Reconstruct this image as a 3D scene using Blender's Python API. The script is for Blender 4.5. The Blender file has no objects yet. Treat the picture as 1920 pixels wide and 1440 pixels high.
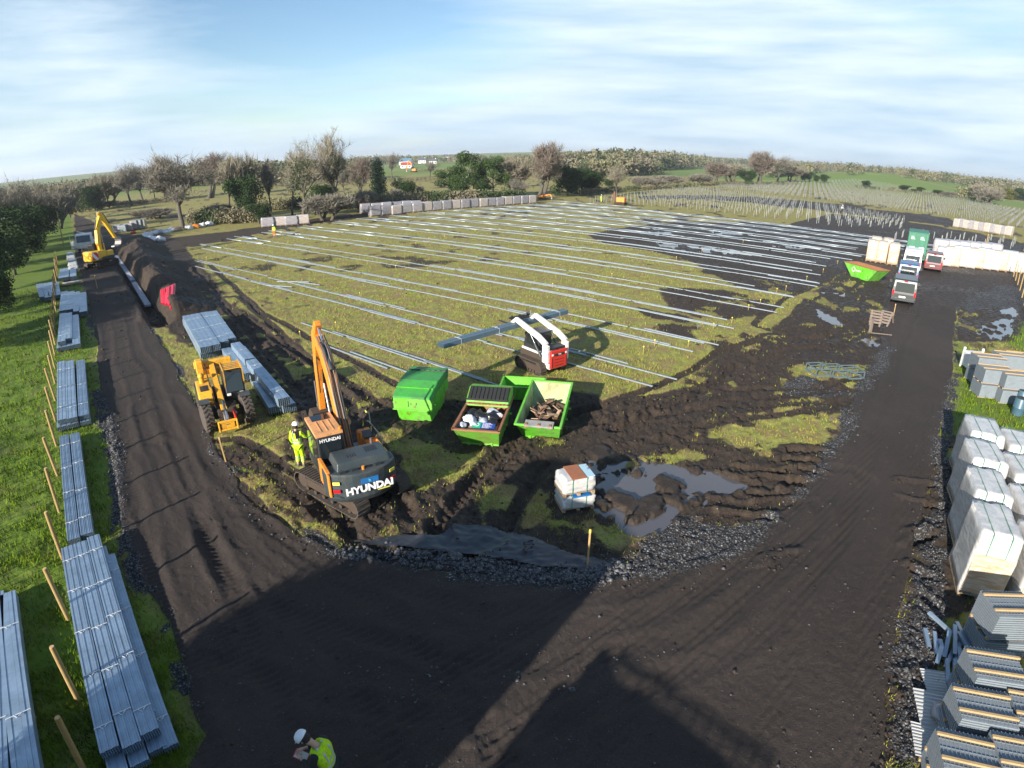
import bpy, bmesh, math, random
import numpy as np
from mathutils import Vector, Matrix, Euler
R = math.radians
PI = math.pi
sc = bpy.context.scene
COL = sc.collection
# ---------------------------------------------------------------- camera (a wide drone lens with its own barrel curve)
CAM_H = 11.0
PITCH = R(22.0)
LF, LC = 1.101, 0.187
cd = bpy.data.cameras.new('camera')
cd.type = 'PANO'
cd.panorama_type = 'FISHEYE_LENS_POLYNOMIAL'
cd.fisheye_fov = R(180)
cd.sensor_fit = 'HORIZONTAL'
cd.sensor_width = 36
cd.fisheye_polynomial_k0 = 0
cd.fisheye_polynomial_k1 = -0.04826169475021215
cd.fisheye_polynomial_k2 = -6.605752629823426e-05
cd.fisheye_polynomial_k3 = 1.9082599669997108e-05
cd.fisheye_polynomial_k4 = -1.6737144908504588e-07
cd.clip_end = 20000
cam = bpy.data.objects.new('camera', cd)
COL.objects.link(cam)
cam.location = (0, 0, CAM_H)
cam.rotation_euler = (PI / 2 - PITCH, 0, 0)
sc.camera = cam
def ray(px, py):
    x = (px - 960.) / 1000; y = (720. - py) / 1000
    r = math.hypot(x, y) + 1e-9
    th = math.atan(r * (1 + LC * r * r) / LF)
    d = (x / r * math.sin(th), y / r * math.sin(th), math.cos(th))
    cp, sp = math.cos(PITCH), math.sin(PITCH)
    return Vector((d[0], d[2] * cp + d[1] * sp, d[1] * cp - d[2] * sp))
# ---------------------------------------------------------------- sun, sky, exposure
SUN_EL, SUN_AZ = R(19), R(34.5)          # light travels towards azimuth 34.5 deg right of +Y
sd = bpy.data.lights.new('sun', 'SUN')
sd.energy = 5.0
sd.angle = R(0.55)
sd.color = (1.0, 0.93, 0.83)
sun = bpy.data.objects.new('sun', sd)
COL.objects.link(sun)
LDIR = Vector((math.sin(SUN_AZ) * math.cos(SUN_EL), math.cos(SUN_AZ) * math.cos(SUN_EL), -math.sin(SUN_EL)))
sun.rotation_euler = LDIR.to_track_quat('-Z', 'Y').to_euler()
sun.location = (-20, -30, 40)
world = bpy.data.worlds.new('World')
sc.world = world
world.use_nodes = True
wn, wl = world.node_tree.nodes, world.node_tree.links
wn.clear()
def W(t, **k):
    n = wn.new(t)
    for a, b in k.items(): setattr(n, a, b)
    return n
w_out = W('ShaderNodeOutputWorld'); w_bg = W('ShaderNodeBackground')
w_sky = W('ShaderNodeTexSky', sky_type='NISHITA', sun_disc=False, sun_elevation=SUN_EL, air_density=1.1, dust_density=0.15, ozone_density=3.2)
# the sun stands opposite to the way its light travels; Nishita rotation 0 looks along +Y, positive turns towards +X
w_sky.sun_rotation = SUN_AZ + PI
w_tc = W('ShaderNodeTexCoord')
w_map = W('ShaderNodeMapping'); w_map.inputs['Scale'].default_value = (.8, 1.3, 7.5)
w_map.inputs['Rotation'].default_value = (R(4), R(-10), R(18))
w_n1 = W('ShaderNodeTexNoise'); w_n1.inputs['Scale'].default_value = 1.1; w_n1.inputs['Detail'].default_value = 9; w_n1.inputs['Roughness'].default_value = 0.56; w_n1.inputs['Distortion'].default_value = 0.5
w_r = W('ShaderNodeValToRGB'); w_r.color_ramp.elements[0].position = 0.33; w_r.color_ramp.elements[1].position = 0.60
w_n2 = W('ShaderNodeTexNoise'); w_n2.inputs['Scale'].default_value = 5; w_n2.inputs['Detail'].default_value = 5
w_cr = W('ShaderNodeValToRGB')
w_cr.color_ramp.elements[0].position = 0.3; w_cr.color_ramp.elements[0].color = (3.45, 4.65, 5.7, 1)
w_cr.color_ramp.elements[1].position = 0.7; w_cr.color_ramp.elements[1].color = (5.5, 6.35, 7.0, 1)
w_mix = W('ShaderNodeMix', data_type='RGBA')
w_bg.inputs['Strength'].default_value = 0.085
wl.new(w_tc.outputs['Generated'], w_map.inputs['Vector'])
wl.new(w_map.outputs[0], w_n1.inputs['Vector']); wl.new(w_map.outputs[0], w_n2.inputs['Vector'])
wl.new(w_n2.outputs['Fac'], w_cr.inputs[0])
w_sep = W('ShaderNodeSeparateXYZ'); wl.new(w_tc.outputs['Generated'], w_sep.inputs[0])
w_mr = W('ShaderNodeMapRange'); w_mr.inputs['From Min'].default_value = .38; w_mr.inputs['From Max'].default_value = .75; w_mr.inputs['To Min'].default_value = 1; w_mr.inputs['To Max'].default_value = .08
w_mr2 = W('ShaderNodeMapRange'); w_mr2.inputs['From Min'].default_value = -.5; w_mr2.inputs['From Max'].default_value = .2; w_mr2.inputs['To Min'].default_value = .0; w_mr2.inputs['To Max'].default_value = 1
wl.new(w_sep.outputs[2], w_mr.inputs['Value']); wl.new(w_sep.outputs[1], w_mr2.inputs['Value'])
w_m1 = W('ShaderNodeMath', operation='MULTIPLY'); w_m2 = W('ShaderNodeMath', operation='MULTIPLY')
wl.new(w_mr.outputs[0], w_m1.inputs[0]); wl.new(w_mr2.outputs[0], w_m1.inputs[1]); # a clear gap in the cloud ahead and to the left, cloud closing in low down
w_dot = W('ShaderNodeVectorMath', operation='DOT_PRODUCT'); wl.new(w_tc.outputs['Generated'], w_dot.inputs[0])
_g = (ray(640, 20) + Vector((0, 0, .06))).normalized(); w_dot.inputs[1].default_value = _g
w_gap = W('ShaderNodeMapRange'); w_gap.inputs['From Min'].default_value = .925; w_gap.inputs['From Max'].default_value = 1.0; w_gap.inputs['To Min'].default_value = 0; w_gap.inputs['To Max'].default_value = .30
wl.new(w_dot.outputs['Value'], w_gap.inputs['Value'])
w_dot2 = W('ShaderNodeVectorMath', operation='DOT_PRODUCT'); wl.new(w_tc.outputs['Generated'], w_dot2.inputs[0])
w_dot2.inputs[1].default_value = ray(120, 270).normalized()
w_gap2 = W('ShaderNodeMapRange'); w_gap2.inputs['From Min'].default_value = .86; w_gap2.inputs['From Max'].default_value = 1.0; w_gap2.inputs['To Min'].default_value = 0; w_gap2.inputs['To Max'].default_value = .04
wl.new(w_dot2.outputs['Value'], w_gap2.inputs['Value'])
w_low = W('ShaderNodeMapRange'); w_low.inputs['From Min'].default_value = .30; w_low.inputs['From Max'].default_value = .0; w_low.inputs['To Min'].default_value = 0; w_low.inputs['To Max'].default_value = .22
wl.new(w_sep.outputs[2], w_low.inputs['Value']); w_add = W('ShaderNodeMath', operation='ADD'); wl.new(w_n1.outputs['Fac'], w_add.inputs[0]); wl.new(w_low.outputs[0], w_add.inputs[1])
w_s1 = W('ShaderNodeMath', operation='SUBTRACT'); w_s2 = W('ShaderNodeMath', operation='SUBTRACT')
wl.new(w_add.outputs[0], w_s1.inputs[0]); wl.new(w_gap.outputs[0], w_s1.inputs[1]); wl.new(w_s1.outputs[0], w_s2.inputs[0]); wl.new(w_gap2.outputs[0], w_s2.inputs[1]); wl.new(w_s2.outputs[0], w_r.inputs[0])
wl.new(w_m1.outputs[0], w_m2.inputs[0]); wl.new(w_r.outputs[0], w_m2.inputs[1])
wl.new(w_m2.outputs[0], w_mix.inputs['Factor'])
wl.new(w_sky.outputs[0], w_mix.inputs['A']); wl.new(w_cr.outputs[0], w_mix.inputs['B'])
wl.new(w_mix.outputs['Result'], w_bg.inputs['Color']); wl.new(w_bg.outputs[0], w_out.inputs[0])
sc.view_settings.view_transform = 'Standard'
sc.view_settings.look = 'None'
sc.view_settings.exposure = 1.02
sc.view_settings.gamma = 1
sc.cycles.max_bounces = 6
sc.cycles.diffuse_bounces = 3
sc.cycles.transparent_max_bounces = 12
sc.cycles.use_denoising = True
sc.cycles.caustics_reflective = False
sc.cycles.caustics_refractive = False

# ---------------------------------------------------------------- measuring: where a point of the photograph lies in the place
def sstep(a, b, x):
    t = np.clip((x - a) / (b - a), 0, 1)
    return t * t * (3 - 2 * t)
def terrain(x, y):
    """height of the far country; the site itself is flat"""
    x = np.asarray(x, float); y = np.asarray(y, float)
    D = np.hypot(x, y); A = np.degrees(np.arctan2(x, y))
    h = 5.0 * sstep(420, 1000, D) * (0.6 + 0.4 * np.sin(A * 0.19 + 1))
    h = h + 20.0 * sstep(1100, 2600, D) * (0.75 + 0.25 * np.sin(A * 0.11))
    h = h + 9.0 * np.exp(-((A - 33) / 7.0) ** 2) * sstep(300, 560, D) * (1 - 0.75 * sstep(600, 900, D))
    h = h + 3.5 * np.exp(-((A - 8) / 6.0) ** 2) * sstep(300, 700, D)
    return h
def P(px, py, z=None):
    """ground point (x, y, z) under pixel (px, py)"""
    d = ray(px, py)
    zz = 0.0 if z is None else z
    for _ in range(30 if z is None else 1):
        t = (zz - CAM_H) / min(d.z, -0.002)
        p = (d.x * t, d.y * t)
        if z is None:
            nz = float(terrain(*p))
            if abs(nz - zz) < .01: break
            zz = zz * .5 + nz * .5
    return Vector((p[0], p[1], zz))
# ---------------------------------------------------------------- numpy noise
def _hash(ix, iy, s):
    h = (ix.astype(np.int64) * 374761393 + iy.astype(np.int64) * 668265263 + s * 974711) & 0x7fffffff
    h = ((h ^ (h >> 13)) * 1274126177) & 0x7fffffff
    h = (h ^ (h >> 16)) & 0xffff
    return h / 65535.0
def vnoise(x, y, s=0):
    ix, iy = np.floor(x), np.floor(y)
    fx, fy = x - ix, y - iy
    ux, uy = fx * fx * (3 - 2 * fx), fy * fy * (3 - 2 * fy)
    a, b = _hash(ix, iy, s), _hash(ix + 1, iy, s)
    c, d = _hash(ix, iy + 1, s), _hash(ix + 1, iy + 1, s)
    return (a + (b - a) * ux) * (1 - uy) + (c + (d - c) * ux) * uy
def fbm(x, y, sc_, oc=4, s=0, rough=.5):
    v = 0; am = 1; tot = 0
    for o in range(oc):
        c, n = math.cos(o * 1.1), math.sin(o * 1.1)
        v = v + am * vnoise((x * c - y * n) / sc_ + 37.3 * o, (x * n + y * c) / sc_ + 11.9 * o, s + o * 17)
        tot += am; am *= rough; sc_ /= 2.03
    return v / tot
def sdf(x, y, poly):
    """signed distance to a polygon, negative inside"""
    poly = np.asarray(poly, float)
    d = np.full(x.shape, 1e9); ins = np.zeros(x.shape, bool)
    n = len(poly)
    for i in range(n):
        ax, ay = poly[i]; bx, by = poly[(i + 1) % n]
        ex, ey = bx - ax, by - ay
        wx, wy = x - ax, y - ay
        t = np.clip((wx * ex + wy * ey) / (ex * ex + ey * ey + 1e-12), 0, 1)
        d = np.minimum(d, np.hypot(wx - ex * t, wy - ey * t))
        cond = ((ay <= y) & (by > y)) | ((by <= y) & (ay > y))
        with np.errstate(divide='ignore', invalid='ignore'):
            xi = ax + (y - ay) * ex / (ey if abs(ey) > 1e-12 else 1e-12)
        ins ^= cond & (x < xi)
    return np.where(ins, -d, d)
def pline(x, y, pts):
    """distance to a polyline, signed side offset"""
    d = np.full(x.shape, 1e9); side = np.zeros(x.shape)
    for (ax, ay), (bx, by) in zip(pts[:-1], pts[1:]):
        ex, ey = bx - ax, by - ay
        L = math.hypot(ex, ey) + 1e-9
        wx, wy = x - ax, y - ay
        t = np.clip((wx * ex + wy * ey) / (L * L), 0, 1)
        dd = np.hypot(wx - ex * t, wy - ey * t)
        s = (ex * wy - ey * wx) / L
        m = dd < d
        d = np.where(m, dd, d); side = np.where(m, np.sign(s) * dd, side)
    return d, side
def PP(pts): return [tuple(P(*p, z=0))[:2] for p in pts]
# ---------------------------------------------------------------- tagging and building
def tag(o, label=None, cat=None, group=None, kind=None):
    if label: o['label'] = label
    if cat: o['category'] = cat
    if group: o['group'] = group
    if kind: o['kind'] = kind
    return o
def empty(name, loc=(0, 0, 0), rz=0, label=None, cat=None, group=None, rot=None):
    o = bpy.data.objects.new(name, None)
    o.empty_display_size = .3
    COL.objects.link(o)
    o.location = loc
    o.rotation_euler = rot if rot else (0, 0, rz)
    return tag(o, label, cat, group)
KIDS = {}
def link(o, parent=None):
    COL.objects.link(o)
    if parent is not None:
        o.parent = parent
        KIDS.setdefault(parent.name, []).append(o)
    return o
def copy_tree(o, parent=None):
    c = o.copy()
    link(c, parent)
    for ch in KIDS.get(o.name, []):
        copy_tree(ch, c)
    return c
def xf(loc=(0, 0, 0), rot=(0, 0, 0), s=(1, 1, 1)):
    return Matrix.LocRotScale(Vector(loc), Euler(rot), Vector(s))
class MB:
    def __init__(self): self.v = []; self.f = []; self.M = None
    def add(self, vs, fs, M=None):
        b = len(self.v)
        for p in vs:
            p = Vector(p)
            if M is not None: p = M @ p
            if self.M is not None: p = self.M @ p
            self.v.append(p[:])
        self.f += [tuple(b + i for i in f) for f in fs]
        return self
    def box(self, c, s, rot=None, taper=None, M=None):
        hx, hy, hz = s[0] / 2, s[1] / 2, s[2] / 2
        tx, ty = taper or (1, 1)
        vs = [(-hx, -hy, -hz), (hx, -hy, -hz), (hx, hy, -hz), (-hx, hy, -hz), (-hx * tx, -hy * ty, hz), (hx * tx, -hy * ty, hz), (hx * tx, hy * ty, hz), (-hx * tx, hy * ty, hz)]
        T = Matrix.Translation(Vector(c))
        if rot: T = T @ Euler(rot).to_matrix().to_4x4()
        if M is not None: T = M @ T
        return self.add(vs, [(0, 3, 2, 1), (4, 5, 6, 7), (0, 1, 5, 4), (1, 2, 6, 5), (2, 3, 7, 6), (3, 0, 4, 7)], T)
    def prism(self, pts, ax, a, b, M=None):
        """2D outline pts extruded along axis ax ('x','y','z') from a to b"""
        n = len(pts)
        def mk(p, t):
            return {'x': (t, p[0], p[1]), 'y': (p[0], t, p[1]), 'z': (p[0], p[1], t)}[ax]
        vs = [mk(p, a) for p in pts] + [mk(p, b) for p in pts]
        fs = [tuple(range(n))[::-1], tuple(range(n, 2 * n))] + [(i, (i + 1) % n, n + (i + 1) % n, n + i) for i in range(n)]
        return self.add(vs, fs, M)
    def cyl(self, p0, p1, r0, r1=None, n=12, cap=True, M=None):
        r1 = r0 if r1 is None else r1
        p0, p1 = Vector(p0), Vector(p1)
        d = (p1 - p0).normalized()
        u = d.orthogonal().normalized(); w = d.cross(u)
        vs = []
        for p, r in ((p0, r0), (p1, r1)):
            for i in range(n):
                a = 2 * PI * i / n
                vs.append(p + (u * math.cos(a) + w * math.sin(a)) * r)
        fs = [(i, (i + 1) % n, n + (i + 1) % n, n + i) for i in range(n)]
        if cap: fs += [tuple(range(n))[::-1], tuple(range(n, 2 * n))]
        return self.add(vs, fs, M)
    def tube(self, pts, r, n=8, M=None):
        pts = [Vector(p) for p in pts]
        rs = r if isinstance(r, (list, tuple)) else [r] * len(pts)
        u = None; vs = []
        for i, p in enumerate(pts):
            d = (pts[min(i + 1, len(pts) - 1)] - pts[max(i - 1, 0)]).normalized()
            if u is None: u = d.orthogonal().normalized()
            u = (u - d * u.dot(d)).normalized(); w = d.cross(u)
            for k in range(n):
                a = 2 * PI * k / n
                vs.append(p + (u * math.cos(a) + w * math.sin(a)) * rs[i])
        fs = []
        for i in range(len(pts) - 1):
            for k in range(n):
                fs.append((i * n + k, i * n + (k + 1) % n, (i + 1) * n + (k + 1) % n, (i + 1) * n + k))
        fs += [tuple(range(n))[::-1], tuple(range((len(pts) - 1) * n, len(pts) * n))]
        return self.add(vs, fs, M)
    def lathe(self, prof, n=24, M=None):
        """prof: (radius, z) pairs turned round z"""
        vs = []
        for r, z in prof:
            for k in range(n):
                a = 2 * PI * k / n
                vs.append((r * math.cos(a), r * math.sin(a), z))
        fs = []
        for i in range(len(prof) - 1):
            for k in range(n):
                fs.append((i * n + k, i * n + (k + 1) % n, (i + 1) * n + (k + 1) % n, (i + 1) * n + k))
        fs += [tuple(range(n))[::-1], tuple(range((len(prof) - 1) * n, len(prof) * n))]
        return self.add(vs, fs, M)
    def quad(self, a, b, c, d): return self.add([a, b, c, d], [(0, 1, 2, 3)])
    def ball(self, c, r, n=10, m=7, M=None, s=(1, 1, 1)):
        vs = []; fs = []
        for j in range(m + 1):
            t = PI * j / m
            for k in range(n):
                a = 2 * PI * k / n
                vs.append((c[0] + s[0] * r * math.sin(t) * math.cos(a), c[1] + s[1] * r * math.sin(t) * math.sin(a), c[2] + s[2] * r * math.cos(t)))
        for j in range(m):
            for k in range(n):
                fs.append((j * n + k, (j + 1) * n + k, (j + 1) * n + (k + 1) % n, j * n + (k + 1) % n))
        return self.add(vs, fs, M)
    def build(self, name, mat, parent=None, bevel=0, smooth=False, seg=1):
        me = bpy.data.meshes.new(name)
        me.from_pydata([tuple(v) for v in self.v], [], self.f)
        bm = bmesh.new(); bm.from_mesh(me)
        bmesh.ops.remove_doubles(bm, verts=bm.verts, dist=1e-5)
        bmesh.ops.recalc_face_normals(bm, faces=bm.faces)
        if bevel:
            es = [e for e in bm.edges if len(e.link_faces) == 2 and e.calc_face_angle(0) > R(28)]
            bmesh.ops.bevel(bm, geom=es, offset=bevel, segments=seg, profile=.6, affect='EDGES', clamp_overlap=True)
        if smooth:
            for f in bm.faces: f.smooth = True
        bm.to_mesh(me); bm.free()
        if smooth: 
            try: me.set_sharp_from_angle(angle=R(38))
            except Exception: pass
        me.materials.append(mat)
        o = bpy.data.objects.new(name, me)
        return link(o, parent)
def np_mesh(name, co, faces4=None, faces3=None, mat=None, smooth=False, parent=None, attrs=None):
    """fast mesh from numpy arrays: co (n,3), faces4 (m,4) and/or faces3 (k,3)"""
    me = bpy.data.meshes.new(name)
    f4 = np.zeros((0, 4), np.int32) if faces4 is None else np.asarray(faces4, np.int32)
    f3 = np.zeros((0, 3), np.int32) if faces3 is None else np.asarray(faces3, np.int32)
    me.vertices.add(len(co)); me.vertices.foreach_set('co', np.asarray(co, np.float32).ravel())
    nl = f4.size + f3.size
    me.loops.add(nl); me.loops.foreach_set('vertex_index', np.concatenate([f4.ravel(), f3.ravel()]))
    np_ = len(f4) + len(f3)
    me.polygons.add(np_)
    st = np.concatenate([np.arange(len(f4)) * 4, f4.size + np.arange(len(f3)) * 3]).astype(np.int32)
    me.polygons.foreach_set('loop_start', st)
    me.update(calc_edges=True)
    if smooth: me.polygons.foreach_set('use_smooth', np.ones(np_, bool))
    for k, a in (attrs or {}).items():
        at = me.color_attributes.new(k, 'FLOAT_COLOR', 'POINT')
        at.data.foreach_set('color', np.asarray(a, np.float32).ravel())
    if mat: me.materials.append(mat)
    me.update()
    o = bpy.data.objects.new(name, me)
    return link(o, parent)
# ---------------------------------------------------------------- materials
class NT:
    def __init__(self, name):
        self.m = bpy.data.materials.new(name); self.m.use_nodes = True
        self.n = self.m.node_tree.nodes; self.l = self.m.node_tree.links
        self.b = self.n['Principled BSDF']
    def N(self, t, ins=None, **k):
        n = self.n.new(t)
        for a, b in k.items(): setattr(n, a, b)
        for a, b in (ins or {}).items():
            self.put(n.inputs[a], b)
        return n
    def put(self, sock, v):
        if isinstance(v, bpy.types.NodeSocket): self.l.new(v, sock)
        elif isinstance(v, (tuple, list)) and len(v) == 3 and sock.type == 'RGBA': sock.default_value = (*v, 1)
        else: sock.default_value = v
    def noise(self, vec, scale, det=4, rough=.55, dist=0, out='Fac'):
        n = self.N('ShaderNodeTexNoise', {'Scale': scale, 'Detail': det, 'Roughness': rough, 'Distortion': dist})
        if vec is not None: self.l.new(vec, n.inputs['Vector'])
        return n.outputs[out]
    def ramp(self, fac, stops, interp='LINEAR'):
        n = self.N('ShaderNodeValToRGB'); n.color_ramp.interpolation = interp
        el = n.color_ramp.elements
        while len(el) < len(stops): el.new(.5)
        for e, (p, c) in zip(el, stops):
            e.position = p
            e.color = (c, c, c, 1) if isinstance(c, (int, float)) else (*c, 1)
        self.l.new(fac, n.inputs[0]); return n.outputs[0]
    def mix(self, fac, a, b, mode='MIX'):
        n = self.N('ShaderNodeMix', data_type='RGBA', blend_type=mode)
        self.put(n.inputs['Factor'], fac); self.put(n.inputs['A'], a); self.put(n.inputs['B'], b)
        return n.outputs['Result']
    def math(self, op, a, b=None, clamp=False):
        n = self.N('ShaderNodeMath', operation=op); n.use_clamp = clamp
        self.put(n.inputs[0], a)
        if b is not None: self.put(n.inputs[1], b)
        return n.outputs[0]
    def bump(self, h, strength=.3, dist=.02, normal=None):
        n = self.N('ShaderNodeBump', {'Strength': strength, 'Distance': dist}); self.l.new(h, n.inputs['Height'])
        if normal is not None: self.l.new(normal, n.inputs['Normal'])
        self.l.new(n.outputs[0], self.b.inputs['Normal']); return n.outputs[0]
    def obj(self): return self.N('ShaderNodeTexCoord').outputs['Object']
    def pos(self): return self.N('ShaderNodeNewGeometry').outputs['Position']
    def set(self, **k):
        for a, b in k.items():
            nm = {'base': 'Base Color', 'rough': 'Roughness', 'metal': 'Metallic', 'spec': 'Specular IOR Level', 'coat': 'Coat Weight', 'alpha': 'Alpha', 'trans': 'Transmission Weight', 'emit': 'Emission Color', 'estr': 'Emission Strength', 'sheen': 'Sheen Weight', 'subs': 'Subsurface Weight'}[a]
            self.put(self.b.inputs[nm], b)
        return self
def paint(name, c, rough=.4, dirt=.35, dirtc=(.06, .045, .033), metal=0, scale=3, coat=0, spec=.5, lowz=None, rust=0, fade=None):
    """painted or bare surface with uneven dirt, scuffs and a slight change of tone; lowz: mud rises to this height"""
    t = NT(name); o = t.obj()
    n1 = t.noise(o, scale, 6, .62); n2 = t.noise(o, scale * 7, 4, .6)
    base = t.mix(t.ramp(n2, [(.3, 0), (.75, 1)]), tuple(x * .86 for x in c), tuple(min(1, x * 1.1) for x in c))
    if fade: base = t.mix(t.ramp(t.noise(o, scale * .45, 3, .6), [(.38, 0), (.66, .8)]), base, fade)
    if rust:
        sc2 = t.N('ShaderNodeMapping', {'Vector': o, 'Scale': (1, 1, .35)}).outputs[0]
        base = t.mix(t.math('MULTIPLY', t.ramp(t.noise(sc2, scale * 4, 6, .7), [(.57, 0), (.63, 1)]), rust), base, (.17, .075, .035))
        base = t.mix(t.math('MULTIPLY', t.ramp(t.noise(sc2, scale * 11, 4, .7), [(.62, 0), (.68, 1)]), rust), base, (.07, .06, .05))
    f = t.math('MULTIPLY', t.ramp(n1, [(.47, 0), (.72, 1)]), dirt)
    if lowz is not None:
        z = t.N('ShaderNodeSeparateXYZ', {0: o}).outputs[2]
        zz = t.N('ShaderNodeMapRange', {'Value': t.math('ADD', z, t.math('MULTIPLY', n1, .5)), 'From Min': lowz + .45, 'From Max': lowz + .05, 'To Min': 0, 'To Max': .9}).outputs[0]
        f = t.math('MAXIMUM', f, zz)
    t.set(base=t.mix(f, base, dirtc), rough=t.mix(f, (rough,) * 3, (.85,) * 3), metal=metal if metal == 0 else t.math('MULTIPLY', t.math('SUBTRACT', 1, f), metal), coat=coat, spec=spec)
    t.bump(n2, .08, .01)
    return t.m
def solid(name, c, rough=.6, metal=0, **k):
    t = NT(name); n = t.noise(t.obj(), 9, 4)
    t.set(base=t.mix(n, tuple(x * .8 for x in c), tuple(min(1, x * 1.15) for x in c)), rough=rough, metal=metal, **k)
    return t.m
# ================================================================ THE GROUND
def dense_arange():
    dep = np.arange(60.0, 2.2, -0.125)
    d1 = CAM_H / np.tan(np.radians(dep))
    d2 = np.geomspace(d1[-1] * 1.012, 6500, 110)
    return np.concatenate([[0.02, 2, 3.5, 5], d1, d2])
Ds = dense_arange()
azf = np.arange(-62, 62.01, 0.105)
azb = np.arange(65, 295, 4.0)
As = np.radians(np.concatenate([azf, azb]))
nA, nD = len(As), len(Ds)
DD, AA = np.meshgrid(Ds, As, indexing='ij')
GX = DD * np.sin(AA); GY = DD * np.cos(AA)
# ---- outlines read off the photograph and laid down in metres
ROAD = PP([(150, 470), (166, 500), (215, 500), (258, 570), (300, 640), (345, 720), (392, 800), (425, 870), (455, 925), (500, 965), (560, 1005), (640, 1040), (730, 1062), (860, 1075), (1000, 1090), (1100, 1098), (1180, 1072), (1250, 1062), (1340, 1040), (1420, 1000), (1490, 950), (1530, 890), (1580, 800), (1612, 720), (1645, 650), (1668, 600), (1660, 560), (1690, 505), (1730, 500), (1800, 500), (1905, 506), (1990, 515), (1990, 530), (1900, 520), (1830, 542), (1790, 572), (1790, 620), (1785, 680), (1775, 760), (1755, 850), (1728, 950), (1700, 1050), (1680, 1150), (1665, 1300), (1660, 1440), (1660, 1900), (380, 1900), (350, 1440), (382, 1380), (345, 1270), (295, 1140), (245, 1020), (218, 900), (203, 800), (190, 720), (180, 640), (165, 560), (140, 470)])
MUDS = [PP(p) for p in [
    # spoil, trench and the haul strip beside the track
    [(205, 450), (300, 440), (345, 460), (380, 500), (430, 560), (480, 600), (560, 640), (610, 690), (700, 735), (745, 750), (860, 748), (960, 735), (1080, 735), (1180, 750), (1245, 745), (1300, 712), (1345, 660), (1330, 640), (1350, 620), (1430, 625), (1480, 600), (1505, 560), (1540, 540), (1570, 520), (1600, 490), (1660, 460), (1760, 470), (1960, 500), (1960, 530), (1680, 600), (1600, 800), (1500, 950), (1300, 1040), (1100, 1085), (860, 1070), (640, 1035), (560, 1000), (560, 960), (600, 930), (560, 860), (520, 800), (450, 700), (430, 650), (350, 650), (300, 600), (250, 560), (205, 500)],
    [(300, 470), (420, 452), (520, 430), (640, 412), (760, 400), (760, 394), (640, 404), (520, 420), (400, 438), (280, 450)],
    [(1790, 520), (1920, 500), (1960, 560), (1900, 640), (1830, 640), (1790, 640)],
    [(1730, 820), (1800, 820), (1830, 1100), (1760, 1440), (1640, 1440), (1680, 1100)],
    [(140, 400), (230, 440), (330, 440), (250, 470), (140, 470)],
    [(1500, 375), (1640, 392), (1780, 410), (1800, 425), (1620, 405), (1480, 388), (1330, 372), (1200, 372), (1200, 367), (1330, 366)],
    [(1480, 420), (1560, 400), (1700, 415), (1900, 450), (1960, 480), (1960, 500), (1700, 470), (1560, 450)],
    [(1130, 425), (1300, 440), (1400, 415), (1620, 440), (1620, 480), (1500, 540), (1380, 500), (1250, 470)],
    [(1240, 540), (1350, 545), (1480, 570), (1440, 590), (1330, 600), (1250, 575)],
    [(1180, 425), (1300, 415), (1480, 425), (1640, 445), (1640, 475), (1570, 520), (1500, 555), (1400, 545), (1330, 520), (1300, 490), (1220, 470), (1130, 455), (1100, 440)],
    [(1190, 575), (1290, 590), (1330, 620), (1300, 640), (1230, 620)],
    [(380, 840), (470, 830), (620, 960), (640, 1030), (540, 985), (430, 900)]]]
GRASS = [PP(p) for p in [   # tufts of surviving turf within the mud
    [(270, 590), (300, 600), (345, 660), (370, 720), (330, 700), (290, 640)],
    [(430, 660), (480, 640), (600, 690), (700, 745), (560, 740), (560, 775), (500, 800), (450, 720)],
    [(430, 870), (480, 880), (560, 950), (640, 1030), (600, 1020), (520, 970), (455, 915)],
    [(780, 830), (850, 820), (845, 880), (800, 960), (740, 990), (690, 1010), (760, 920)],
    [(1290, 620), (1400, 610), (1450, 640), (1400, 660), (1330, 655)],
    [(1340, 780), (1460, 760), (1560, 760), (1590, 790), (1540, 870), (1450, 870), (1370, 830)],
    [(1440, 700), (1500, 680), (1620, 680), (1640, 700), (1600, 760), (1540, 740), (1480, 735)],
    [(1020, 960), (1170, 950), (1210, 1000), (1180, 1030), (1060, 1010), (1020, 1000)],
    [(905, 935), (925, 935), (925, 990), (905, 990)],
    [(1640, 640), (1420, 610), (1300, 650), (1330, 662), (1420, 640), (1600, 660)],
    [(1500, 760), (1600, 700), (1620, 720), (1560, 820)],
    [(1040, 900), (1180, 860), (1260, 850), (1180, 880), (1060, 930)],
    [(1640, 530), (1600, 545), (1500, 560), (1540, 540), (1600, 525)]]]
GRAVEL = [PP(p) for p in [
    [(192, 730), (213, 790), (232, 900), (260, 1000), (300, 1110), (262, 1110), (230, 1010), (203, 905), (186, 800), (172, 740)],
    [(1165, 1085), (1200, 1030), (1245, 985), (1300, 965), (1380, 985), (1440, 970), (1500, 940), (1470, 990), (1350, 1050), (1230, 1085)],
    [(1690, 1440), (1672, 1250), (1700, 1080), (1745, 920), (1768, 800), (1778, 700), (1795, 700), (1792, 850), (1790, 1000), (1760, 1180), (1745, 1300), (1800, 1440)],
    [(1450, 730), (1500, 705), (1560, 722), (1600, 735), (1560, 750), (1480, 745)],
    [(1800, 570), (1850, 540), (1900, 530), (1925, 560), (1915, 590), (1850, 570), (1810, 590)],
    [(1560, 820), (1600, 720), (1660, 640), (1675, 650), (1630, 740), (1580, 840), (1520, 930), (1480, 960)],
    [(385, 800), (440, 885), (470, 935), (560, 1000), (640, 1030), (630, 1040), (540, 1010), (450, 940), (400, 850)],
    [(600, 1020), (740, 1028), (900, 1040), (1000, 1060), (1100, 1060), (1180, 1040), (1190, 1070), (1100, 1105), (860, 1090), (700, 1065), (600, 1045)]]]
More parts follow.
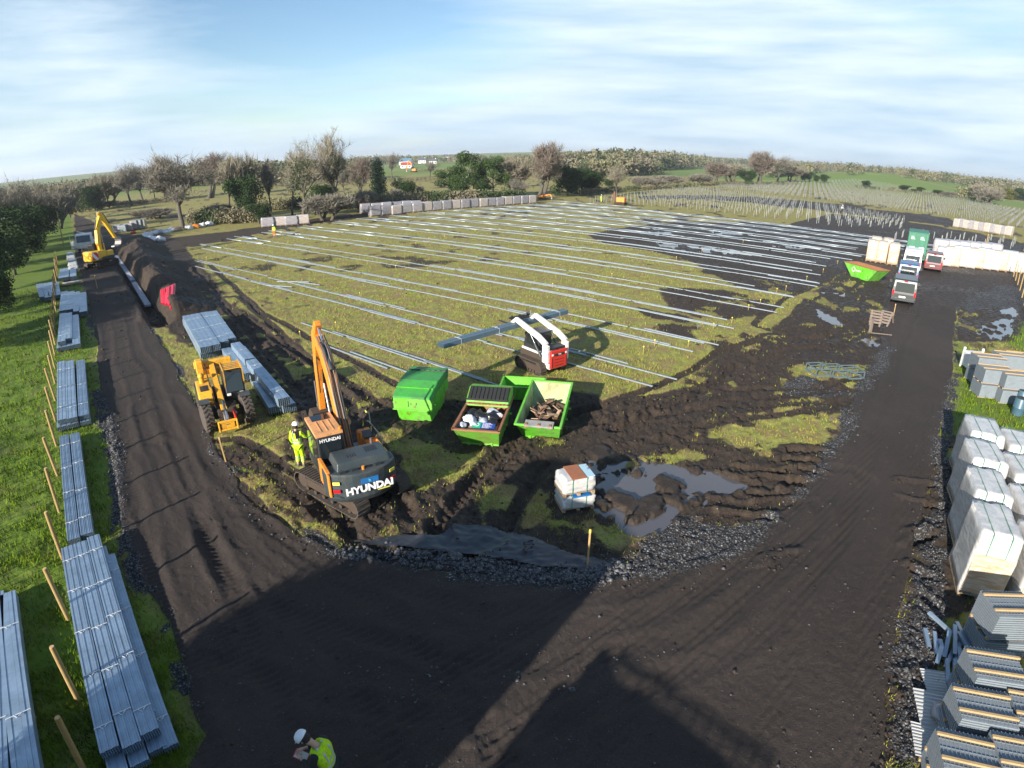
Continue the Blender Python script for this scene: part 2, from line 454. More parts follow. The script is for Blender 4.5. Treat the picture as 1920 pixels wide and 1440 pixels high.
LUSH = [PP(p) for p in [
    [(-200, 560), (40, 440), (130, 395), (150, 470), (165, 560), (180, 640), (190, 720), (203, 800), (218, 900), (245, 1020), (295, 1140), (345, 1270), (382, 1380), (340, 1500), (-300, 1500)],
    [(1785, 680), (1800, 640), (1850, 700), (1960, 760), (1960, 830), (1790, 830)],
    [(1870, 560), (1925, 540), (1990, 700), (1880, 640)],
    [(1735, 1050), (1790, 1040), (1800, 1200), (1735, 1240)]]]
WATER = [PP(p) for p in [
    [(1095, 845), (1130, 835), (1165, 862), (1240, 866), (1300, 878), (1375, 898), (1400, 915), (1360, 925), (1330, 915), (1320, 945), (1290, 950), (1270, 968), (1245, 988), (1215, 1012), (1190, 1004), (1165, 968), (1135, 960), (1115, 920), (1110, 890), (1125, 870)],
    [(1540, 582), (1556, 588), (1578, 606), (1570, 608), (1545, 598)],
    [(1612, 634), (1650, 630), (1645, 645), (1628, 648)],
    [(1875, 580), (1905, 578), (1912, 590), (1880, 592)],
    [(1850, 605), (1900, 598), (1900, 622), (1870, 640), (1840, 625)],
    [(1536, 538), (1552, 536), (1582, 548), (1580, 552), (1550, 545), (1548, 550)],
    [(1230, 452), (1300, 460), (1390, 470), (1380, 476), (1290, 470), (1235, 460)],
    [(1220, 428), (1260, 436), (1240, 442), (1215, 436)],
    [(1278, 598), (1320, 608), (1324, 614), (1290, 606)],
    [(1330, 430), (1420, 436), (1400, 440), (1340, 438)],
    [(1440, 452), (1520, 460), (1500, 466), (1450, 460)]]]
# ---- masks
jx = (fbm(GX, GY, 2.2, 4, 5) - .5) * 1.1 + (fbm(GX, GY, .35, 3, 9) - .5) * .28
jy = (fbm(GX, GY, 2.2, 4, 6) - .5) * 1.1 + (fbm(GX, GY, .35, 3, 8) - .5) * .28
jf = sstep(5, 14, DD)
NX, NY = GX + jx * jf, GY + jy * jf
near = DD < 420
def region(polys, soft=.35, shrink=0.0, X=NX, Y=NY):
    m = np.zeros(GX.shape)
    for p in polys:
        a = np.asarray(p); pad = 3
        sel = near & (X > a[:, 0].min() - pad) & (X < a[:, 0].max() + pad) & (Y > a[:, 1].min() - pad) & (Y < a[:, 1].max() + pad)
        if sel.any():
            d = sdf(X[sel], Y[sel], p) + shrink
            m[sel] = np.maximum(m[sel], sstep(soft, -soft, d))
    return m
RX, RY = GX + jx * .45 * jf, GY + jy * .45 * jf
sel = near | (DD < 6)
dro = np.full(GX.shape, 9.0); dro[sel] = sdf(RX[sel], RY[sel], ROAD)
m_road = sstep(.12, -.12, dro)
m_mud = region(MUDS, .8)
m_gr = region(GRASS, .9)
m_grav = region(GRAVEL, .5)
m_lush = region(LUSH, .8)
m_wat = region(WATER, .14, -.05)
n_big = fbm(GX, GY, 9, 4, 21); n_mid = fbm(GX, GY, 2.4, 4, 22); n_sml = fbm(GX, GY, .5, 3, 23)
# patchy wear of the field, stronger to the right where wheels passed
wear = sstep(.50, .66, n_mid * .6 + n_big * .2 + .2 * fbm(GX, GY, 28, 3, 24) + .06 * sstep(8, 45, GX) * sstep(130, 90, GY)) * (DD > 20) * (DD < 330) * .62
m_mud = np.maximum(m_mud, wear * (1 - m_lush))
turf = m_gr * sstep(.38, .56, n_mid * .7 + n_sml * .3)
spots = sstep(.56, .66, n_mid) * .85          # small tufts all through the mud
m_mud = np.clip(m_mud - turf - spots * .7 * (DD < 60) , 0, 1)
g0_ = region(GRAVEL[:1], .35)
edge = np.exp(-((dro - .15) / .30) ** 2) * sstep(.42, .64, n_mid * .6 + n_sml * .4)
m_grav = np.clip(np.maximum(np.maximum(m_grav * sstep(.24, .46, n_sml * .6 + n_mid * .4), edge * .9), g0_ * sstep(.2, .4, n_sml)), 0, 1) * (DD < 120)
# ---- relief
Z = terrain(GX, GY)
amp = sstep(400, 150, DD)
Z = Z + (fbm(GX, GY, 6, 3, 31) - .5) * .12 * amp * (1 - m_road)
gnoise = (fbm(GX, GY, .30, 3, 32) - .5)
Z = Z + gnoise * amp * (.10 * (1 - m_road) * (1 - m_mud)) * sstep(90, 30, DD)
clod = fbm(GX, GY, .55, 4, 33, .6)
Z = Z + (np.abs(clod - .5) * 2) ** 1.1 * .26 * m_mud * (1 - m_road) * sstep(130, 25, DD) - .04 * m_mud
Z = Z + (fbm(GX, GY, .17, 3, 34, .65) - .5) * .045 * m_road * sstep(60, 15, DD)
Z = Z + (fbm(GX, GY, .16, 2, 35) - .5) * .09 * m_grav * (DD < 50)
# wheel ruts: pairs pressed into the mud, each with a raised lip
RUTS = [([(700, 1090), (880, 990), (960, 860), (1060, 800), (1180, 770), (1320, 745), (1560, 742), (1640, 720)], .95, .13),
        ([(870, 990), (960, 880), (1050, 815), (1150, 775), (1280, 730), (1360, 680), (1440, 645), (1560, 640), (1680, 600)], 1.0, .16),
        ([(1050, 800), (1200, 752), (1290, 722), (1370, 668), (1450, 632), (1600, 622)], .8, .12),
        ([(1100, 860), (1250, 790), (1400, 765), (1600, 745)], .9, .1),
        ([(1110, 905), (1240, 905), (1400, 930), (1500, 925)], .8, .12),
        ([(1540, 540), (1480, 570), (1440, 610), (1500, 625), (1620, 610)], .9, .1),
        ([(1640, 520), (1600, 560), (1590, 600), (1650, 640)], .9, .1),
        ([(300, 470), (460, 445), (640, 409), (760, 397)], .9, .14),
        ([(380, 500), (470, 590), (590, 660), (740, 745)], .9, .14),
        ([(430, 560), (560, 690), (620, 760), (700, 900), (720, 1010)], .9, .12),
        ([(420, 840), (520, 920), (600, 985), (660, 1040)], .95, .12),
        ([(560, 880), (700, 960), (780, 1020)], 1.0, .1),
        ([(1240, 370), (1400, 378), (1620, 400), (1800, 428)], 1.0, .15)]
for path, hw, dp in RUTS:
    p = PP(path); a = np.asarray(p)
    s_ = near & (GX > a[:, 0].min() - 3) & (GX < a[:, 0].max() + 3) & (GY > a[:, 1].min() - 3) & (GY < a[:, 1].max() + 3)
    wob = (fbm(GX[s_], GY[s_], 3, 2, 51) - .5) * .5
    d, side = pline(GX[s_], GY[s_], p)
    e = np.abs(np.abs(side + wob) - hw); e = np.where(d < hw + 1, e, 9)
    tread = .6 + .4 * np.sin((GX[s_] + GY[s_]) * 14 + wob * 8)
    press = sstep(.42, .12, e)
    lip = np.exp(-((e - .42) / .13) ** 2)
    mm = np.maximum(m_mud[s_], .35) * (1 - m_road[s_] * .8)
    Z[s_] += (-dp * press * (.75 + .25 * tread) + dp * .55 * lip * fbm(GX[s_], GY[s_], .4, 2, 52) * 1.6) * mm
    m_mud[s_] = np.maximum(m_mud[s_], press * .95 * (1 - m_road[s_])); m_grav[s_] *= 1 - press * .6
# torn cracks in the peat
CR = [[(1330, 968), (1360, 962), (1400, 972), (1440, 974), (1452, 980)], [(1395, 925), (1440, 935), (1480, 937)], [(1440, 900), (1480, 912), (1510, 912)], [(1360, 898), (1400, 905), (1450, 925)], [(1440, 1055), (1465, 1050)], [(1470, 866), (1500, 870), (1530, 868)], [(1695, 1030), (1725, 1018), (1745, 1012)], [(1710, 1013), (1750, 1015)], [(1695, 1072), (1722, 1085), (1745, 1090)], [(1690, 941), (1720, 948), (1760, 952)], [(1700, 910), (1750, 912)], [(1400, 880), (1450, 890), (1480, 888)], [(1480, 850), (1520, 846), (1560, 852)], [(1420, 950), (1450, 947)], [(1715, 1120), (1745, 1135)], [(1500, 885), (1540, 893)]]
for path in CR:
    p = PP(path); a = np.asarray(p)
    s_ = near & (GX > a[:, 0].min() - 1.5) & (GX < a[:, 0].max() + 1.5) & (GY > a[:, 1].min() - 1.5) & (GY < a[:, 1].max() + 1.5)
    d, side = pline(NX[s_] - .1, NY[s_] - .1, p)
    Z[s_] += -.22 * sstep(.16, .05, d) + .10 * np.exp(-((side - .22) / .2) ** 2) * (d < .8)
    m_mud[s_] = np.maximum(m_mud[s_], sstep(.7, .2, d))
# trench with a bank of dug peat beside it
TR = PP([(208, 468), (222, 488), (245, 520), (268, 552), (285, 578), (303, 606)])
d, side = pline(GX, GY, TR)
Z = Z - 1.0 * sstep(.75, .42, d + gnoise * .3)
m_mud = np.maximum(m_mud, sstep(1.6, .9, d)); m_road *= sstep(.7, 1.2, d)
SP = PP([(258, 458), (262, 480), (278, 505), (300, 540), (330, 585)])
d, side = pline(NX, NY, SP)
wid = 3.0
bank = np.clip(1 - d / wid, 0, 1) ** .8
lumps = fbm(GX, GY, 1.3, 5, 61, .62)
wv = .75 + .5 * vnoise(GX / 4.5, GY / 4.5, 63)
Z = Z + bank * 1.4 * wv * (.65 + .7 * lumps) * sstep(.7, 1.3, pline(GX, GY, TR)[0])
m_mud = np.maximum(m_mud, sstep(0, .12, bank))
# wallow of standing water: the ground dips under it and clods stand out as islands
wl_ = region(WATER, .5, -.25)
isl = fbm(GX, GY, 1.1, 4, 71, .6)
ww = m_wat * (DD < 400)
Z = np.where(ww > .02, Z * (1 - ww) + ww * (-.13 + .24 * sstep(.50, .64, isl) + .07 * ww * (clod - .5) * (isl > .5)), Z)
wide = region(WATER, .3, -1.5)
Z = np.where((wide > .05) & (ww < .03) & (DD < 140), np.maximum(Z, -.03), Z)
# level pad of the roadway, pressed a little above the peat
Z = np.where(m_road > .5, np.maximum(Z, -.02) + .05, Z)
CAR = [[(1000, 1440), (1150, 1250), (1400, 1020), (1560, 840), (1650, 680), (1700, 560), (1760, 510)], [(480, 1440), (400, 1180), (330, 960), (270, 780), (225, 620), (200, 520)], [(480, 1200), (620, 1250), (1000, 1300), (1400, 1130), (1580, 900)], [(430, 1000), (600, 1110), (900, 1200), (1250, 1150), (1500, 980), (1600, 820)], [(700, 1600), (900, 1300), (1250, 1080), (1480, 960)], [(300, 760), (360, 900), (470, 1050), (700, 1200), (900, 1500)], [(1500, 1440), (1560, 1200), (1640, 950), (1700, 750)], [(270, 850), (330, 1050), (400, 1200)]]
for path in CAR:
    p = PP(path)
    d, side = pline(GX, GY, p)
    e = np.abs(np.abs(side + (fbm(GX, GY, 5, 2, 81) - .5) * .8) - .95)
    Z = Z - .03 * sstep(.4, .1, e) * m_road * (.7 + .3 * np.sin((GX * .8 - GY) * 22)) + .02 * np.exp(-((e - .45) / .15) ** 2) * m_road
    m_grav = np.maximum(m_grav, .16 * m_road * sstep(.5, .1, np.where(d < .55, d, 9)) * sstep(.5, .62, n_sml) * (DD < 80))
GZ = Z
def gz(x, y):
    """height of the built ground at (x, y)"""
    D = math.hypot(x, y); a = math.degrees(math.atan2(x, y))
    i = int(np.clip(np.searchsorted(Ds, D), 1, nD - 1)); j = int(np.clip(round((a + 62) / 0.105), 0, len(azf) - 1))
    return float(GZ[i, j])
far_green = sstep(300, 420, DD)
c1 = np.stack([m_road, m_mud, m_grav, m_lush], -1).reshape(-1, 4)
wet = np.clip(wl_ * .9 + sstep(.5, .7, fbm(GX, GY, 5, 3, 91)) * m_mud * .7 + .6 * m_mud * sstep(10, 30, GX) * (DD > 40), 0, 1)
c2 = np.stack([wet, far_green, n_big, np.ones_like(wet)], -1).reshape(-1, 4)
co = np.stack([GX, GY, Z], -1).reshape(-1, 3)
ii, jj = np.meshgrid(np.arange(nD - 1), np.arange(nA), indexing='ij')
j2 = (jj + 1) % nA
F4 = np.stack([ii * nA + jj, (ii + 1) * nA + jj, (ii + 1) * nA + j2, ii * nA + j2], -1).reshape(-1, 4)[:, ::-1]
fr = m_road.reshape(-1)[F4].mean(1) > .5
def ground_mat():
    t = NT('peat_and_turf')
    a1 = t.N('ShaderNodeVertexColor', layer_name='c1'); s1 = t.N('ShaderNodeSeparateColor', {0: a1.outputs[0]})
    road, mud, grav, lush = s1.outputs[0], s1.outputs[1], s1.outputs[2], a1.outputs['Alpha']
    a2 = t.N('ShaderNodeVertexColor', layer_name='c2'); s2 = t.N('ShaderNodeSeparateColor', {0: a2.outputs[0]})
    wet, farg = s2.outputs[0], s2.outputs[1]
    p = t.pos()
    nA_ = t.noise(p, .35, 5, .6); nB = t.noise(p, 2.2, 5, .65); nC = t.noise(p, 14, 4, .65); nD_ = t.noise(p, 55, 3, .6)
    nE = t.noise(p, .9, 4, .6)
    # field turf: straw, olive and green clumps
    g = t.mix(t.ramp(nB, [(.32, 0), (.62, 1)]), (.105, .155, .006), (.31, .285, .055))
    g = t.mix(t.ramp(nE, [(.42, 0), (.57, .95)]), g, (.20, .125, .05))
    g = t.mix(t.ramp(nC, [(.40, 0), (.7, .75)]), g, (.38, .35, .13))
    gl = t.mix(t.ramp(nB, [(.3, 0), (.7, 1)]), (.045, .115, .003), (.12, .20, .006))
    gl = t.mix(t.ramp(nE, [(.5, 0), (.7, .8)]), gl, (.12, .11, .035))
    gl = t.mix(t.ramp(nC, [(.35, 0), (.75, .6)]), gl, (.17, .22, .03))
    lf = t.math('MULTIPLY', lush, t.ramp(nA_, [(.2, .75), (.6, 1)]))
    g = t.mix(lf, g, gl)
    # distant pasture in separate paddocks
    vor = t.N('ShaderNodeTexVoronoi', {'Scale': .0075, 'Randomness': 1.0}); t.l.new(p, vor.inputs['Vector'])
    vsep = t.N('ShaderNodeSeparateColor', {0: vor.outputs['Color']}).outputs[0]
    past = t.ramp(vsep, [(0, (.13, .21, .02)), (.35, (.22, .21, .06)), (.6, (.11, .18, .02)), (.8, (.18, .25, .035)), (1, (.25, .21, .09))], 'CONSTANT')
    past = t.mix(t.math('MULTIPLY', nB, .35), past, (.2, .2, .09))
    g = t.mix(farg, g, past)
    m = t.mix(t.ramp(nC, [(.3, 0), (.7, 1)]), (.018, .0125, .009), (.058, .04, .028))
    m = t.mix(t.ramp(nB, [(.5, 0), (.72, .55)]), m, (.10, .066, .04))
    # a little trampled straw lies in the mud
    m = t.mix(t.math('MULTIPLY', t.ramp(nD_, [(.56, 0), (.66, 1)]), t.ramp(nE, [(.42, 0), (.6, .55)])), m, (.15, .12, .055))
    mf = t.math('ADD', mud, t.math('MULTIPLY', t.math('SUBTRACT', nC, .5), .9))
    mf = t.ramp(mf, [(.36, 0), (.58, 1)])
    c = t.mix(mf, g, m)
    r = t.mix(t.ramp(nC, [(.3, 0), (.7, 1)]), (.035, .0255, .0205), (.060, .0455, .037))
    r = t.mix(t.ramp(nA_, [(.35, 0), (.65, .5)]), r, (.030, .023, .0195))
    r = t.mix(t.ramp(t.noise(p, .12, 4, .6), [(.45, 0), (.6, .45)]), r, (.072, .054, .044))
    vs = t.N('ShaderNodeTexVoronoi', {'Scale': 26.0}); t.l.new(p, vs.inputs['Vector'])
    stone_f = t.ramp(vs.outputs['Distance'], [(.18, 1), (.3, 0)])
    sparse = t.math('GREATER_THAN', t.N('ShaderNodeSeparateColor', {0: vs.outputs['Color']}).outputs[1], .95)
    r = t.mix(t.ramp(t.noise(p, 42, 3, .7), [(.5, 0), (.7, .75)]), r, (.014, .011, .01))
    r = t.mix(t.math('MULTIPLY', t.math('MULTIPLY', stone_f, sparse), .55), r, (.22, .21, .2))
    c = t.mix(t.ramp(t.math('ADD', road, t.math('MULTIPLY', t.math('SUBTRACT', nC, .5), .5)), [(.4, 0), (.6, 1)]), c, r)
    vg = t.N('ShaderNodeTexVoronoi', {'Scale': 15.0}); t.l.new(p, vg.inputs['Vector'])
    gvc = t.ramp(t.N('ShaderNodeSeparateColor', {0: vg.outputs['Color']}).outputs[0], [(0, (.035, .033, .033)), (.5, (.10, .10, .10)), (.85, (.2, .2, .2)), (1, (.36, .36, .36))])
    gvc = t.mix(t.ramp(vg.outputs['Distance'], [(.3, 0), (.55, .9)]), gvc, (.02, .016, .014))
    gf = t.ramp(t.math('ADD', grav, t.math('MULTIPLY', t.math('SUBTRACT', nC, .5), .8)), [(.35, 0), (.6, 1)])
    c = t.mix(gf, c, gvc)
    rough = t.mix(t.math('MULTIPLY', mf, t.math('MULTIPLY', wet, t.ramp(nB, [(.4, .2), (.65, 1)]))), (.93,) * 3, (.33,) * 3)
    t.set(base=t.mix(t.math('MULTIPLY', wet, .45), c, t.mix(.5, c, (.01, .008, .006))), rough=rough, spec=.35)
    nF = t.noise(p, 30, 5, .7)
    h = t.math('ADD', t.math('MULTIPLY', nC, .8), t.math('MULTIPLY', nD_, .5))
    h = t.math('ADD', h, t.math('MULTIPLY', t.math('MULTIPLY', nF, road), 1.3))
    h = t.math('ADD', h, t.math('MULTIPLY', t.math('MULTIPLY', gf, t.math('SUBTRACT', 1, vg.outputs['Distance'])), 1.2))
    t.bump(h, .75, .05)
    return t.m
M_GROUND = ground_mat()
def sub_mesh(name, keep, kind='structure'):
    f = F4[keep]
    used = np.unique(f); remap = np.full(len(co), -1, np.int64); remap[used] = np.arange(len(used))
    o = np_mesh(name, co[used], remap[f], None, M_GROUND, True, None, {'c1': c1[used], 'c2': c2[used]})
    o['kind'] = kind
    return o
sub_mesh('ground', ~fr)
sub_mesh('road', fr)
# standing water
tw = NT('puddle_water')
nw = tw.noise(tw.pos(), 3, 3)
tw.set(base=(.095, .086, .086), rough=.10, spec=.85); tw.bump(nw, .03, .01)
for k, poly in enumerate(WATER):
    a = np.asarray(poly); st = max(.12, np.ptp(a[:, 0]) / 70)
    wx, wy = np.meshgrid(np.arange(a[:, 0].min() - 1, a[:, 0].max() + 1, st), np.arange(a[:, 1].min() - 1, a[:, 1].max() + 1, st))
    wd = sdf(wx, wy, poly); ins_ = (wd[:-1, :-1] < 1.1) & (wd[1:, 1:] < 1.1)
    if not ins_.any(): continue
    id_ = np.arange(wx.size).reshape(wx.shape)
    q_ = np.stack([id_[:-1, :-1][ins_], id_[:-1, 1:][ins_], id_[1:, 1:][ins_], id_[1:, :-1][ins_]], -1)
    o = np_mesh('puddle', np.stack([wx, wy, np.full(wx.shape, -.045 - .002 * k)], -1).reshape(-1, 3), q_, None, tw.m, True); o['kind'] = 'structure'
# ================================================================ LOOSE STONES, TURF AND THE MEMBRANE
rs = np.random.RandomState(7)
def cell_z(x, y):
    D = np.hypot(x, y); a = np.degrees(np.arctan2(x, y))
    i = np.clip(np.searchsorted(Ds, D), 1, nD - 1); j = np.clip(np.round((a + 62) / 0.105).astype(int), 0, len(azf) - 1)
    return i, j
def pick(n, dmin, dmax, weight, amax=60):
    """random ground points, thinned by a weight read from the masks"""
    D = np.exp(rs.uniform(math.log(dmin), math.log(dmax), n)); A = np.radians(rs.uniform(-amax, amax, n))
    x, y = D * np.sin(A), D * np.cos(A)
    i, j = cell_z(x, y)
    w = weight[i, j]
    k = rs.uniform(0, 1, n) < w
    return x[k], y[k], GZ[i, j][k], D[k]
# stones
x, y, z, D = pick(330000, 7, 60, np.clip(m_grav * 1.05, 0, 1) * np.where(g0_ > .3, 1.0, .2) + m_road * .0012 + .006 * m_mud)
n = len(x)
base = np.array([(1, 0, 0), (0, 1, 0), (-1, 0, 0), (0, -1, 0), (0, 0, 1), (0, 0, -1)], float)
ftri = np.array([(0, 1, 4), (1, 2, 4), (2, 3, 4), (3, 0, 4), (1, 0, 5), (2, 1, 5), (3, 2, 5), (0, 3, 5)])
ss = rs.lognormal(math.log(.024), .42, n) * np.where(D > 25, 1.4, 1)
V = base[None] * rs.uniform(.6, 1.3, (n, 6, 1)) * ss[:, None, None]
V[:, :, 2] *= .7
th = rs.uniform(0, 2 * PI, n); c, s_ = np.cos(th)[:, None], np.sin(th)[:, None]
V = np.stack([V[:, :, 0] * c - V[:, :, 1] * s_, V[:, :, 0] * s_ + V[:, :, 1] * c, V[:, :, 2]], -1)
V += np.stack([x, y, z + ss * .35], -1)[:, None]
ts = NT('crushed_limestone')
vn = ts.N('ShaderNodeTexWhiteNoise'); ts.l.new(ts.N('ShaderNodeVectorMath', {0: ts.pos(), 1: (14, 14, 14)}, operation='MULTIPLY').outputs[0], ts.N('ShaderNodeVectorMath', operation='FLOOR').inputs[0])
ts.set(base=ts.ramp(ts.noise(ts.pos(), 16, 2), [(.3, (.03, .029, .03)), (.52, (.07, .07, .073)), (.74, (.24, .24, .245))]), rough=.85)
tag(np_mesh('gravel', V.reshape(-1, 3), None, (ftri[None] + np.arange(n)[:, None, None] * 6).reshape(-1, 3), ts.m), 'loose grey crushed stones along the edges of the muddy roads', 'gravel', kind='stuff')
# big broken rocks tipped along the membrane
rp = PP([(650, 1036), (740, 1040), (860, 1052), (1000, 1075), (1100, 1080), (1170, 1060)])
P_, Q_ = [], []
for k in range(2300):
    i = rs.randint(0, len(rp) - 1); t = rs.uniform()
    px_ = rp[i][0] * (1 - t) + rp[i + 1][0] * t + rs.normal(0, .26); py_ = rp[i][1] * (1 - t) + rp[i + 1][1] * t + rs.normal(0, .22)
    P_.append((px_, py_))
P_ = np.array(P_); i, j = cell_z(P_[:, 0], P_[:, 1]); n = len(P_)
ss = rs.lognormal(math.log(.036), .42, n)
ico = bmesh.new(); bmesh.ops.create_icosphere(ico, subdivisions=1, radius=1); IV = np.array([v.co[:] for v in ico.verts]); IF = np.array([[v.index for v in f.verts] for f in ico.faces]); ico.free()
V = IV[None] * rs.uniform(.7, 1.25, (n, len(IV), 1)) * ss[:, None, None]; V[:, :, 2] *= .75
V += np.stack([P_[:, 0], P_[:, 1], GZ[i, j] + ss * .4], -1)[:, None]
tag(np_mesh('gravel', V.reshape(-1, 3), None, (IF[None] + np.arange(n)[:, None, None] * len(IV)).reshape(-1, 3), ts.m), 'band of coarse broken grey rock between the road and the black membrane', 'gravel', kind='stuff')
# clods of peat thrown up on the mud and the road
x, y, z, D = pick(150000, 7, 75, np.clip(m_mud * .2 + m_road * .003, 0, 1) * (1 - m_wat))
n = len(x)
ss = np.minimum(rs.lognormal(math.log(.032), .5, n), .085) * np.where(D > 25, 1.5, 1)
V = base[None] * rs.uniform(.6, 1.3, (n, 6, 1)) * ss[:, None, None]; V[:, :, 2] *= .7
V += np.stack([x, y, z + ss * .2], -1)[:, None]
tp = NT('peat_clods'); tp.set(base=tp.ramp(tp.noise(tp.pos(), 3, 4), [(.35, (.018, .013, .010)), (.7, (.06, .042, .030))]), rough=.95)
tag(np_mesh('peat_clods', V.reshape(-1, 3), None, (ftri[None] + np.arange(n)[:, None, None] * 6).reshape(-1, 3), tp.m, True), 'dark crumbs and clods of peat lying on mud and road', 'clods', kind='stuff')
# grass: tufts of blades, thinner with distance
def blades(n_try, dmin, dmax, weight, h, wd, name, mat, label, amax=60):
    x, y, z, D = pick(n_try, dmin, dmax, weight, amax)
    n = len(x)
    hh = h * np.minimum(rs.lognormal(0, .3, n), 1.7) * (1 + D / 220); ww = wd * (1 + D / 28)
    th = rs.uniform(0, 2 * PI, n); ln = rs.uniform(.1, .9, n) * hh
    th2 = rs.uniform(0, 2 * PI, n)
    dx, dy = np.cos(th) * ww, np.sin(th) * ww
    tip = np.stack([x + np.cos(th2) * ln, y + np.sin(th2) * ln, z + hh], -1)
    a = np.stack([x - dx, y - dy, z - .03], -1); b = np.stack([x + dx, y + dy, z - .03], -1)
    V = np.stack([a, b, tip], 1).reshape(-1, 3)
    return tag(np_mesh(name, V, None, np.arange(n * 3).reshape(-1, 3), mat), label, 'grass', kind='stuff')
tg = NT('meadow_grass'); pz = tg.pos()
gcol = tg.mix(tg.ramp(tg.noise(pz, 1.4, 4), [(.35, 0), (.65, 1)]), (.04, .105, .002), (.15, .23, .006))
gcol = tg.mix(tg.ramp(tg.noise(pz, .6, 4), [(.54, 0), (.68, .8)]), gcol, (.14, .115, .03))
gcol = tg.mix(tg.ramp(tg.noise(pz, 12, 3), [(.45, 0), (.75, .8)]), gcol, (.24, .25, .04))
tg.set(base=gcol, rough=.9, spec=.08)
tf = NT('field_straw'); pz = tf.pos()
gcol = tf.mix(tf.ramp(tf.noise(pz, 1.0, 4), [(.36, 0), (.62, 1)]), (.11, .18, .004), (.32, .31, .05))
gcol = tf.mix(tf.ramp(tf.noise(pz, 10, 3), [(.42, 0), (.7, .9)]), gcol, (.28, .23, .08))
tf.set(base=gcol, rough=.9, spec=.06)
dry = (1 - m_road) * (1 - m_mud) * (1 - np.clip(m_grav * 1.5, 0, 1)) * (1 - m_wat)
clump = sstep(.35, .62, fbm(GX, GY, .8, 3, 101))
blades(420000, 6, 75, dry * m_lush * (.2 + .8 * clump), .13, .012, 'grass', tg.m, 'short green grass with paler tips on the verges')
blades(330000, 9, 90, dry * (1 - m_lush) * (.12 + .88 * clump) * .9, .08, .012, 'grass', tf.m, 'rough olive and straw coloured grass across the muddy field')
# black ground membrane showing between the rocks and the mud
mt = PP([(640, 1015), (740, 1008), (830, 1000), (860, 985), (930, 990), (1000, 1010), (1070, 1040), (1140, 1058), (1165, 1060), (1110, 1075), (1000, 1062), (900, 1042), (800, 1032), (720, 1026)])
a_ = np.asarray(mt)
xs = np.arange(a_[:, 0].min(), a_[:, 0].max(), .06); ys = np.arange(a_[:, 1].min(), a_[:, 1].max(), .06)
MX, MY = np.meshgrid(xs, ys)
dd = sdf(MX + (fbm(MX, MY, .8, 3, 111) - .5) * .3, MY + (fbm(MX, MY, .8, 3, 112) - .5) * .3, mt)
i, j = cell_z(MX.ravel(), MY.ravel())
MZ = GZ[i, j].reshape(MX.shape) * .25 + .05 + .05 * np.abs(fbm(MX * .5 + MY * .3, MY * 1.6, .45, 4, 113, .6) - .5) * 2 + .02 * fbm(MX, MY, .2, 2, 115)
MZ = np.maximum(MZ, GZ[i, j].reshape(MX.shape) * .8 + .02)
inside = (dd[:-1, :-1] < 0) & (dd[1:, 1:] < 0)
idx = np.arange(MX.size).reshape(MX.shape)
q = np.stack([idx[:-1, :-1][inside], idx[:-1, 1:][inside], idx[1:, 1:][inside], idx[1:, :-1][inside]], -1)
tm = NT('black_membrane'); tm.set(base=tm.mix(tm.noise(tm.pos(), 4, 4), (.018, .021, .026), (.055, .06, .07)), rough=.42)
tag(np_mesh('ground_membrane', np.stack([MX, MY, MZ], -1).reshape(-1, 3), q, None, tm.m, True), 'creased black plastic membrane lying between rubble and mud', 'membrane')
# ================================================================ TREES AND HEDGES
def bark_mat(name, a, b):
    t = NT(name); t.set(base=t.mix(t.noise(t.obj(), 3, 4), a, b), rough=.9); return t.m
def leaf_mat(name, a, b, c, sc_=.6):
    t = NT(name); o = t.obj()
    k = t.mix(t.ramp(t.noise(o, sc_, 3), [(.35, 0), (.65, 1)]), a, b)
    k = t.mix(t.ramp(t.noise(o, sc_ * 6, 2), [(.5, 0), (.75, .8)]), k, c)
    t.set(base=k, rough=.75, spec=.25); return t.m
M_BARK = bark_mat('grey_bark', (.06, .05, .038), (.13, .115, .09))
M_TWIG = bark_mat('brown_twigs', (.14, .125, .095), (.25, .225, .175))
M_TWIGP = bark_mat('pale_twigs', (.17, .15, .10), (.30, .265, .19))
M_TWIGR = bark_mat('reddish_twigs', (.13, .10, .075), (.22, .175, .135))
M_IVY = leaf_mat('ivy', (.012, .03, .008), (.03, .06, .012), (.07, .10, .025))
M_PINE = leaf_mat('pine_needles', (.02, .045, .012), (.05, .085, .018), (.11, .15, .03))
M_DARKC = leaf_mat('cypress', (.007, .018, .008), (.015, .032, .012), (.03, .05, .016))
M_GORSE = leaf_mat('gorse', (.05, .07, .01), (.12, .12, .015), (.28, .2, .02))
def tubes_np(segs):
    """segs: list of (p0, p1, r0, r1, sides)"""
    V, F, b = [], [], 0
    for p0, p1, r0, r1, n in segs:
        d = p1 - p0; L = np.linalg.norm(d) + 1e-9; d = d / L
        u = np.cross(d, (0, 0, 1) if abs(d[2]) < .9 else (1, 0, 0)); u /= np.linalg.norm(u); w = np.cross(d, u)
        for p, r in ((p0, r0), (p1, r1)):
            for k in range(n):
                a = 2 * PI * k / n
                V.append(p + (u * math.cos(a) + w * math.sin(a)) * r)
        for k in range(n): F.append((b + k, b + (k + 1) % n, b + n + (k + 1) % n, b + n + k))
        b += 2 * n
    return np.array(V), np.array(F)
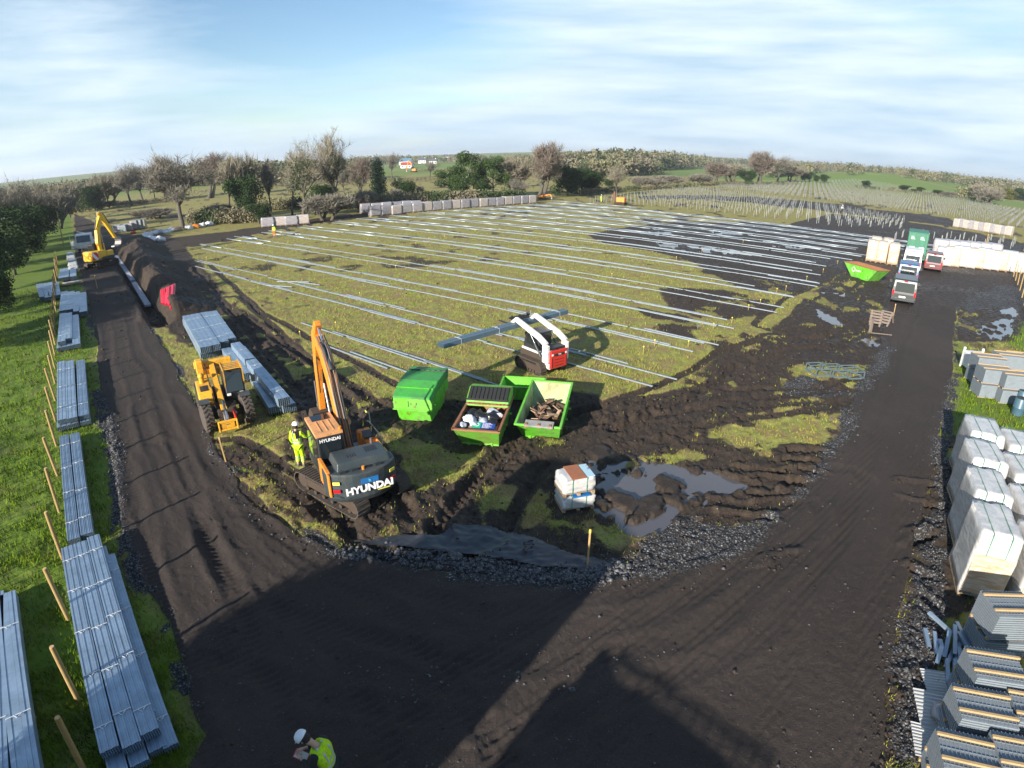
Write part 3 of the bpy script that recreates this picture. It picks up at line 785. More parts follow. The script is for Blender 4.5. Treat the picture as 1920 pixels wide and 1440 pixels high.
def grow(seed, H=12., spread=.9, split=.28, up=.25, twigs=5200, trunk=.28, tw=.022, multi=1, low=.22):
    g = np.random.RandomState(seed)
    segs, tips = [], []
    def rec(p, d, L, r, lev):
        if lev > 5: return
        steps = 3 if lev < 2 else 2
        for s in range(steps):
            d = d + g.normal(0, .10 + .04 * lev, 3); d[2] += up * .12; d /= np.linalg.norm(d)
            q = p + d * L / steps; r2 = r * .86
            segs.append((p.copy(), q.copy(), r, r2, 7 if lev < 1 else 5 if lev < 3 else 3))
            if lev >= 2: tips.append((p.copy(), q.copy(), lev))
            p, r = q, r2
            if lev > 0 and g.rand() < .75:
                a = g.uniform(0, 2 * PI); side = np.array([math.cos(a), math.sin(a), g.uniform(-.1, .5)])
                rec(p, norm(d * .5 + side * spread), L * g.uniform(.45, .7), r * .55, lev + 1)
        k = g.randint(2, 4) if lev else g.randint(4, 6)
        a0 = g.uniform(0, 2 * PI)
        for i in range(k):
            a = a0 + 2 * PI * i / k + g.normal(0, .3)
            sp = g.uniform(.45, 1.0) * spread
            dd = norm(d * 1.0 + np.array([math.cos(a), math.sin(a), .15 + up * g.rand()]) * sp)
            rec(p, dd, L * g.uniform(.62, .85), r * g.uniform(.6, .78), lev + 1)
    norm = lambda v: v / np.linalg.norm(v)
    for m in range(multi):
        d0 = norm(np.array([g.normal(0, .12 * multi), g.normal(0, .12 * multi), 1]))
        rec(np.array([g.normal(0, .15 * (multi - 1)), g.normal(0, .15 * (multi - 1)), -.2]), d0, H * low, trunk, 0)
    tv, tf_ = tubes_np(segs)
    # twigs: many thin slivers leaving the outer branches
    T0 = np.array([t[0] for t in tips]); T1 = np.array([t[1] for t in tips]); lv = np.array([t[2] for t in tips])
    wt = np.where(lv >= 4, 3.0, np.where(lv == 3, 1.5, .5)); wt /= wt.sum()
    k = g.choice(len(T0), twigs, p=wt); u = g.rand(twigs, 1)
    s0 = T0[k] * (1 - u) + T1[k] * u
    ax = T1[k] - T0[k]; ax /= np.linalg.norm(ax, axis=1, keepdims=True) + 1e-9
    dr = ax * .7 + g.normal(0, .55, (twigs, 3)); dr[:, 2] += .35; dr /= np.linalg.norm(dr, axis=1, keepdims=True)
    Lt = g.uniform(.35, 1.15, (twigs, 1)) * H / 12
    s1 = s0 + dr * Lt
    pw = np.cross(dr, g.normal(0, 1, (twigs, 3))); pw /= np.linalg.norm(pw, axis=1, keepdims=True) + 1e-9
    pw *= tw * g.uniform(.6, 1.4, (twigs, 1))
    tv2 = np.stack([s0 - pw, s0 + pw, s1], 1).reshape(-1, 3); tf2 = np.arange(twigs * 3).reshape(-1, 3)
    top = max(tv[:, 2].max(), tv2[:, 2].max())
    k = H / top
    return tv * k, tf_, tv2 * k, tf2
def leaves(seed, blobs, n, size, flat=.0):
    """leaf clumps spread through uneven lobes; blobs: (x, y, z, rx, ry, rz)"""
    g = np.random.RandomState(seed)
    B = np.array(blobs); w = (B[:, 3] * B[:, 4] * B[:, 5]) ** (2 / 3); w /= w.sum()
    k = g.choice(len(B), n, p=w)
    d = g.normal(0, 1, (n, 3)); d /= np.linalg.norm(d, axis=1, keepdims=True)
    r = g.uniform(0, 1, (n, 1)) ** .38
    lump = .78 + .5 * vnoise(d[:, 0] * 2.3 + B[k, 0] * 3, d[:, 1] * 2.3 + d[:, 2] * 2.1 + B[k, 1] * 3, seed)[:, None]
    c = B[k, :3] + d * B[k, 3:] * r * lump
    a = g.normal(0, 1, (n, 3)); a /= np.linalg.norm(a, axis=1, keepdims=True)
    b = np.cross(a, g.normal(0, 1, (n, 3))); b /= np.linalg.norm(b, axis=1, keepdims=True) + 1e-9
    s = size * g.uniform(.5, 1.3, (n, 1))
    V = np.stack([c - a * s, c - b * s * .6, c + a * s, c + b * s * .6], 1).reshape(-1, 3)
    return V, np.arange(n * 4).reshape(-1, 4)
PROTO = {}
def mk_bare(key, seed, mat, ivy=0, **k):
    tv, tf_, wv, wf = grow(seed, **k)
    PROTO[key] = ([('trunk', tv, tf_, None, M_BARK), ('crown', wv, None, wf, mat)], k.get('H', 12.), np.ptp(wv[:, 0]) )
    if ivy:
        H = k.get('H', 12.); g = np.random.RandomState(seed + 1)
        bl = []
        lowv = tv[tv[:, 2] < H * .62]
        for i in range(0, int(22 * ivy)):
            q = lowv[g.randint(len(lowv))]
            bl.append((q[0] * .6, q[1] * .6, q[2], .5 + .5 * g.rand(), .5 + .5 * g.rand(), .7 + .6 * g.rand()))
        V, F = leaves(seed, bl, int(2600 * ivy), .13)
        PROTO[key][0].append(('ivy', V, F, None, M_IVY))
mk_bare('oak', 11, M_TWIG, H=12, spread=1.05, twigs=4600)
mk_bare('oak2', 23, M_TWIG, H=12, spread=.95, twigs=4200, ivy=.5)
mk_bare('ash', 31, M_TWIGP, H=13, spread=.62, up=.5, twigs=3000, tw=.019, ivy=.8)
mk_bare('ash2', 47, M_TWIGP, H=13, spread=.55, up=.6, twigs=4200, ivy=1.0)
mk_bare('round', 53, M_TWIGR, H=11, spread=.9, up=.4, twigs=8500, tw=.022, multi=2, low=.17, ivy=.7)
mk_bare('thin', 67, M_TWIGP, H=9, spread=.8, twigs=3000, trunk=.16)
mk_bare('willow', 71, M_TWIGP, H=8, spread=.7, up=.7, twigs=7000, trunk=.2, multi=3, low=.14)
mk_bare('thorn', 83, M_TWIG, H=5, spread=1.1, twigs=6500, trunk=.12, multi=3, low=.12, tw=.016)
def mk_leafy(key, seed, mat, blobs, n, size, H, trunk_r=.2):
    V, F = leaves(seed, blobs, n, size)
    g = np.random.RandomState(seed + 5)
    segs = [(np.array([0, 0, -.2]), np.array([.1, .05, H * .45]), trunk_r, trunk_r * .6, 7), (np.array([.1, .05, H * .45]), np.array([0, 0, H * .85]), trunk_r * .6, .04, 5)]
    for b in blobs: segs.append((np.array([.05, 0, max(.3, b[2] * .55)]), np.array(b[:3], float), trunk_r * .4, .03, 4))
    tv, tf_ = tubes_np(segs)
    PROTO[key] = ([('trunk', tv, tf_, None, M_BARK), ('crown', V, F, None, mat)], H, np.ptp(V[:, 0]))
g0 = random.Random(5)
def lobes(n, H, rx, z0, rz, s):
    return [(g0.uniform(-rx, rx), g0.uniform(-rx, rx), g0.uniform(z0, H - rz), s * g0.uniform(.7, 1.3), s * g0.uniform(.7, 1.3), rz * g0.uniform(.7, 1.2)) for _ in range(n)]
mk_leafy('pine', 3, M_PINE, lobes(13, 11, 2.6, 4.0, 1.2, 1.5), 9000, .16, 11)
mk_leafy('pine2', 4, M_PINE, lobes(11, 10, 2.1, 3.4, 1.1, 1.3), 7500, .16, 10)
mk_leafy('cypress', 6, M_DARKC, [(0, 0, z, 1.5 - .08 * z, 1.4 - .08 * z, 1.4) for z in (1.2, 2.6, 4, 5.4, 6.8, 8.2)], 8000, .13, 9.3)
mk_leafy('holly', 8, M_IVY, lobes(8, 5, 1.3, 1.0, .9, 1.2), 6000, .12, 5)
mk_leafy('ivyhedge', 9, M_IVY, lobes(12, 9, 1.9, 1.2, 1.3, 1.4), 9000, .14, 9)
mk_leafy('gorsebush', 10, M_GORSE, lobes(8, 4, 1.5, .8, .7, 1.0), 5000, .11, 4)
MESH = {}
for key, (parts, H_, W_) in PROTO.items():
    MESH[key] = []
    for (nm, v, f4, f3, mt_) in parts:
        o = np_mesh(nm, v, f4, f3, mt_)
        MESH[key].append((nm, o.data)); bpy.data.objects.remove(o)
def top_height(px, py, g):
    r = ray(px, py); return CAM_H + math.hypot(g.x, g.y) * r.z / math.hypot(r.x, r.y) - g.z
KINDNAME = dict(oak='bare_tree', oak2='bare_tree', ash='bare_tree', ash2='bare_tree', round='bare_tree', thin='bare_tree', willow='bare_tree', thorn='thorn_bush', pine='pine_tree', pine2='pine_tree', cypress='evergreen_tree', holly='evergreen_bush', ivyhedge='evergreen_tree', gorsebush='gorse_bush')
rt = random.Random(99)
def tree(kind, px, py, top, wpx, label, group=None, h=None, dpx=None):
    g = P(px, py); parts, H_, W_ = MESH[kind], PROTO[kind][1], PROTO[kind][2]
    hh = h if h else top_height(px, top, g)
    hh = max(hh, 1.0) * (1.07 if kind in ('oak', 'oak2', 'ash', 'ash2', 'round', 'willow', 'thin') else 1.0)
    D = (g - Vector((0, 0, CAM_H))).length
    ww = wpx / 1000 * D * 1.08                 # metres across for a width in photograph pixels
    t = empty(KINDNAME[kind], (g.x, g.y, g.z - .05), rt.uniform(0, 6.28), label, {'b': 'tree', 't': 'bush', 'p': 'tree', 'e': 'tree', 'g': 'bush'}[KINDNAME[kind][0]] if kind != 'holly' else 'bush', group)
    sx = ww / W_
    t.scale = (sx, sx, hh / H_)
    for nm, me in parts: link(bpy.data.objects.new(nm, me), t)
    return t
TREES = [
 # kind, base x, base y, top y, width, label
 ('ivyhedge', -75, 640, 352, 130, 'dark ivy-clad tree at the far left edge, nearest to the verge'),
 ('ivyhedge', -20, 575, 350, 90, 'ivy-covered tree in the left hedge, second from the camera'),
 ('holly', 12, 545, 440, 70, 'low dark evergreen at the foot of the left hedge'),
 ('ivyhedge', 22, 500, 338, 100, 'tall green ivy tree of the left hedge, above the grass bank'),
 ('ivyhedge', 36, 480, 344, 70, 'ivy tree in the left hedge with a ragged dark top'),
 ('ivyhedge', 66, 458, 348, 60, 'dark ivy tree farther along the left hedge'),
 ('ivyhedge', 84, 445, 356, 50, 'dark ivy tree at the far end of the left hedge'),
 ('holly', -2, 600, 505, 60, 'bramble mound under the left hedge'),
 ('holly', 30, 515, 450, 50, 'second bramble mound under the left hedge'),
 ('holly', 56, 480, 430, 44, 'third bramble mound under the left hedge'),
 ('oak2', 8, 490, 330, 110, 'bare tree rising behind the ivy at the left edge'),
 ('oak', 62, 452, 322, 80, 'bare brown tree with a fine twig top at the left end of the skyline'),
 ('ivyhedge', 52, 470, 356, 60, 'green ivy mound beside the bare tree at the left end'),
 ('holly', 70, 455, 395, 50, 'small dark bush low in the left hedge'),
 ('thorn', 92, 432, 352, 60, 'grey brown thorn tangle next to the left hedge'),
 ('willow', 105, 420, 338, 55, 'pale many-stemmed tree near the left hedge corner'),
 ('thin', 132, 408, 332, 50, 'bare tree with a pale leaning trunk behind the yellow excavator'),
 ('oak', 150, 398, 334, 55, 'bare brown tree right of the leaning pale trunk'),
 ('ivyhedge', 168, 397, 330, 38, 'evergreen tree with a dark top left of the grass paddock'),
 ('ivyhedge', 180, 394, 326, 30, 'narrow evergreen standing just right of its dark-topped twin'),
 ('holly', 183, 400, 374, 22, 'small ivy stump bush at the edge of the paddock'),
 ('willow', 202, 388, 322, 50, 'pale twiggy tree over the low dark hedge'),
 ('holly', 205, 390, 376, 30, 'low dark hedge bush under the pale twiggy tree'),
 ('oak', 248, 386, 303, 56, 'leaning bare tree with a forked trunk above the paddock hedge'),
 ('oak2', 270, 381, 300, 62, 'bare ivy-stemmed tree beside the forked leaning one'),
 ('thin', 292, 378, 312, 36, 'slim bare tree between the forked pair and the great oak'),
 ('oak', 343, 428, 274, 128, 'great spreading bare oak with a short stout trunk on the field edge'),
 ('round', 318, 375, 288, 60, 'rounded bare tree behind the great oak, left side'),
 ('round', 395, 372, 284, 74, 'rounded bare tree behind the great oak, right side'),
 ('thorn', 290, 412, 388, 66, 'low tangle of brambles left of the great oak'),
 ('thorn', 392, 418, 380, 70, 'grey bramble tangle right of the great oak'),
 ('ash2', 430, 400, 287, 60, 'bare tree with pale upright twigs left of the ivy column'),
 ('ivyhedge', 466, 415, 292, 48, 'tree wrapped in dark ivy with pale twigs on top'),
 ('willow', 462, 405, 280, 56, 'pale twiggy tree behind the ivy-wrapped one'),
 ('holly', 486, 420, 378, 40, 'dark round bush at the foot of the ivy-wrapped tree'),
 ('oak2', 508, 398, 292, 56, 'bare tree between the ivy-wrapped tree and the tall pale ash'),
 ('ash', 568, 414, 250, 96, 'tall ash with bright upright branches and an ivy-clad trunk'),
 ('ash', 548, 404, 262, 60, 'second tall ash with bright upright branches, on the left of its twin'),
 ('ash2', 626, 404, 240, 84, 'tallest tree of the hedgerow with a dense bare fan-shaped crown'),
 ('ivyhedge', 612, 402, 322, 56, 'ivy mass at the foot of the tallest bare tree'),
 ('thorn', 600, 412, 356, 80, 'tangled thorn bush in front of the tallest tree'),
 ('oak', 648, 372, 300, 36, 'low leaning bare tree just right of the tallest one'),
 ('round', 672, 374, 292, 56, 'brown rounded bare tree left of the dark cypress'),
 ('thorn', 672, 398, 352, 54, 'brown thorn bush left of the dark cypress'),
 ('cypress', 711, 380, 300, 34, 'dark narrow cypress standing on its own in the hedgerow'),
 ('oak2', 734, 336, 284, 34, 'ivy-stemmed bare tree beyond the cypress at the paddock corner'),
 ('thorn', 738, 380, 352, 36, 'low brown thorn bush right of the cypress'),
 ('holly', 762, 376, 336, 44, 'round dark evergreen bush right of the cypress'),
 ('thin', 788, 374, 346, 28, 'small bare tree between the round bush and the pines'),
 ('oak2', 806, 332, 300, 30, 'small bare tree in the paddock beside the orange excavator'),
 ('pine2', 846, 372, 302, 54, 'broad green pine at the left of the pine clump'),
 ('pine', 888, 372, 277, 60, 'tallest green pine of the clump with a rounded head'),
 ('pine', 925, 370, 288, 58, 'bright green pine at the right of the clump'),
 ('pine2', 868, 376, 320, 42, 'small yellowish pine in front of the tall pair'),
 ('holly', 908, 376, 338, 40, 'dark evergreen bush below the pines'),
 ('ivyhedge', 946, 352, 274, 22, 'narrow dark tree top showing between the pines and the big round tree'),
 ('willow', 962, 368, 288, 52, 'brown twiggy tree left of the big round bare tree'),
 ('round', 1010, 372, 263, 92, 'big round-headed bare tree with an ivy trunk beside the pale pallet row'),
 ('oak', 965, 378, 330, 46, 'low bare scrub under the round-headed tree'),
 ('ivyhedge', 1064, 366, 288, 56, 'dark ivy-covered tree right of the round-headed one'),
 ('ivyhedge', 1092, 362, 296, 60, 'dark evergreen mound sloping down to the right'),
 ('holly', 1108, 362, 318, 50, 'dark bush ending the evergreen mound'),
 ('thin', 1156, 366, 305, 52, 'small bare tree with a thin trunk behind the piling machine'),
 ('holly', 1142, 352, 334, 26, 'small dark bush left of the bare tree behind the piling machine'),
 ('thorn', 1196, 354, 326, 34, 'brown thorn with an ivy stump at the field corner'),
 ('thorn', 1222, 352, 332, 46, 'brown thorn hedge piece, first right of the field corner'),
 ('thorn', 1258, 350, 326, 52, 'brown thorn hedge piece, second right of the field corner'),
 ('thorn', 1300, 346, 322, 56, 'reddish thorn hedge piece with fallen pale branches'),
 ('round', 1338, 344, 302, 60, 'purple brown rounded tree in the hedge behind the posts'),
 ('willow', 1372, 343, 304, 46, 'pale green twiggy tree between the two rounded hedge trees'),
 ('round', 1418, 345, 281, 66, 'large rounded hedge tree with dark ivy at its foot'),
 ('ivyhedge', 1400, 345, 308, 30, 'dark ivy clump at the foot of the large rounded hedge tree'),
 ('oak2', 1456, 343, 290, 54, 'bare tree at the right end of the field hedge'),
 ('willow', 1482, 342, 306, 36, 'pale twiggy tree at the end of the field hedge'),
 ('holly', 1508, 342, 322, 16, 'small green bush, first of a row before the hill pasture'),
 ('holly', 1518, 341, 320, 18, 'green bush, second of the row before the hill pasture'),
 ('holly', 1532, 343, 328, 14, 'green bush, third of the row before the hill pasture'),
 ('holly', 1546, 344, 326, 18, 'green bush, last of the row before the hill pasture'),
 ('ivyhedge', 1622, 351, 333, 16, 'lone round tree standing in the green hill pasture'),
 ('holly', 1693, 359, 346, 22, 'dark round bush at the foot of the hill pasture'),
 ('thorn', 1668, 356, 349, 14, 'small brown bush left of the dark round one below the pasture'),
 ('holly', 1714, 361, 354, 16, 'low dark bush right of the round one below the pasture'),
 ('holly', 1726, 362, 350, 14, 'narrow dark bush below the hill pasture'),
 ('holly', 1755, 366, 355, 16, 'small dark bush below the right end of the pasture'),
 ('thorn', 1786, 370, 358, 30, 'brown scrub at the right end of the pasture hedge'),
 ('willow', 1838, 376, 342, 40, 'pale bare tree right of the hill pasture'),
 ('thorn', 1866, 384, 350, 50, 'brown thicket near the right edge'),
 ('gorsebush', 1892, 374, 352, 30, 'yellow flowering gorse bush near the right edge'),
 ('ivyhedge', 1915, 376, 344, 30, 'dark evergreen at the right edge of the photo'),
]
for a in TREES: tree(*a[:5], a[5], 'trees and bushes along the field hedges')
# tall shelter trees standing left of and behind the camera: they shade the grass bank
for k, (x_, y_, h_, kd) in enumerate([(-44, 27, 9, 'oak'), (-52, 36, 10, 'ash2'), (-58, 50, 10, 'oak2'), (-31, 8, 6, 'thin'), (-66, 60, 9, 'oak')]):
    t = empty('bare_tree', (x_, y_, 0), k * 1.3, ['bare oak outside the left of the picture beside the verge', 'upright bare ash outside the left of the picture', 'ivy-stemmed bare tree outside the left of the picture', 'thin bare tree nearest the camera, outside the left of the picture', 'broad bare tree outside the left edge behind the ivy hedge'][k], 'tree', 'shelter trees left of the picture')
    s_ = h_ / PROTO[kd][1]; t.scale = (s_, s_, s_)
    for nm, me in MESH[kd]: link(bpy.data.objects.new(nm, me), t)
# far woods and hedgerows that read as one mass
def far_mass(name, lines, label, seed, mats, step=1.0):
    g = np.random.RandomState(seed)
    C, S, Hh = [], [], []
    for (pts, top_lo, top_hi, rows) in lines:
        for r in range(rows):
            for i in range(len(pts) - 1):
                (ax, ay), (bx, by) = pts[i], pts[i + 1]
                n = max(1, int(abs(bx - ax) / 7 * step))
                for k in range(n):
                    u = (k + g.rand()) / n
                    px, py = ax + (bx - ax) * u, ay + (by - ay) * u - r * 1.6
                    q = P(px, py)
                    tlo = top_lo[i] + (top_lo[i + 1] - top_lo[i]) * u
                    h = top_height(px, tlo + g.uniform(-1, 1) * top_hi, q)
                    h = min(max(h, 2.0), 16)
                    C.append((q.x, q.y, q.z)); Hh.append(h)
    C = np.array(C); Hh = np.array(Hh); n = len(C)
    m = 150
    rad = Hh * g.uniform(.38, .62, n)
    d = g.normal(0, 1, (n, m, 3)); d /= np.linalg.norm(d, axis=2, keepdims=True)
    rr = g.uniform(0, 1, (n, m, 1)) ** .4
    lump = .7 + .6 * vnoise(d[..., 0] * 2 + np.arange(n)[:, None] * 3.1, d[..., 1] * 2 + d[..., 2] * 2)[..., None]
    c = d * rr * lump * np.stack([rad, rad, Hh * .5], -1)[:, None]; c[..., 2] += Hh[:, None] * .5
    c += C[:, None]
    a = g.normal(0, 1, (n, m, 3)); a /= np.linalg.norm(a, axis=2, keepdims=True)
    b = np.cross(a, g.normal(0, 1, (n, m, 3))); b /= np.linalg.norm(b, axis=2, keepdims=True) + 1e-9
    s = (Hh[:, None, None] * .085) * g.uniform(.5, 1.5, (n, m, 1))
    V = np.stack([c - a * s, c - b * s * .45, c + a * s, c + b * s * .45], 2).reshape(-1, 3)
    return tag(np_mesh(name, V, np.arange(n * m * 4).reshape(-1, 4), None, mats), label, 'woodland', kind='stuff')
tfw = NT('far_woods'); o_ = tfw.pos()
k_ = tfw.mix(tfw.ramp(tfw.noise(o_, .045, 3), [(.38, 0), (.6, 1)]), (.165, .14, .10), (.20, .19, .095))
k_ = tfw.mix(tfw.ramp(tfw.noise(o_, .09, 3), [(.5, 0), (.56, 1)]), k_, (.045, .07, .025))
k_ = tfw.mix(tfw.ramp(tfw.noise(o_, .8, 2), [(.5, 0), (.8, .6)]), k_, (.27, .235, .15))
tfw.set(base=k_, rough=.9, spec=.2)
far_mass('far_woods', [
    ([(660, 311), (760, 306), (860, 304), (960, 304), (1060, 303)], [292, 291, 291, 290, 289], 2, 2),
    ([(960, 322), (1080, 322), (1140, 322), (1250, 318), (1330, 314)], [296, 286, 280, 284, 292], 4, 3),
    ([(1060, 308), (1200, 306), (1350, 311), (1500, 318), (1700, 334), (1920, 362)], [283, 283, 289, 299, 315, 340], 3, 3),
    ([(1080, 332), (1180, 330), (1240, 326)], [300, 294, 300], 4, 2),
    ([(1440, 334), (1560, 322), (1700, 331), (1800, 345), (1930, 368)], [304, 309, 318, 330, 352], 4, 3),
    ([(1800, 372), (1860, 368), (1940, 378)], [345, 345, 352], 4, 2)], 'brown and green distant woods along the horizon', 5, tfw.m)
far_mass('far_woods', [
    ([(-40, 380), (60, 372), (160, 366), (260, 356), (360, 350), (480, 345), (600, 340), (700, 335)], [354, 347, 336, 320, 307, 302, 301, 299], 3, 2),
    ([(100, 392), (200, 388)], [350, 340], 3, 1)], 'grey brown wood behind the left hedgerow trees', 6, tfw.m)
far_mass('far_hedges', [
    ([(440, 352), (560, 348), (660, 342)], [344, 340, 335], 1, 1),
    ([(700, 341), (820, 340), (900, 338)], [336, 335, 333], 1, 1), ([(480, 396), (560, 392), (660, 392), (760, 388), (900, 384), (980, 380)], [374, 372, 368, 362, 358, 356], 4, 3),
    ([(780, 322), (860, 320), (900, 320)], [318, 316, 316], 1, 1),
    ([(1180, 342), (1260, 338), (1330, 334)], [336, 332, 328], 1, 1), ([(1170, 322), (1260, 319)], [318, 315], 1, 1),
    ([(1090, 366), (1190, 358), (1330, 348), (1500, 347)], [356, 348, 340, 341], 2, 1),
    ([(1600, 352), (1740, 366), (1830, 378)], [349, 362, 370], 1, 1),
    ([(210, 390), (300, 381), (330, 378)], [380, 372, 370], 1, 1), ([(360, 422), (470, 418), (500, 416)], [396, 388, 388], 5, 3)], 'low clipped and overgrown hedges between the far fields', 7, tfw.m, 1.6)
# ================================================================ GALVANISED RAILS LAID OUT IN THE FIELD, DRIVEN POSTS
def galv(name, c=(.40, .46, .52), rough=.42, metal=.55, streak=None):
    t = NT(name); o = t.obj()
    n = t.noise(o, 2.2, 5, .6); n2 = t.noise(o, 30, 3)
    base = t.mix(t.ramp(n, [(.3, 0), (.7, 1)]), tuple(x * .78 for x in c), tuple(min(1, x * 1.18) for x in c))
    t.set(base=t.mix(t.ramp(n2, [(.45, 0), (.8, .4)]), base, tuple(x * 1.3 for x in c)), rough=rough, metal=metal)
    t.bump(n2, .05, .004)
    return t.m
M_GALV = galv('galvanised_steel', (.30, .40, .505))
M_GALVL = galv('bright_galvanised_rail', (.29, .335, .37), .45, .35)
M_POST = galv('galvanised_post', (.21, .22, .205), .6, .1)
def chan_rail(L, w=.085, h=.06, t=.006):
    """open channel section, flanges down"""
    m = MB()
    m.box((0, 0, h - t / 2), (L, w, t)); m.box((0, w / 2 - t / 2, h / 2 - t / 2), (L, t, h - t)); m.box((0, -w / 2 + t / 2, h / 2 - t / 2), (L, t, h - t))
    return m
RAILM = []
for L_ in (7.6, 6.4, 5.2):
    o = chan_rail(L_).build('purlin_rail', M_GALVL); RAILM.append((L_, o.data)); bpy.data.objects.remove(o)
dr = Vector((math.sin(R(130)), math.cos(R(130)), 0)); nr = Vector((-dr.y, dr.x, 0))
if nr.y < 0: nr = -nr
FIELD = PP([(955, 735), (745, 700), (600, 645), (560, 600), (362, 505), (352, 462), (440, 442), (530, 428), (670, 410), (800, 396), (1005, 380), (1035, 375), (1290, 399), (1480, 420), (1700, 452), (1905, 478), (1905, 500), (1650, 462), (1600, 492), (1555, 522), (1528, 540), (1494, 564), (1440, 592), (1410, 622), (1322, 654), (1310, 671), (1262, 718), (1214, 733)])
fa = np.asarray(FIELD)
rr_ = random.Random(3)
cand = []
base_n = [18.35, 20.25]
for k in range(16):
    for b in base_n:
        nn = b + 6.66 * k
        if k == 0 and b > 19: nn = 20.2
        # clip the line n.p = nn against the field outline
        ss_ = []
        for i in range(len(fa)):
            p, q = fa[i], fa[(i + 1) % len(fa)]
            a = p[0] * nr.x + p[1] * nr.y - nn; c = q[0] * nr.x + q[1] * nr.y - nn
            if a * c < 0:
                u = a / (a - c); pt = p + (q - p) * u
                ss_.append(pt[0] * dr.x + pt[1] * dr.y)
        ss_.sort()
        for s0, s1 in zip(ss_[::2], ss_[1::2]):
            if s1 - s0 < 4: continue
            for strand in range(2):
                s = s0 + rr_.uniform(0, 3) + strand * 1.5; off = (strand - .5) * .26 + rr_.uniform(-.05, .05)
                while s < s1 - 3:
                    L_, me = rr_.choice(RAILM)
                    if s + L_ > s1 + .2: L_, me = RAILM[2]
                    if s + L_ > s1 + .4: break
                    if rr_.random() > (.04 if strand == 0 else .35):
                        c = dr * (s + L_ / 2) + nr * (nn + off + rr_.uniform(-.07, .07))
                        cand.append((math.hypot(c.x, c.y), c, rr_.gauss(0, .013), L_, me))
                        if rr_.random() < .3:
                            c2 = c + nr * rr_.choice([-.16, .18]) + dr * rr_.uniform(-1.6, .1)
                            cand.append((math.hypot(c2.x, c2.y), c2, rr_.gauss(0, .02), L_, me))
                    s += L_ - rr_.uniform(-.4, .5)
def vis_cover(p):   # rails wholly behind the skips and the excavator are left out
    return False
cand.sort(key=lambda c: c[0])
az_r = math.atan2(dr.y, dr.x)
zofs = lambda c: max(gz(c.x, c.y), gz(c.x + 2 * dr.x, c.y + 2 * dr.y), gz(c.x - 2 * dr.x, c.y - 2 * dr.y)) + .015
for D_, c, a, L_, me in cand[:296]:
    o = bpy.data.objects.new('purlin_rail', me); COL.objects.link(o)
    o.location = (c.x, c.y, zofs(c)); o.rotation_euler = (0, 0, az_r + a)
    tag(o, 'long galvanised channel rail lying end to end in the field rows', 'rail', 'galvanised rails laid in long parallel rows on the field')
V, F, b = [], [], 0
for D_, c, a, L_, me in cand[296:]:
    d = Vector((math.cos(az_r + a), math.sin(az_r + a), 0)); w = Vector((-d.y, d.x, 0)) * (.055)
    z = zofs(c)
    for s1, s2 in ((-1, -1), (1, -1), (1, 1), (-1, 1)):
        p = c + d * (L_ / 2 * s1) + w * s2; V += [(p.x, p.y, z), (p.x, p.y, z + .08)]
    for k in range(4): F.append((b + 2 * k, b + (2 * k + 2) % 8, b + (2 * k + 3) % 8, b + 2 * k + 1))
    F.append((b + 1, b + 3, b + 5, b + 7)); b += 8
tag(np_mesh('purlin_rails', np.array(V), np.array(F), None, M_GALVL), 'remaining galvanised rails in the farther rows of the field', 'rails', kind='stuff')
print('rails', len(cand))
# ---- driven posts
REG = [PP([(1090, 384), (1130, 372), (1240, 358), (1300, 352), (1420, 366), (1600, 394), (1700, 412), (1690, 430), (1560, 424), (1500, 413), (1430, 408), (1290, 394), (1160, 382)]),
       PP([(1335, 352), (1360, 347), (1470, 343), (1600, 350), (1780, 372), (1925, 396), (1960, 440), (1905, 425), (1790, 408), (1640, 388), (1500, 370), (1400, 360)]),
       PP([(1660, 445), (1700, 440), (1900, 452), (1925, 462), (1925, 470), (1780, 458), (1660, 450)])]
posts = []
for k in range(8, 75):
    for b in ((18.35, 20.25, 22.6) if k > 17 else (18.35, 20.25)):
        nn = b + 6.66 * k + 1
        for s in np.arange(-200, 420, 2.2):
            p = dr * (s + (k * .7) % 2.2) + nr * nn
            posts.append((p.x, p.y))
posts = np.array(posts) + np.random.RandomState(4).normal(0, .07, (len(posts), 2))
keep = np.zeros(len(posts), bool)
for rg in REG: keep |= sdf(posts[:, 0], posts[:, 1], rg) < 0
posts = posts[keep]
posts = posts[np.argsort(np.hypot(posts[:, 0], posts[:, 1]))]
pm = MB()
for (c, s) in (((0, .04, .6), (.09, .012, 1.4)), ((0, -.04, .6), (.09, .012, 1.4)), ((-.04, 0, .6), (.012, .068, 1.4))): pm.box(c, s)
po = pm.build('driven_post', M_POST); pme = po.data; bpy.data.objects.remove(po)
print('posts', len(posts))
for x_, y_ in posts[:296]:
    o = bpy.data.objects.new('driven_post', pme); COL.objects.link(o); o.location = (x_, y_, float(terrain(x_, y_)) - .1 + rr_.uniform(-.12, .12)); o.rotation_euler = (rr_.gauss(0, .012), rr_.gauss(0, .012), az_r)
    tag(o, 'short galvanised post driven upright in the grid beyond the rails', 'post', 'grid of driven steel posts in the far field')
q = posts[296:]
zt = terrain(q[:, 0], q[:, 1]); n = len(q); hw = .035
offs = np.array([(-hw, -hw), (hw, -hw), (hw, hw), (-hw, hw)])
V = np.zeros((n, 8, 3)); V[:, :4, :2] = q[:, None] + offs; V[:, 4:, :2] = q[:, None] + offs; V[:, :4, 2] = zt[:, None] - .2; V[:, 4:, 2] = zt[:, None] + np.random.RandomState(2).uniform(.95, 1.3, (n, 1))
F = np.array([(0, 1, 5, 4), (1, 2, 6, 5), (2, 3, 7, 6), (3, 0, 4, 7), (4, 5, 6, 7)])
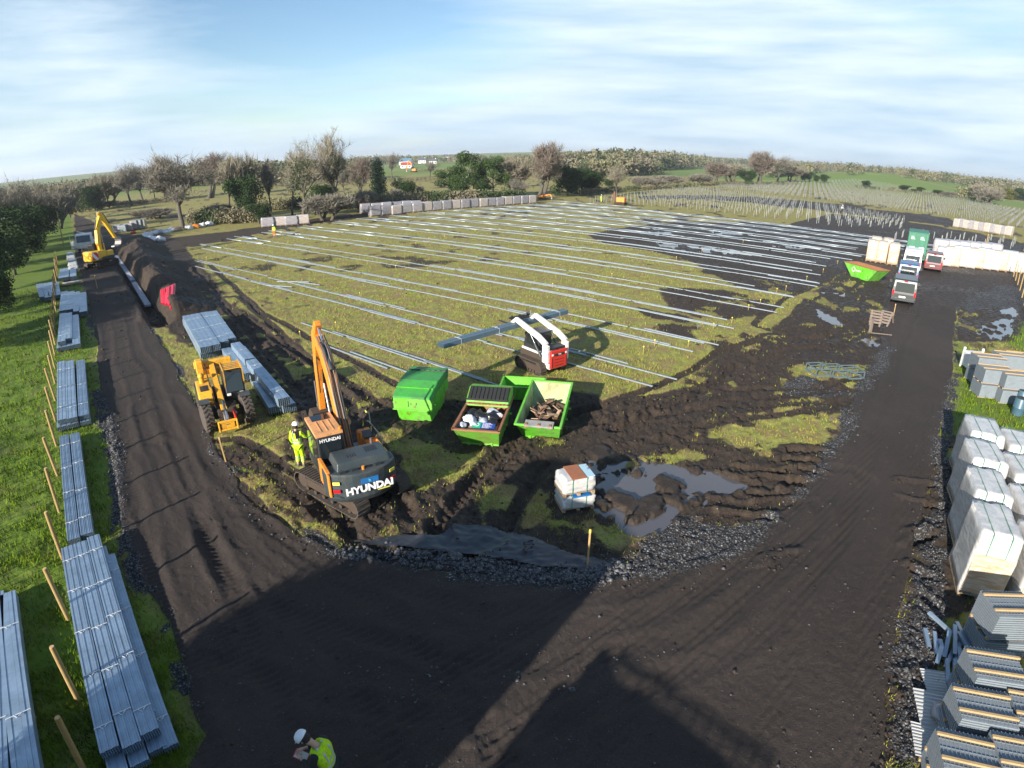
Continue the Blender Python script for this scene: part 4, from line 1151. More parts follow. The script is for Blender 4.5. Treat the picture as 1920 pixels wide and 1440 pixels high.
tag(np_mesh('driven_posts', V.reshape(-1, 3), (F[None] + np.arange(n)[:, None, None] * 8).reshape(-1, 4), None, M_POST), 'farther rows of driven posts reaching to the hedges', 'posts', kind='stuff')
# marker pegs with yellow tops
M_WOOD = paint('sawn_timber', (.42, .27, .10), .8, .3, (.1, .07, .04), scale=5)
M_YEL = solid('marker_yellow', (.8, .62, .08), .6)
pk = None
for k, (px, py) in enumerate([(630, 615), (563, 632), (388, 488), (742, 505), (1206, 663), (1290, 652), (1337, 618), (1372, 605), (1403, 581), (1425, 571), (1456, 550), (1473, 545), (1512, 526), (1543, 511), (1570, 495), (1316, 474), (1268, 488), (1393, 456), (1227, 650), (1036, 540), (1147, 521), (1041, 418), (1060, 418), (936, 434), (834, 448), (804, 452), (675, 558), (780, 460)]):
    g = P(px, py)
    if pk is None:
        pk = empty('marker_peg'); MB().cyl((0, 0, 0), (0, 0, .35), .02, n=6).build('stake', M_WOOD, pk); MB().box((0, 0, .40), (.085, .085, .085), rot=(.2, .1, 0)).build('cap', M_YEL, pk, .02); o = pk
    else: o = copy_tree(pk)
    o.location = (g.x, g.y, gz(g.x, g.y)); o.rotation_euler = (0, 0, k)
    tag(o, 'small yellow-topped survey peg standing beside the rail rows', 'peg', 'yellow survey pegs among the rails')
# loose cross rails that fell askew
for k, (a, b_, lb) in enumerate([((520, 530), (580, 531), 'light channel rail lying askew across the second row'), ((500, 537), (548, 540), 'light channel rail askew just left of the crossing one'), ((560, 532), (600, 537), 'light channel rail askew to the right of the crossing one')]):
    g1, g2 = P(*a), P(*b_); L_ = (g2 - g1).length
    o = chan_rail(L_, .12).build('purlin_rail', M_GALVL); c = (g1 + g2) / 2; o.location = (c.x, c.y, zofs(c) + .08); o.rotation_euler = (0, 0, math.atan2(g2.y - g1.y, g2.x - g1.x)); tag(o, lb, 'rail')

# ================================================================ TIMBER FENCE POSTS AND STAKES
M_FPOST = paint('treated_timber', (.36, .24, .09), .75, .35, (.12, .09, .045), scale=4)
M_ENDG = solid('end_grain', (.55, .36, .17), .8)
fp = None
POSTS = [(146, 1312, 'second'), (121, 1160, ''), (111, 1028, ''), (110, 961, ''), (108, 887, ''), (107, 831, ''), (107, 786, ''), (106, 742, ''), (106, 702, ''), (105, 668, ''), (106, 640, ''), (107, 612, ''), (108, 590, ''), (110, 570, ''), (111, 553, ''), (112, 538, ''), (114, 524, ''), (115, 512, ''), (116, 501, ''), (117, 491, ''), (118, 482, ''), (119, 474, ''), (120, 467, '')]
ORD = ['nearest', 'second', 'third', 'fourth', 'fifth', 'sixth', 'seventh', 'eighth', 'ninth', 'tenth', 'eleventh', 'twelfth', 'thirteenth', 'fourteenth', 'fifteenth', 'sixteenth', 'seventeenth', 'eighteenth', 'nineteenth', 'twentieth', 'twenty-first', 'twenty-second', 'twenty-third', 'twenty-fourth', 'twenty-fifth', 'twenty-sixth', 'twenty-seventh', 'twenty-eighth']
def fence_post(g, label, group, h=1.75, r=.055, tilt=.0):
    global fp
    if fp is None:
        fp = empty('fence_post'); MB().cyl((0, 0, -.3), (0, 0, 1.75), .062, .058, 10).build('shaft', M_FPOST, fp, smooth=True); MB().cyl((0, 0, 1.75), (0, 0, 1.765), .051, n=10).build('post_top', M_ENDG, fp); o = fp
    else: o = copy_tree(fp)
    o.location = (g[0], g[1], gz(g[0], g[1])); o.scale = (r / .055, r / .055, h / 1.75); o.rotation_euler = (rr_.gauss(0, .02), rr_.gauss(0, .02) + tilt, rr_.uniform(0, 6))
    return tag(o, label, 'post', group)
A_, B_ = P(146, 1312, 0), P(106, 830, 0)
dF = (B_ - A_).normalized(); step = 3.15
for k in range(-1, 27):
    p = A_ + dF * step * k
    if k < 0: p = P(160, 1450, 0)
    fence_post(p, f'round timber fence post, {ORD[k + 1]} from the camera in the left line beside the bundles', 'timber posts along the left verge', 1.72 + rr_.uniform(-.06, .08))
for k, (px, py, lb) in enumerate([(424, 868, 'square timber stake at the track edge left of the orange excavator'), (1101, 1066, 'pale timber stake with a yellow tip among the rocks below the wrapped pallets'), (1673, 604, 'timber stake behind the parked grey van'), (183, 542, 'short timber stake at the left road edge beyond the four bundles')]):
    g = P(px, py, 0)
    t = empty('timber_stake', (g.x, g.y, gz(g.x, g.y)), .4 + k, lb, 'stake')
    h = [1.05, 1.25, 1.35, 1.3][k]
    MB().box((0, 0, h / 2 - .1), (.055, .055, h + .2)).build('stake_shaft', M_WOOD, t, .004)
    MB().box((0, 0, h + .01), (.06, .06, .1)).build('painted_tip', M_YEL if k == 1 else M_ENDG, t, .004)
    t.rotation_euler = (.03 * (k - 1), -.06 if k == 0 else .02, .4 + k)
for k, (px, py) in enumerate([(1904, 526), (1908, 534), (1912, 545), (1916, 558), (1920, 572), (1926, 590), (1933, 612), (1900, 519)]):
    fence_post(P(px, py, 0), f'timber fence post in the right-hand line, {ORD[7 - k] if k < 7 else ORD[7]} from the camera' if 0 else f'round timber post of the right-hand fence, number {["five", "four", "three", "two", "one", "one", "one", "six"][k]} along from the muddy bend' if 0 else ['timber post fourth in the right fence counting from the far bend', 'timber post at the right edge, fifth from the far bend', 'timber post at the right edge, sixth from the far bend', 'timber post at the right edge, seventh from the far bend', 'timber post at the right edge, eighth from the far bend', 'timber post cut by the right edge, ninth from the far bend', 'timber post beyond the right edge, tenth from the far bend', 'timber post nearest the far bend of the right fence'][k], 'timber posts of the right fence', 2.0)

# ================================================================ BUNDLES OF STEEL PROFILES
M_STRAP = solid('white_strap', (.75, .76, .75), .5)
M_DARK = solid('hollow_shade', (.02, .022, .025), .9)
M_BATTEN = paint('timber_batten', (.45, .30, .14), .8, .2)
BM = {}
def bundle_mesh(w, h, L, nx, style):
    key = (round(w, 2), round(h, 2), round(L, 1), nx, style)
    if key in BM: return BM[key]
    m = MB(); dx = w / nx; nz = max(2, int(round(h / .085))); dz = h / nz
    # stacked hollow channels: walls and decks; the ends stay open
    for i in range(nx):
        x0 = -w / 2 + i * dx
        ht = h - (.012 if (i * 7) % 3 == 0 else 0)
        m.box((x0 + dx / 2, 0, ht - .004), (dx - .003, L, .008))
        m.box((x0 + .006, 0, ht / 2), (.008, L, ht - .02)); m.box((x0 + dx - .006, 0, ht / 2), (.008, L, ht - .02))
        if style == 'ribbed': m.box((x0 + dx / 2, 0, ht + .006), (dx * .3, L - .03, .014))
        for j in range(nz - 1):
            for e in (-1, 1): m.box((x0 + dx / 2, e * (L / 2 - .2), (j + 1) * dz), (dx - .02, .4, .006))
    o = m.build('profiles', M_GALV)
    b = MB().box((0, 0, h / 2), (w - .03, L - .5, h - .05)).build('inner', M_DARK)  # near-black block stands in for the shade inside the open profiles
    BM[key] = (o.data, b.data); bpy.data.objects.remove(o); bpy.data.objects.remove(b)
    return BM[key]
def strap_mesh(w, h):
    key = ('s', round(w, 2), round(h, 2))
    if key not in BM:
        m = MB(); t = .006; sw = .018
        m.box((0, 0, h + t + .01), (w + 2 * t, sw, t)); m.box((w / 2 + t, 0, h / 2), (t, sw, h)); m.box((-w / 2 - t, 0, h / 2), (t, sw, h))
        m.box((.06, .05, h + .02), (.012, .13, .01), rot=(0, 0, .5)); m.box((-.05, .05, h + .03), (.012, .12, .01), rot=(.2, 0, -.6))
        o = m.build('strap', M_STRAP); BM[key] = o.data; bpy.data.objects.remove(o)
    return BM[key]
def bundle(p0, p1, w, h, z0, label, group, nx=8, style='flat', straps=None, bearers=True, cat='steel bundle'):
    p0, p1 = Vector(p0), Vector(p1)
    d = p1 - p0; L = d.length; c = (p0 + p1) / 2
    t = empty('profile_bundle', (c.x, c.y, z0), math.atan2(d.y, d.x) - PI / 2, label, cat, group)
    me, inn = bundle_mesh(w, h, L, nx, style)
    o = bpy.data.objects.new('profiles', me); link(o, t)
    o2 = bpy.data.objects.new('core_block', inn); link(o2, t)
    ns = straps if straps is not None else max(2, int(L / 2.2))
    for k in range(ns):
        s = bpy.data.objects.new('strap', strap_mesh(w, h)); link(s, t); s.location = (0, -L / 2 + L * (k + .5) / ns + rr_.uniform(-.15, .15), 0)
    return t
def bund_px(a, b, w, h, z0, label, group, **k):
    """a, b: pixels of the two ends of the bundle's TOP centre line"""
    g1, g2 = P(*a, z=z0 + h), P(*b, z=z0 + h)
    return bundle(g1.xy.to_3d(), g2.xy.to_3d(), w, h, z0, label, group, **k)
GB = 'bundles of galvanised profiles beside the left track'
# nearest big stack
zb = .02
bund_px((126, 1024), (205, 1405), .385, .22, zb + .23, 'long bundle on top of the nearest stack, leftmost of three', GB, straps=5)
bund_px((150, 1016), (247, 1396), .385, .22, zb + .23, 'long bundle on top of the nearest stack, middle of three', GB, straps=5)
bund_px((174, 1004), (281, 1372), .385, .22, zb + .23, 'long bundle on top of the nearest stack, right of three', GB, straps=5)
bund_px((134, 1040), (222, 1448), .38, .22, zb, 'lower bundle carrying the left top bundle of the nearest stack', GB, straps=4)
bund_px((158, 1032), (262, 1432), .38, .22, zb, 'lower bundle under the middle top bundle of the nearest stack', GB, straps=4)
bund_px((187, 1026), (296, 1404), .38, .21, zb, 'lower bundle jutting out right under the nearest stack', GB, straps=4)
bund_px((205, 1040), (320, 1398), .32, .19, zb, 'rightmost low bundle of the nearest stack, scuffed with mud', GB, straps=4, nx=5, style='ribbed')
# cut by the lower left corner
bund_px((10, 1112), (50, 1455), .52, .3, .1, 'long pale bundle cut off by the lower left corner, left half', GB, straps=2, nx=5)
bund_px((-12, 1112), (-10, 1455), .52, .3, .1, 'long pale bundle at the very left edge beside its twin', GB, straps=2, nx=5)
# next stack along the posts
bund_px((120, 816), (138, 1010), .39, .32, .06, 'long ribbed bundle beyond the nearest stack, left of two', GB, style='ribbed', straps=4)
bund_px((140, 812), (163, 1000), .39, .32, .06, 'long ribbed bundle beyond the nearest stack, right of two', GB, style='ribbed', straps=4)
bund_px((115, 677), (117, 786), .46, .24, .32, 'upper bundle of the three-wide stack, left', GB, straps=3)
bund_px((131, 676), (135, 783), .46, .24, .32, 'upper bundle of the three-wide stack, middle', GB, straps=3)
bund_px((151, 675), (157, 778), .47, .24, .28, 'ribbed bundle on the right of the three-wide stack', GB, style='ribbed', straps=3)
bund_px((123, 684), (127, 797), .95, .24, .06, 'wide lower bundle below the three-wide stack', GB, nx=12, straps=3)
bund_px((152, 684), (160, 790), .46, .2, .06, 'lower right bundle below the three-wide stack', GB, straps=3)
bund_px((118, 587), (115, 640), .5, .3, .36, 'upper left bundle of the small two-step stack', GB, straps=3, nx=6)
bund_px((129, 586), (127, 634), .5, .3, .36, 'upper middle bundle of the small two-step stack', GB, straps=3, nx=6)
bund_px((124, 592), (121, 650), 1.0, .3, .05, 'lower bundle of the small two-step stack', GB, straps=2, nx=10)
bund_px((141, 590), (143, 645), .5, .3, .2, 'right bundle of the small two-step stack, slightly lower', GB, straps=3, nx=6)
for k, (a, b) in enumerate([((121, 546), (118, 582)), ((133, 546), (131, 580)), ((143, 547), (145, 583)), ((155, 548), (156, 584))]):
    bund_px(a, b, .62, .45, .1, ['leftmost bundle of the row of four by the posts', 'second bundle of the row of four by the posts', 'third bundle of the row of four by the posts', 'rightmost bundle of the row of four, next to the track'][k], GB, nx=6, straps=2)
for k, (a, b) in enumerate([((73, 532), (80, 556)), ((82, 531), (90, 557)), ((94, 529), (97, 554)), ((104, 529), (108, 553))]):
    bund_px(a, b, .6, .4, .1, ['bundle lying outside the post line, leftmost of four', 'bundle lying outside the post line, second from left', 'bundle lying outside the post line, third from left', 'bundle lying outside the post line, nearest the posts'][k], GB, nx=6, straps=1)
bund_px((122, 503), (119, 520), 1.1, .45, .1, 'dull grey bundle in front of the white wrapped pack', GB, nx=9, straps=1)
bund_px((137, 502), (137, 518), .7, .45, .1, 'dull grey bundle beside the white wrapped pack, right one', GB, nx=6, straps=1)
# behind the telehandler
GT = 'bundles of galvanised profiles behind the telehandler'
for k, (a, b, z) in enumerate([((350, 591), (385, 650), .45), ((366, 588), (403, 646), .45), ((383, 585), (419, 640), .40), ((398, 583), (433, 634), .40)]):
    bund_px(a, b, .62, .42, z, ['leftmost bundle of the four-wide stack behind the telehandler', 'second bundle of the four-wide stack behind the telehandler', 'third bundle of the four-wide stack behind the telehandler', 'rightmost bundle of the four-wide stack behind the telehandler'][k], GT, nx=6, straps=3)
bund_px((357, 596), (394, 658), 1.2, .42, .02, 'low bundle under the left half of the four-wide stack', GT, nx=12, straps=2)
bund_px((390, 590), (424, 645), 1.2, .38, .02, 'low bundle under the right half of the four-wide stack', GT, nx=12, straps=2)
bund_px((441, 642), (468, 672), .55, .40, .55, 'upper far bundle of the diagonal stack', GT, nx=6, straps=1)
bund_px((470, 674), (532, 746), .55, .42, .55, 'upper near bundle of the diagonal stack ending by the telehandler', GT, nx=6, straps=3)
bund_px((424, 652), (460, 700), .55, .40, .15, 'lower left far bundle of the diagonal stack', GT, nx=6, straps=2)
bund_px((478, 702), (516, 762), .6, .38, .12, 'lower left near bundle of the diagonal stack', GT, nx=6, straps=2)
bund_px((450, 650), (542, 758), .6, .4, .12, 'lower right long bundle of the diagonal stack', GT, nx=7, straps=3)
# ================================================================ MACHINES
M_ORANGE = paint('orange_paint', (.80, .26, .025), .45, .5, (.17, .09, .04), scale=2.5, rust=.5)
M_ORANGED = paint('dusty_orange_roof', (.72, .34, .13), .6, .7, (.35, .2, .1), scale=2, rust=.6)
M_GREY = paint('dark_grey_paint', (.042, .058, .064), .38, .6, (.10, .085, .068), scale=1.6, rust=.25)
M_BLACK = solid('black_rubber', (.018, .018, .018), .85)
M_BLKP = solid('black_paint', (.022, .024, .026), .5)
M_GLASS = solid('dark_glass', (.012, .017, .02), .06, spec=.9)
M_CHROME = solid('chrome_rod', (.75, .77, .8), .2, metal=.9)
M_STEEL = solid('worn_steel', (.22, .2, .19), .5, metal=.6)
M_MUD = solid('caked_mud', (.055, .038, .026), .95)
M_TRACKM = paint('muddy_track', (.07, .058, .048), .8, .8, (.12, .08, .052), scale=5)
M_RED = paint('red_paint', (.62, .03, .02), .4, .3, scale=3)
M_WHITE = paint('white_paint', (.80, .79, .76), .4, .35, (.22, .16, .11), scale=2.5)
M_YELLOW = paint('yellow_paint', (.80, .40, .03), .45, .65, (.22, .13, .06), scale=2.5, rust=.5)
M_WHITEM = paint('muddied_white_paint', (.78, .76, .72), .45, .6, (.2, .14, .09), scale=2.5, lowz=.35, rust=.4)
M_LENS = solid('red_lens', (.55, .012, .02), .2)
M_WTXT = solid('white_lettering', (.88, .88, .88), .5)
M_YTAPE = solid('yellow_tape', (.85, .78, .12), .5)
M_BLUE = paint('blue_grille', (.02, .16, .42), .5, .2)
def text(s, size, mat, parent, loc, rot, name='lettering', bold=.0, shear=0, sx=1, extrude=.004, align='CENTER'):
    c = bpy.data.curves.new('t', 'FONT'); c.body = s; c.size = size; c.align_x = align; c.align_y = 'CENTER'; c.extrude = extrude; c.offset = bold; c.shear = shear
    c.resolution_u = 3
    o = bpy.data.objects.new('t', c); COL.objects.link(o)
    bpy.context.view_layer.update()
    me = bpy.data.meshes.new_from_object(o.evaluated_get(bpy.context.evaluated_depsgraph_get()))
    bpy.data.objects.remove(o); me.materials.clear(); me.materials.append(mat); me.name = name
    o = bpy.data.objects.new(name, me); link(o, parent)
    o.location = loc; o.rotation_euler = rot; o.scale = (sx, 1, 1)
    return o
def heading(az): return -R(az)          # azimuth (clockwise from +Y) to a rotation about Z for a +Y-forward thing
def wheel(parent, c, r, w, rim_mat, name='wheel', lugs=20, axis_rot=0, rim_r=.55, mud=True):
    """wheel with its axle along X: tyre with chevron lugs and a dished rim"""
    t = empty(name); t.parent = parent; KIDS.setdefault(parent.name, []).append(t); t.location = c; t.rotation_euler = (0, 0, axis_rot)
    m = MB()
    prof = [(r * rim_r, -w * .42), (r * .80, -w * .5), (r * .93, -w * .44), (r * .955, -w * .2), (r * .96, 0), (r * .955, w * .2), (r * .93, w * .44), (r * .80, w * .5), (r * rim_r, w * .42)]
    m.lathe(prof, 32, Matrix.Rotation(PI / 2, 4, 'Y'))
    for k in range(lugs):
        for s in (-1, 1):
            a = 2 * PI * (k + (.5 if s > 0 else 0)) / lugs
            M_ = Matrix.Rotation(a, 4, 'X') @ Matrix.Translation((s * w * .24, 0, r * .975)) @ Matrix.Rotation(s * .6, 4, 'Z')
            m.box((0, 0, 0), (w * .52, r * .085, r * .055), M=M_)
    m.build('tyre', M_TRACKM if mud else M_BLACK, t)
    m = MB(); m.lathe([(r * rim_r, -w * .4), (r * rim_r, w * .4)], 24, Matrix.Rotation(PI / 2, 4, 'Y'))
    for s in (-1, 1): m.lathe([(r * (rim_r - .03), s * w * .36), (r * rim_r * .7, s * w * .18), (r * .2, s * w * .2), (r * .16, s * w * .34), (.01, s * w * .34)], 20, Matrix.Rotation(PI / 2, 4, 'Y'))
    m.build('rim', rim_mat, t, smooth=True)
    return t
def track(parent, x, L, h, w, mat=M_TRACKM, M=None, rot=0, up=None):
    """crawler track: belt of grouser plates round a frame with rollers"""
    t = empty('track'); t.parent = parent; KIDS.setdefault(parent.name, []).append(t); t.location = x if isinstance(x, tuple) else (x, 0, 0); t.rotation_euler = (0, 0, rot)
    m = MB(); r = h / 2; s = L - h; per = 2 * s + 2 * PI * r; n = int(per / .15)
    def at(u):
        u = u % per
        if u < s: return (-s / 2 + u, 0, -PI / 2)
        u -= s
        if u < PI * r: a = -PI / 2 + u / r; return (s / 2 + r * math.cos(a), r + r * math.sin(a), a)
        u -= PI * r
        if u < s: return (s / 2 - u, h, PI / 2)
        u -= s
        a = PI / 2 + u / r; return (-s / 2 + r * math.cos(a), r + r * math.sin(a), a)
    for k in range(n):
        y, z, a = at(k * per / n)
        M_ = Matrix.Translation((0, y, z)) @ Matrix.Rotation(a - PI / 2, 4, 'X')
        m.box((0, 0, -.02), (w, per / n * .9, .035), M=M_); m.box((0, per / n * .25, .012), (w * .98, .022, .04), M=M_)
    m.build('track_belt', mat, t)
    m = MB(); m.box((0, 0, r), (w * .55, s * .98, h * .42))
    for k in range(6): m.cyl((-w * .32, -s / 2 + s * (k + .5) / 6, .13), (w * .32, -s / 2 + s * (k + .5) / 6, .13), .09, n=10)
    for e in (-1, 1): m.cyl((-w * .3, e * s / 2, r), (w * .3, e * s / 2, r), r * .72, n=16)
    m.build('track_frame', M_MUD, t, .01)
    return t
def ram(parent, a, b, r, name='hydraulic_ram', mat=M_GREY, split=.55):
    a, b = Vector(a), Vector(b); c = a.lerp(b, split)
    m = MB(); m.cyl(a, c, r, n=12); m.cyl(c - (b - a).normalized() * .05, c, r * 1.18, n=12)
    o = m.build(name, mat, parent, smooth=True)
    MB().cyl(c, b, r * .5, n=10).build('rod', M_CHROME, o, smooth=True)
    return o
def boom_box(path, widths, w, M=None):
    """box beam following (y, z) points with section heights `widths` and breadth w"""
    m = MB(); V = []; n = len(path)
    for i, (y, z) in enumerate(path):
        a = Vector(path[max(0, i - 1)]); b = Vector(path[min(n - 1, i + 1)]); d = (b - a).normalized(); nn = Vector((-d.y, d.x)) * widths[i] / 2
        for sx in (-1, 1):
            V.append((sx * w / 2, y + nn.x, z + nn.y)); V.append((sx * w / 2, y - nn.x, z - nn.y))
    F = []
    for i in range(n - 1):
        b = 4 * i; F += [(b, b + 4, b + 5, b + 1), (b + 2, b + 3, b + 7, b + 6), (b, b + 2, b + 6, b + 4), (b + 1, b + 5, b + 7, b + 3)]
    F += [(0, 1, 3, 2), (4 * n - 4, 4 * n - 2, 4 * n - 1, 4 * n - 3)]
    return m.add(V, F)

# ---------------------------------------------------------------- the tracked excavator in the foreground
exc = empty('tracked_excavator', (-5.62, 17.35, .0), heading(-31), 'orange and dark grey tracked excavator seen from behind with its boom folded', 'excavator')
exc.scale = (.93, .93, .93)
ucr = -R(-23)      # the undercarriage stands turned under the house
uc = empty('undercarriage'); uc.parent = exc; KIDS.setdefault(exc.name, []).append(uc); uc.rotation_euler = (0, 0, ucr)
for s in (-1, 1):
    c = Vector((s * 1.0, 0, 0)); c.rotate(Euler((0, 0, ucr)))
    track(exc, (c.x, c.y, 0), 3.75, .78, .58, rot=ucr)
MB().box((0, 0, .55), (1.5, 1.5, .35)).cyl((0, 0, .7), (0, 0, .98), .55, n=24).build('car_body', M_MUD, uc, .03)
m = MB(); m.box((0, -.15, 1.06), (2.3, 3.3, .16)); m.box((-.95, .9, 1.0), (.4, 1.2, .1)); m.build('deck_frame', M_GREY, exc, .02)
# counterweight with a rounded back
pts = []
for k in range(13):
    a = R(-52 + 104 * k / 12); pts.append((2.15 * math.sin(a) * .735, -.42 - 1.95 * math.cos(a) ** .7 + .12))
pts = [(-1.27, -1.15)] + [(x, y) for x, y in pts if abs(x) < 1.27] + [(1.27, -1.15)]
m = MB(); m.prism(pts, 'z', .92, 1.88)
cw = m.build('counterweight', M_GREY, exc, .07, seg=3)
m = MB(); m.prism([(x * .97, y * .985) for x, y in pts], 'z', .80, .93); m.build('counterweight_skirt', M_BLKP, cw, .02)
text('HYUNDAI', .36, M_WTXT, cw, (.08, -2.275, 1.30), (PI / 2, 0, 0), bold=.014, sx=1.05, extrude=.012)
m = MB(); m.box((.1, -2.27, 1.58), (.62, .02, .20))
for k in range(4): m.box((.1, -2.285, 1.51 + k * .05), (.62, .012, .012))
bp = m.build('blue_plate', M_BLUE, cw)
text('h', .18, solid('pale_blue_mark', (.2, .7, .85), .5), bp, (.1, -2.30, 1.585), (PI / 2, 0, 0), 'emblem', extrude=.002)
for s in (-1, 1):
    yy = -1.98
    MB().box((s * 1.0, yy - .02, 1.29), (.26, .05, .12), rot=(0, 0, s * .5)).build('tail_light', M_LENS, cw, .012)
    MB().box((s * 1.0, yy - .035, 1.60), (.24, .02, .11), rot=(0, 0, s * .5)).build('yellow_label', M_YTAPE, cw)
MB().box((.35, -2.20, 1.08), (.95, .02, .035), rot=(0, 0, .04)).build('yellow_stripe', M_YTAPE, cw)
m = MB(); m.box((-.5, -2.2, 1.04), (.5, .02, .02)); m.box((-1.0, -2.03, 1.1), (.35, .02, .02), rot=(0, .5, -.35)); m.build('crease_line', M_GREY, cw)
# engine hood and vents
m = MB(); m.box((.1, -1.22, 1.98), (1.95, 1.15, .34), taper=(.93, .86)); hood = m.build('engine_hood', M_GREY, exc, .06, seg=3)
m = MB()
for k in range(5): m.box((.35 + k * .09, -1.15, 2.16), (.035, .36, .02), rot=(0, .3, 0))
m.build('vent', M_BLKP, hood); m = MB()
for k in range(4): m.box((-.35 + k * .09, -1.35, 2.155), (.03, .22, .02), rot=(0, .3, 0))
m.build('vent', M_BLKP, hood)
for k in range(4): MB().box((-.7 + k * .42, -1.93, 1.9), (.22, .1, .06)).build('vent', M_BLKP, hood)
m = MB(); m.cyl((.72, -.78, 2.1), (.72, -.78, 2.34), .05, n=12); m.build('exhaust_pipe', M_STEEL, hood)
m = MB(); m.cyl((0, -1.98, 1.88), (0, -1.98, 2.0), .05, n=10); m.build('camera_pod', M_ORANGE, hood)
m = MB(); m.box((-1.18, -1.2, 1.45), (.08, 1.35, .85)); m.box((-1.17, -1.2, 1.93), (.14, 1.2, .06))
m.build('side_door', M_ORANGE, exc, .02)
m = MB(); m.box((1.16, -.7, 1.45), (.1, 1.6, .8)); m.box((.95, .55, 1.5), (.5, 1.1, .75)); m.box((.95, .55, 1.9), (.46, .9, .06)); m.build('side_panel', M_ORANGE, exc, .03)
m = MB(); m.box((.92, .35, 1.96), (.44, .6, .05)); m.build('tread_plate', M_BLKP, exc)
# cab
cx, cy = -.72, .32
m = MB(); m.prism([(-.98 + cy - .0, 1.12), (.82 + cy, 1.12), (.86 + cy, 1.75), (.62 + cy, 2.74), (-.98 + cy, 2.74)], 'x', cx - .46, cx + .46)
cab = m.build('cab', M_BLKP, exc, .04)
m = MB(); m.box((cx, cy - .14, 2.80), (.98, 1.72, .11)); 
for k in range(3): m.box((cx - .22 + .22 * k, cy - .35, 2.865), (.05, .9, .02))
roof = m.build('cab_roof', M_ORANGED, exc, .04, seg=2)
MB().box((cx, cy + .42, 2.868), (.66, .5, .02)).build('roof_hatch', M_GLASS, roof, .01)
for nm, c, s_ in (('rear_window', (cx, cy - .995, 2.12), (.76, .03, .8)), ('side_window', (cx - .47, cy - .5, 2.15), (.02, .8, .85)), ('side_window', (cx - .47, cy + .28, 2.1), (.02, .6, .95)), ('side_window', (cx + .47, cy - .1, 2.15), (.02, 1.3, .85))):
    o = MB().box(c, s_).build(nm, M_GLASS, cab)
text('HYUNDAI', .17, M_WTXT, cab, (cx, cy - 1.02, 2.60), (PI / 2, 0, 0), bold=.004, extrude=.004)
for c_, s_, r_ in (((cx - .47, cy - .08, 2.1), (.03, .05, 1.1), (0, 0, 0)), ((cx, cy - 1.0, 1.62), (.82, .03, .12), (0, 0, 0)), ((cx + .2, cy - 1.015, 1.95), (.03, .02, .5), (0, .9, 0))): MB().box(c_, s_, rot=r_).build('cab_frame', M_GREY, cab)
MB().box((cx + .15, cy - 1.02, 1.78), (.12, .01, .16)).build('sticker', solid('cyan_sticker', (.1, .5, .6), .5), cab)
m = MB(); m.cyl((cx + .42, cy - .9, 2.86), (cx + .42, cy - .9, 2.97), .055, n=12); m.build('beacon', M_ORANGE, roof)
m = MB(); m.tube([(cx - .5, cy + .95, 1.9), (cx - .78, cy + 1.0, 2.0)], .015); m.box((cx - .8, cy + 1.0, 2.1), (.16, .04, .3)); m.build('mirror', M_BLKP, cab)
# rails and the standing mirror bracket at right
m = MB()
m.tube([(1.1, -.95, 1.95), (1.1, -.95, 2.35), (1.1, .2, 2.35), (1.1, .2, 1.9)], .02); m.tube([(1.1, .3, 1.9), (1.08, .35, 2.75), (1.02, .6, 2.85), (.9, .75, 2.7), (.92, .9, 1.9)], .02); m.tube([(1.1, .2, 2.35), (1.06, .5, 2.4), (.95, .8, 2.3)], .018)
m.build('handrail', M_GREY, exc)
for c_, s_ in (((1.1, .32, 2.15), (.05, .05, .22)), ((.93, .86, 2.2), (.05, .05, .22)), ((1.03, .58, 2.78), (.05, .09, .08))): MB().box(c_, s_).build('yellow_sleeve', M_YTAPE, exc)
m = MB(); m.cyl((.62, .2, 1.9), (.62, .2, 2.18), .07, .05, n=12); m.build('filler_cap', M_ORANGE, exc)
# boom, arm, bucket; plane of work at x = +.12
bx = .10
BX = Matrix.Translation((bx, 0, 0))
m = boom_box([(.25, 1.45), (.85, 2.75), (1.5, 3.95), (2.35, 4.75), (3.45, 5.25)], [.34, .52, .56, .44, .26], .36); m.M = None
bo = m.build('boom', M_ORANGE, exc, .02); bo.location = (bx, 0, 0)
for k, x in enumerate((-.15, -.06, .06, .15)):
    MB().tube([(bx + x, .1, 1.75), (bx + x, .62, 2.95), (bx + x, 1.22, 4.15), (bx + x, 1.95, 5.0), (bx + x, 2.7, 5.32)], .026).build('hydraulic_hose', M_BLKP if k % 2 else M_STEEL, exc)
for x in (-.28, .28): ram(exc, (bx + x, .75, 1.2), (bx + x, 1.75, 3.75), .075, mat=M_ORANGE)
ram(exc, (bx, 1.35, 4.35), (bx, 3.15, 5.72), .085, 'arm_ram', split=.6)
m = boom_box([(2.95, 5.78), (3.55, 5.1), (3.85, 3.9), (4.05, 1.75)], [.24, .52, .40, .22], .26)
arm = m.build('arm', M_ORANGE, exc, .02); arm.location = (bx, 0, 0)
ram(exc, (bx, 3.72, 5.3), (bx, 4.3, 3.1), .06, 'bucket_ram', split=.65)
m = MB(); m.tube([(bx - .15, 3.65, 5.0), (bx - .2, 3.5, 3.9), (bx - .15, 3.75, 2.6)], .022); m.tube([(bx + .15, 3.65, 5.0), (bx + .2, 3.55, 3.9), (bx + .15, 3.8, 2.6)], .022); m.build('arm_hose', M_BLKP, arm); 
m = MB()
for x in (-.14, .14): m.box((bx + x, 4.28, 2.35), (.04, .14, 1.2), rot=(-.08, 0, 0)); m.box((bx + x, 4.2, 1.75), (.04, .5, .12), rot=(.3, 0, 0))
m.build('bucket_link', M_STEEL, exc, .01)
prof = [(3.75, 1.72), (4.35, 1.75), (4.75, 1.35), (4.78, .85), (4.45, .45), (3.9, .30), (3.3, .42), (3.3, .48), (3.9, .38), (4.38, .52), (4.68, .9), (4.66, 1.3), (4.3, 1.62), (3.8, 1.62)]
m = MB(); m.prism(prof, 'x', bx - .5, bx + .5)
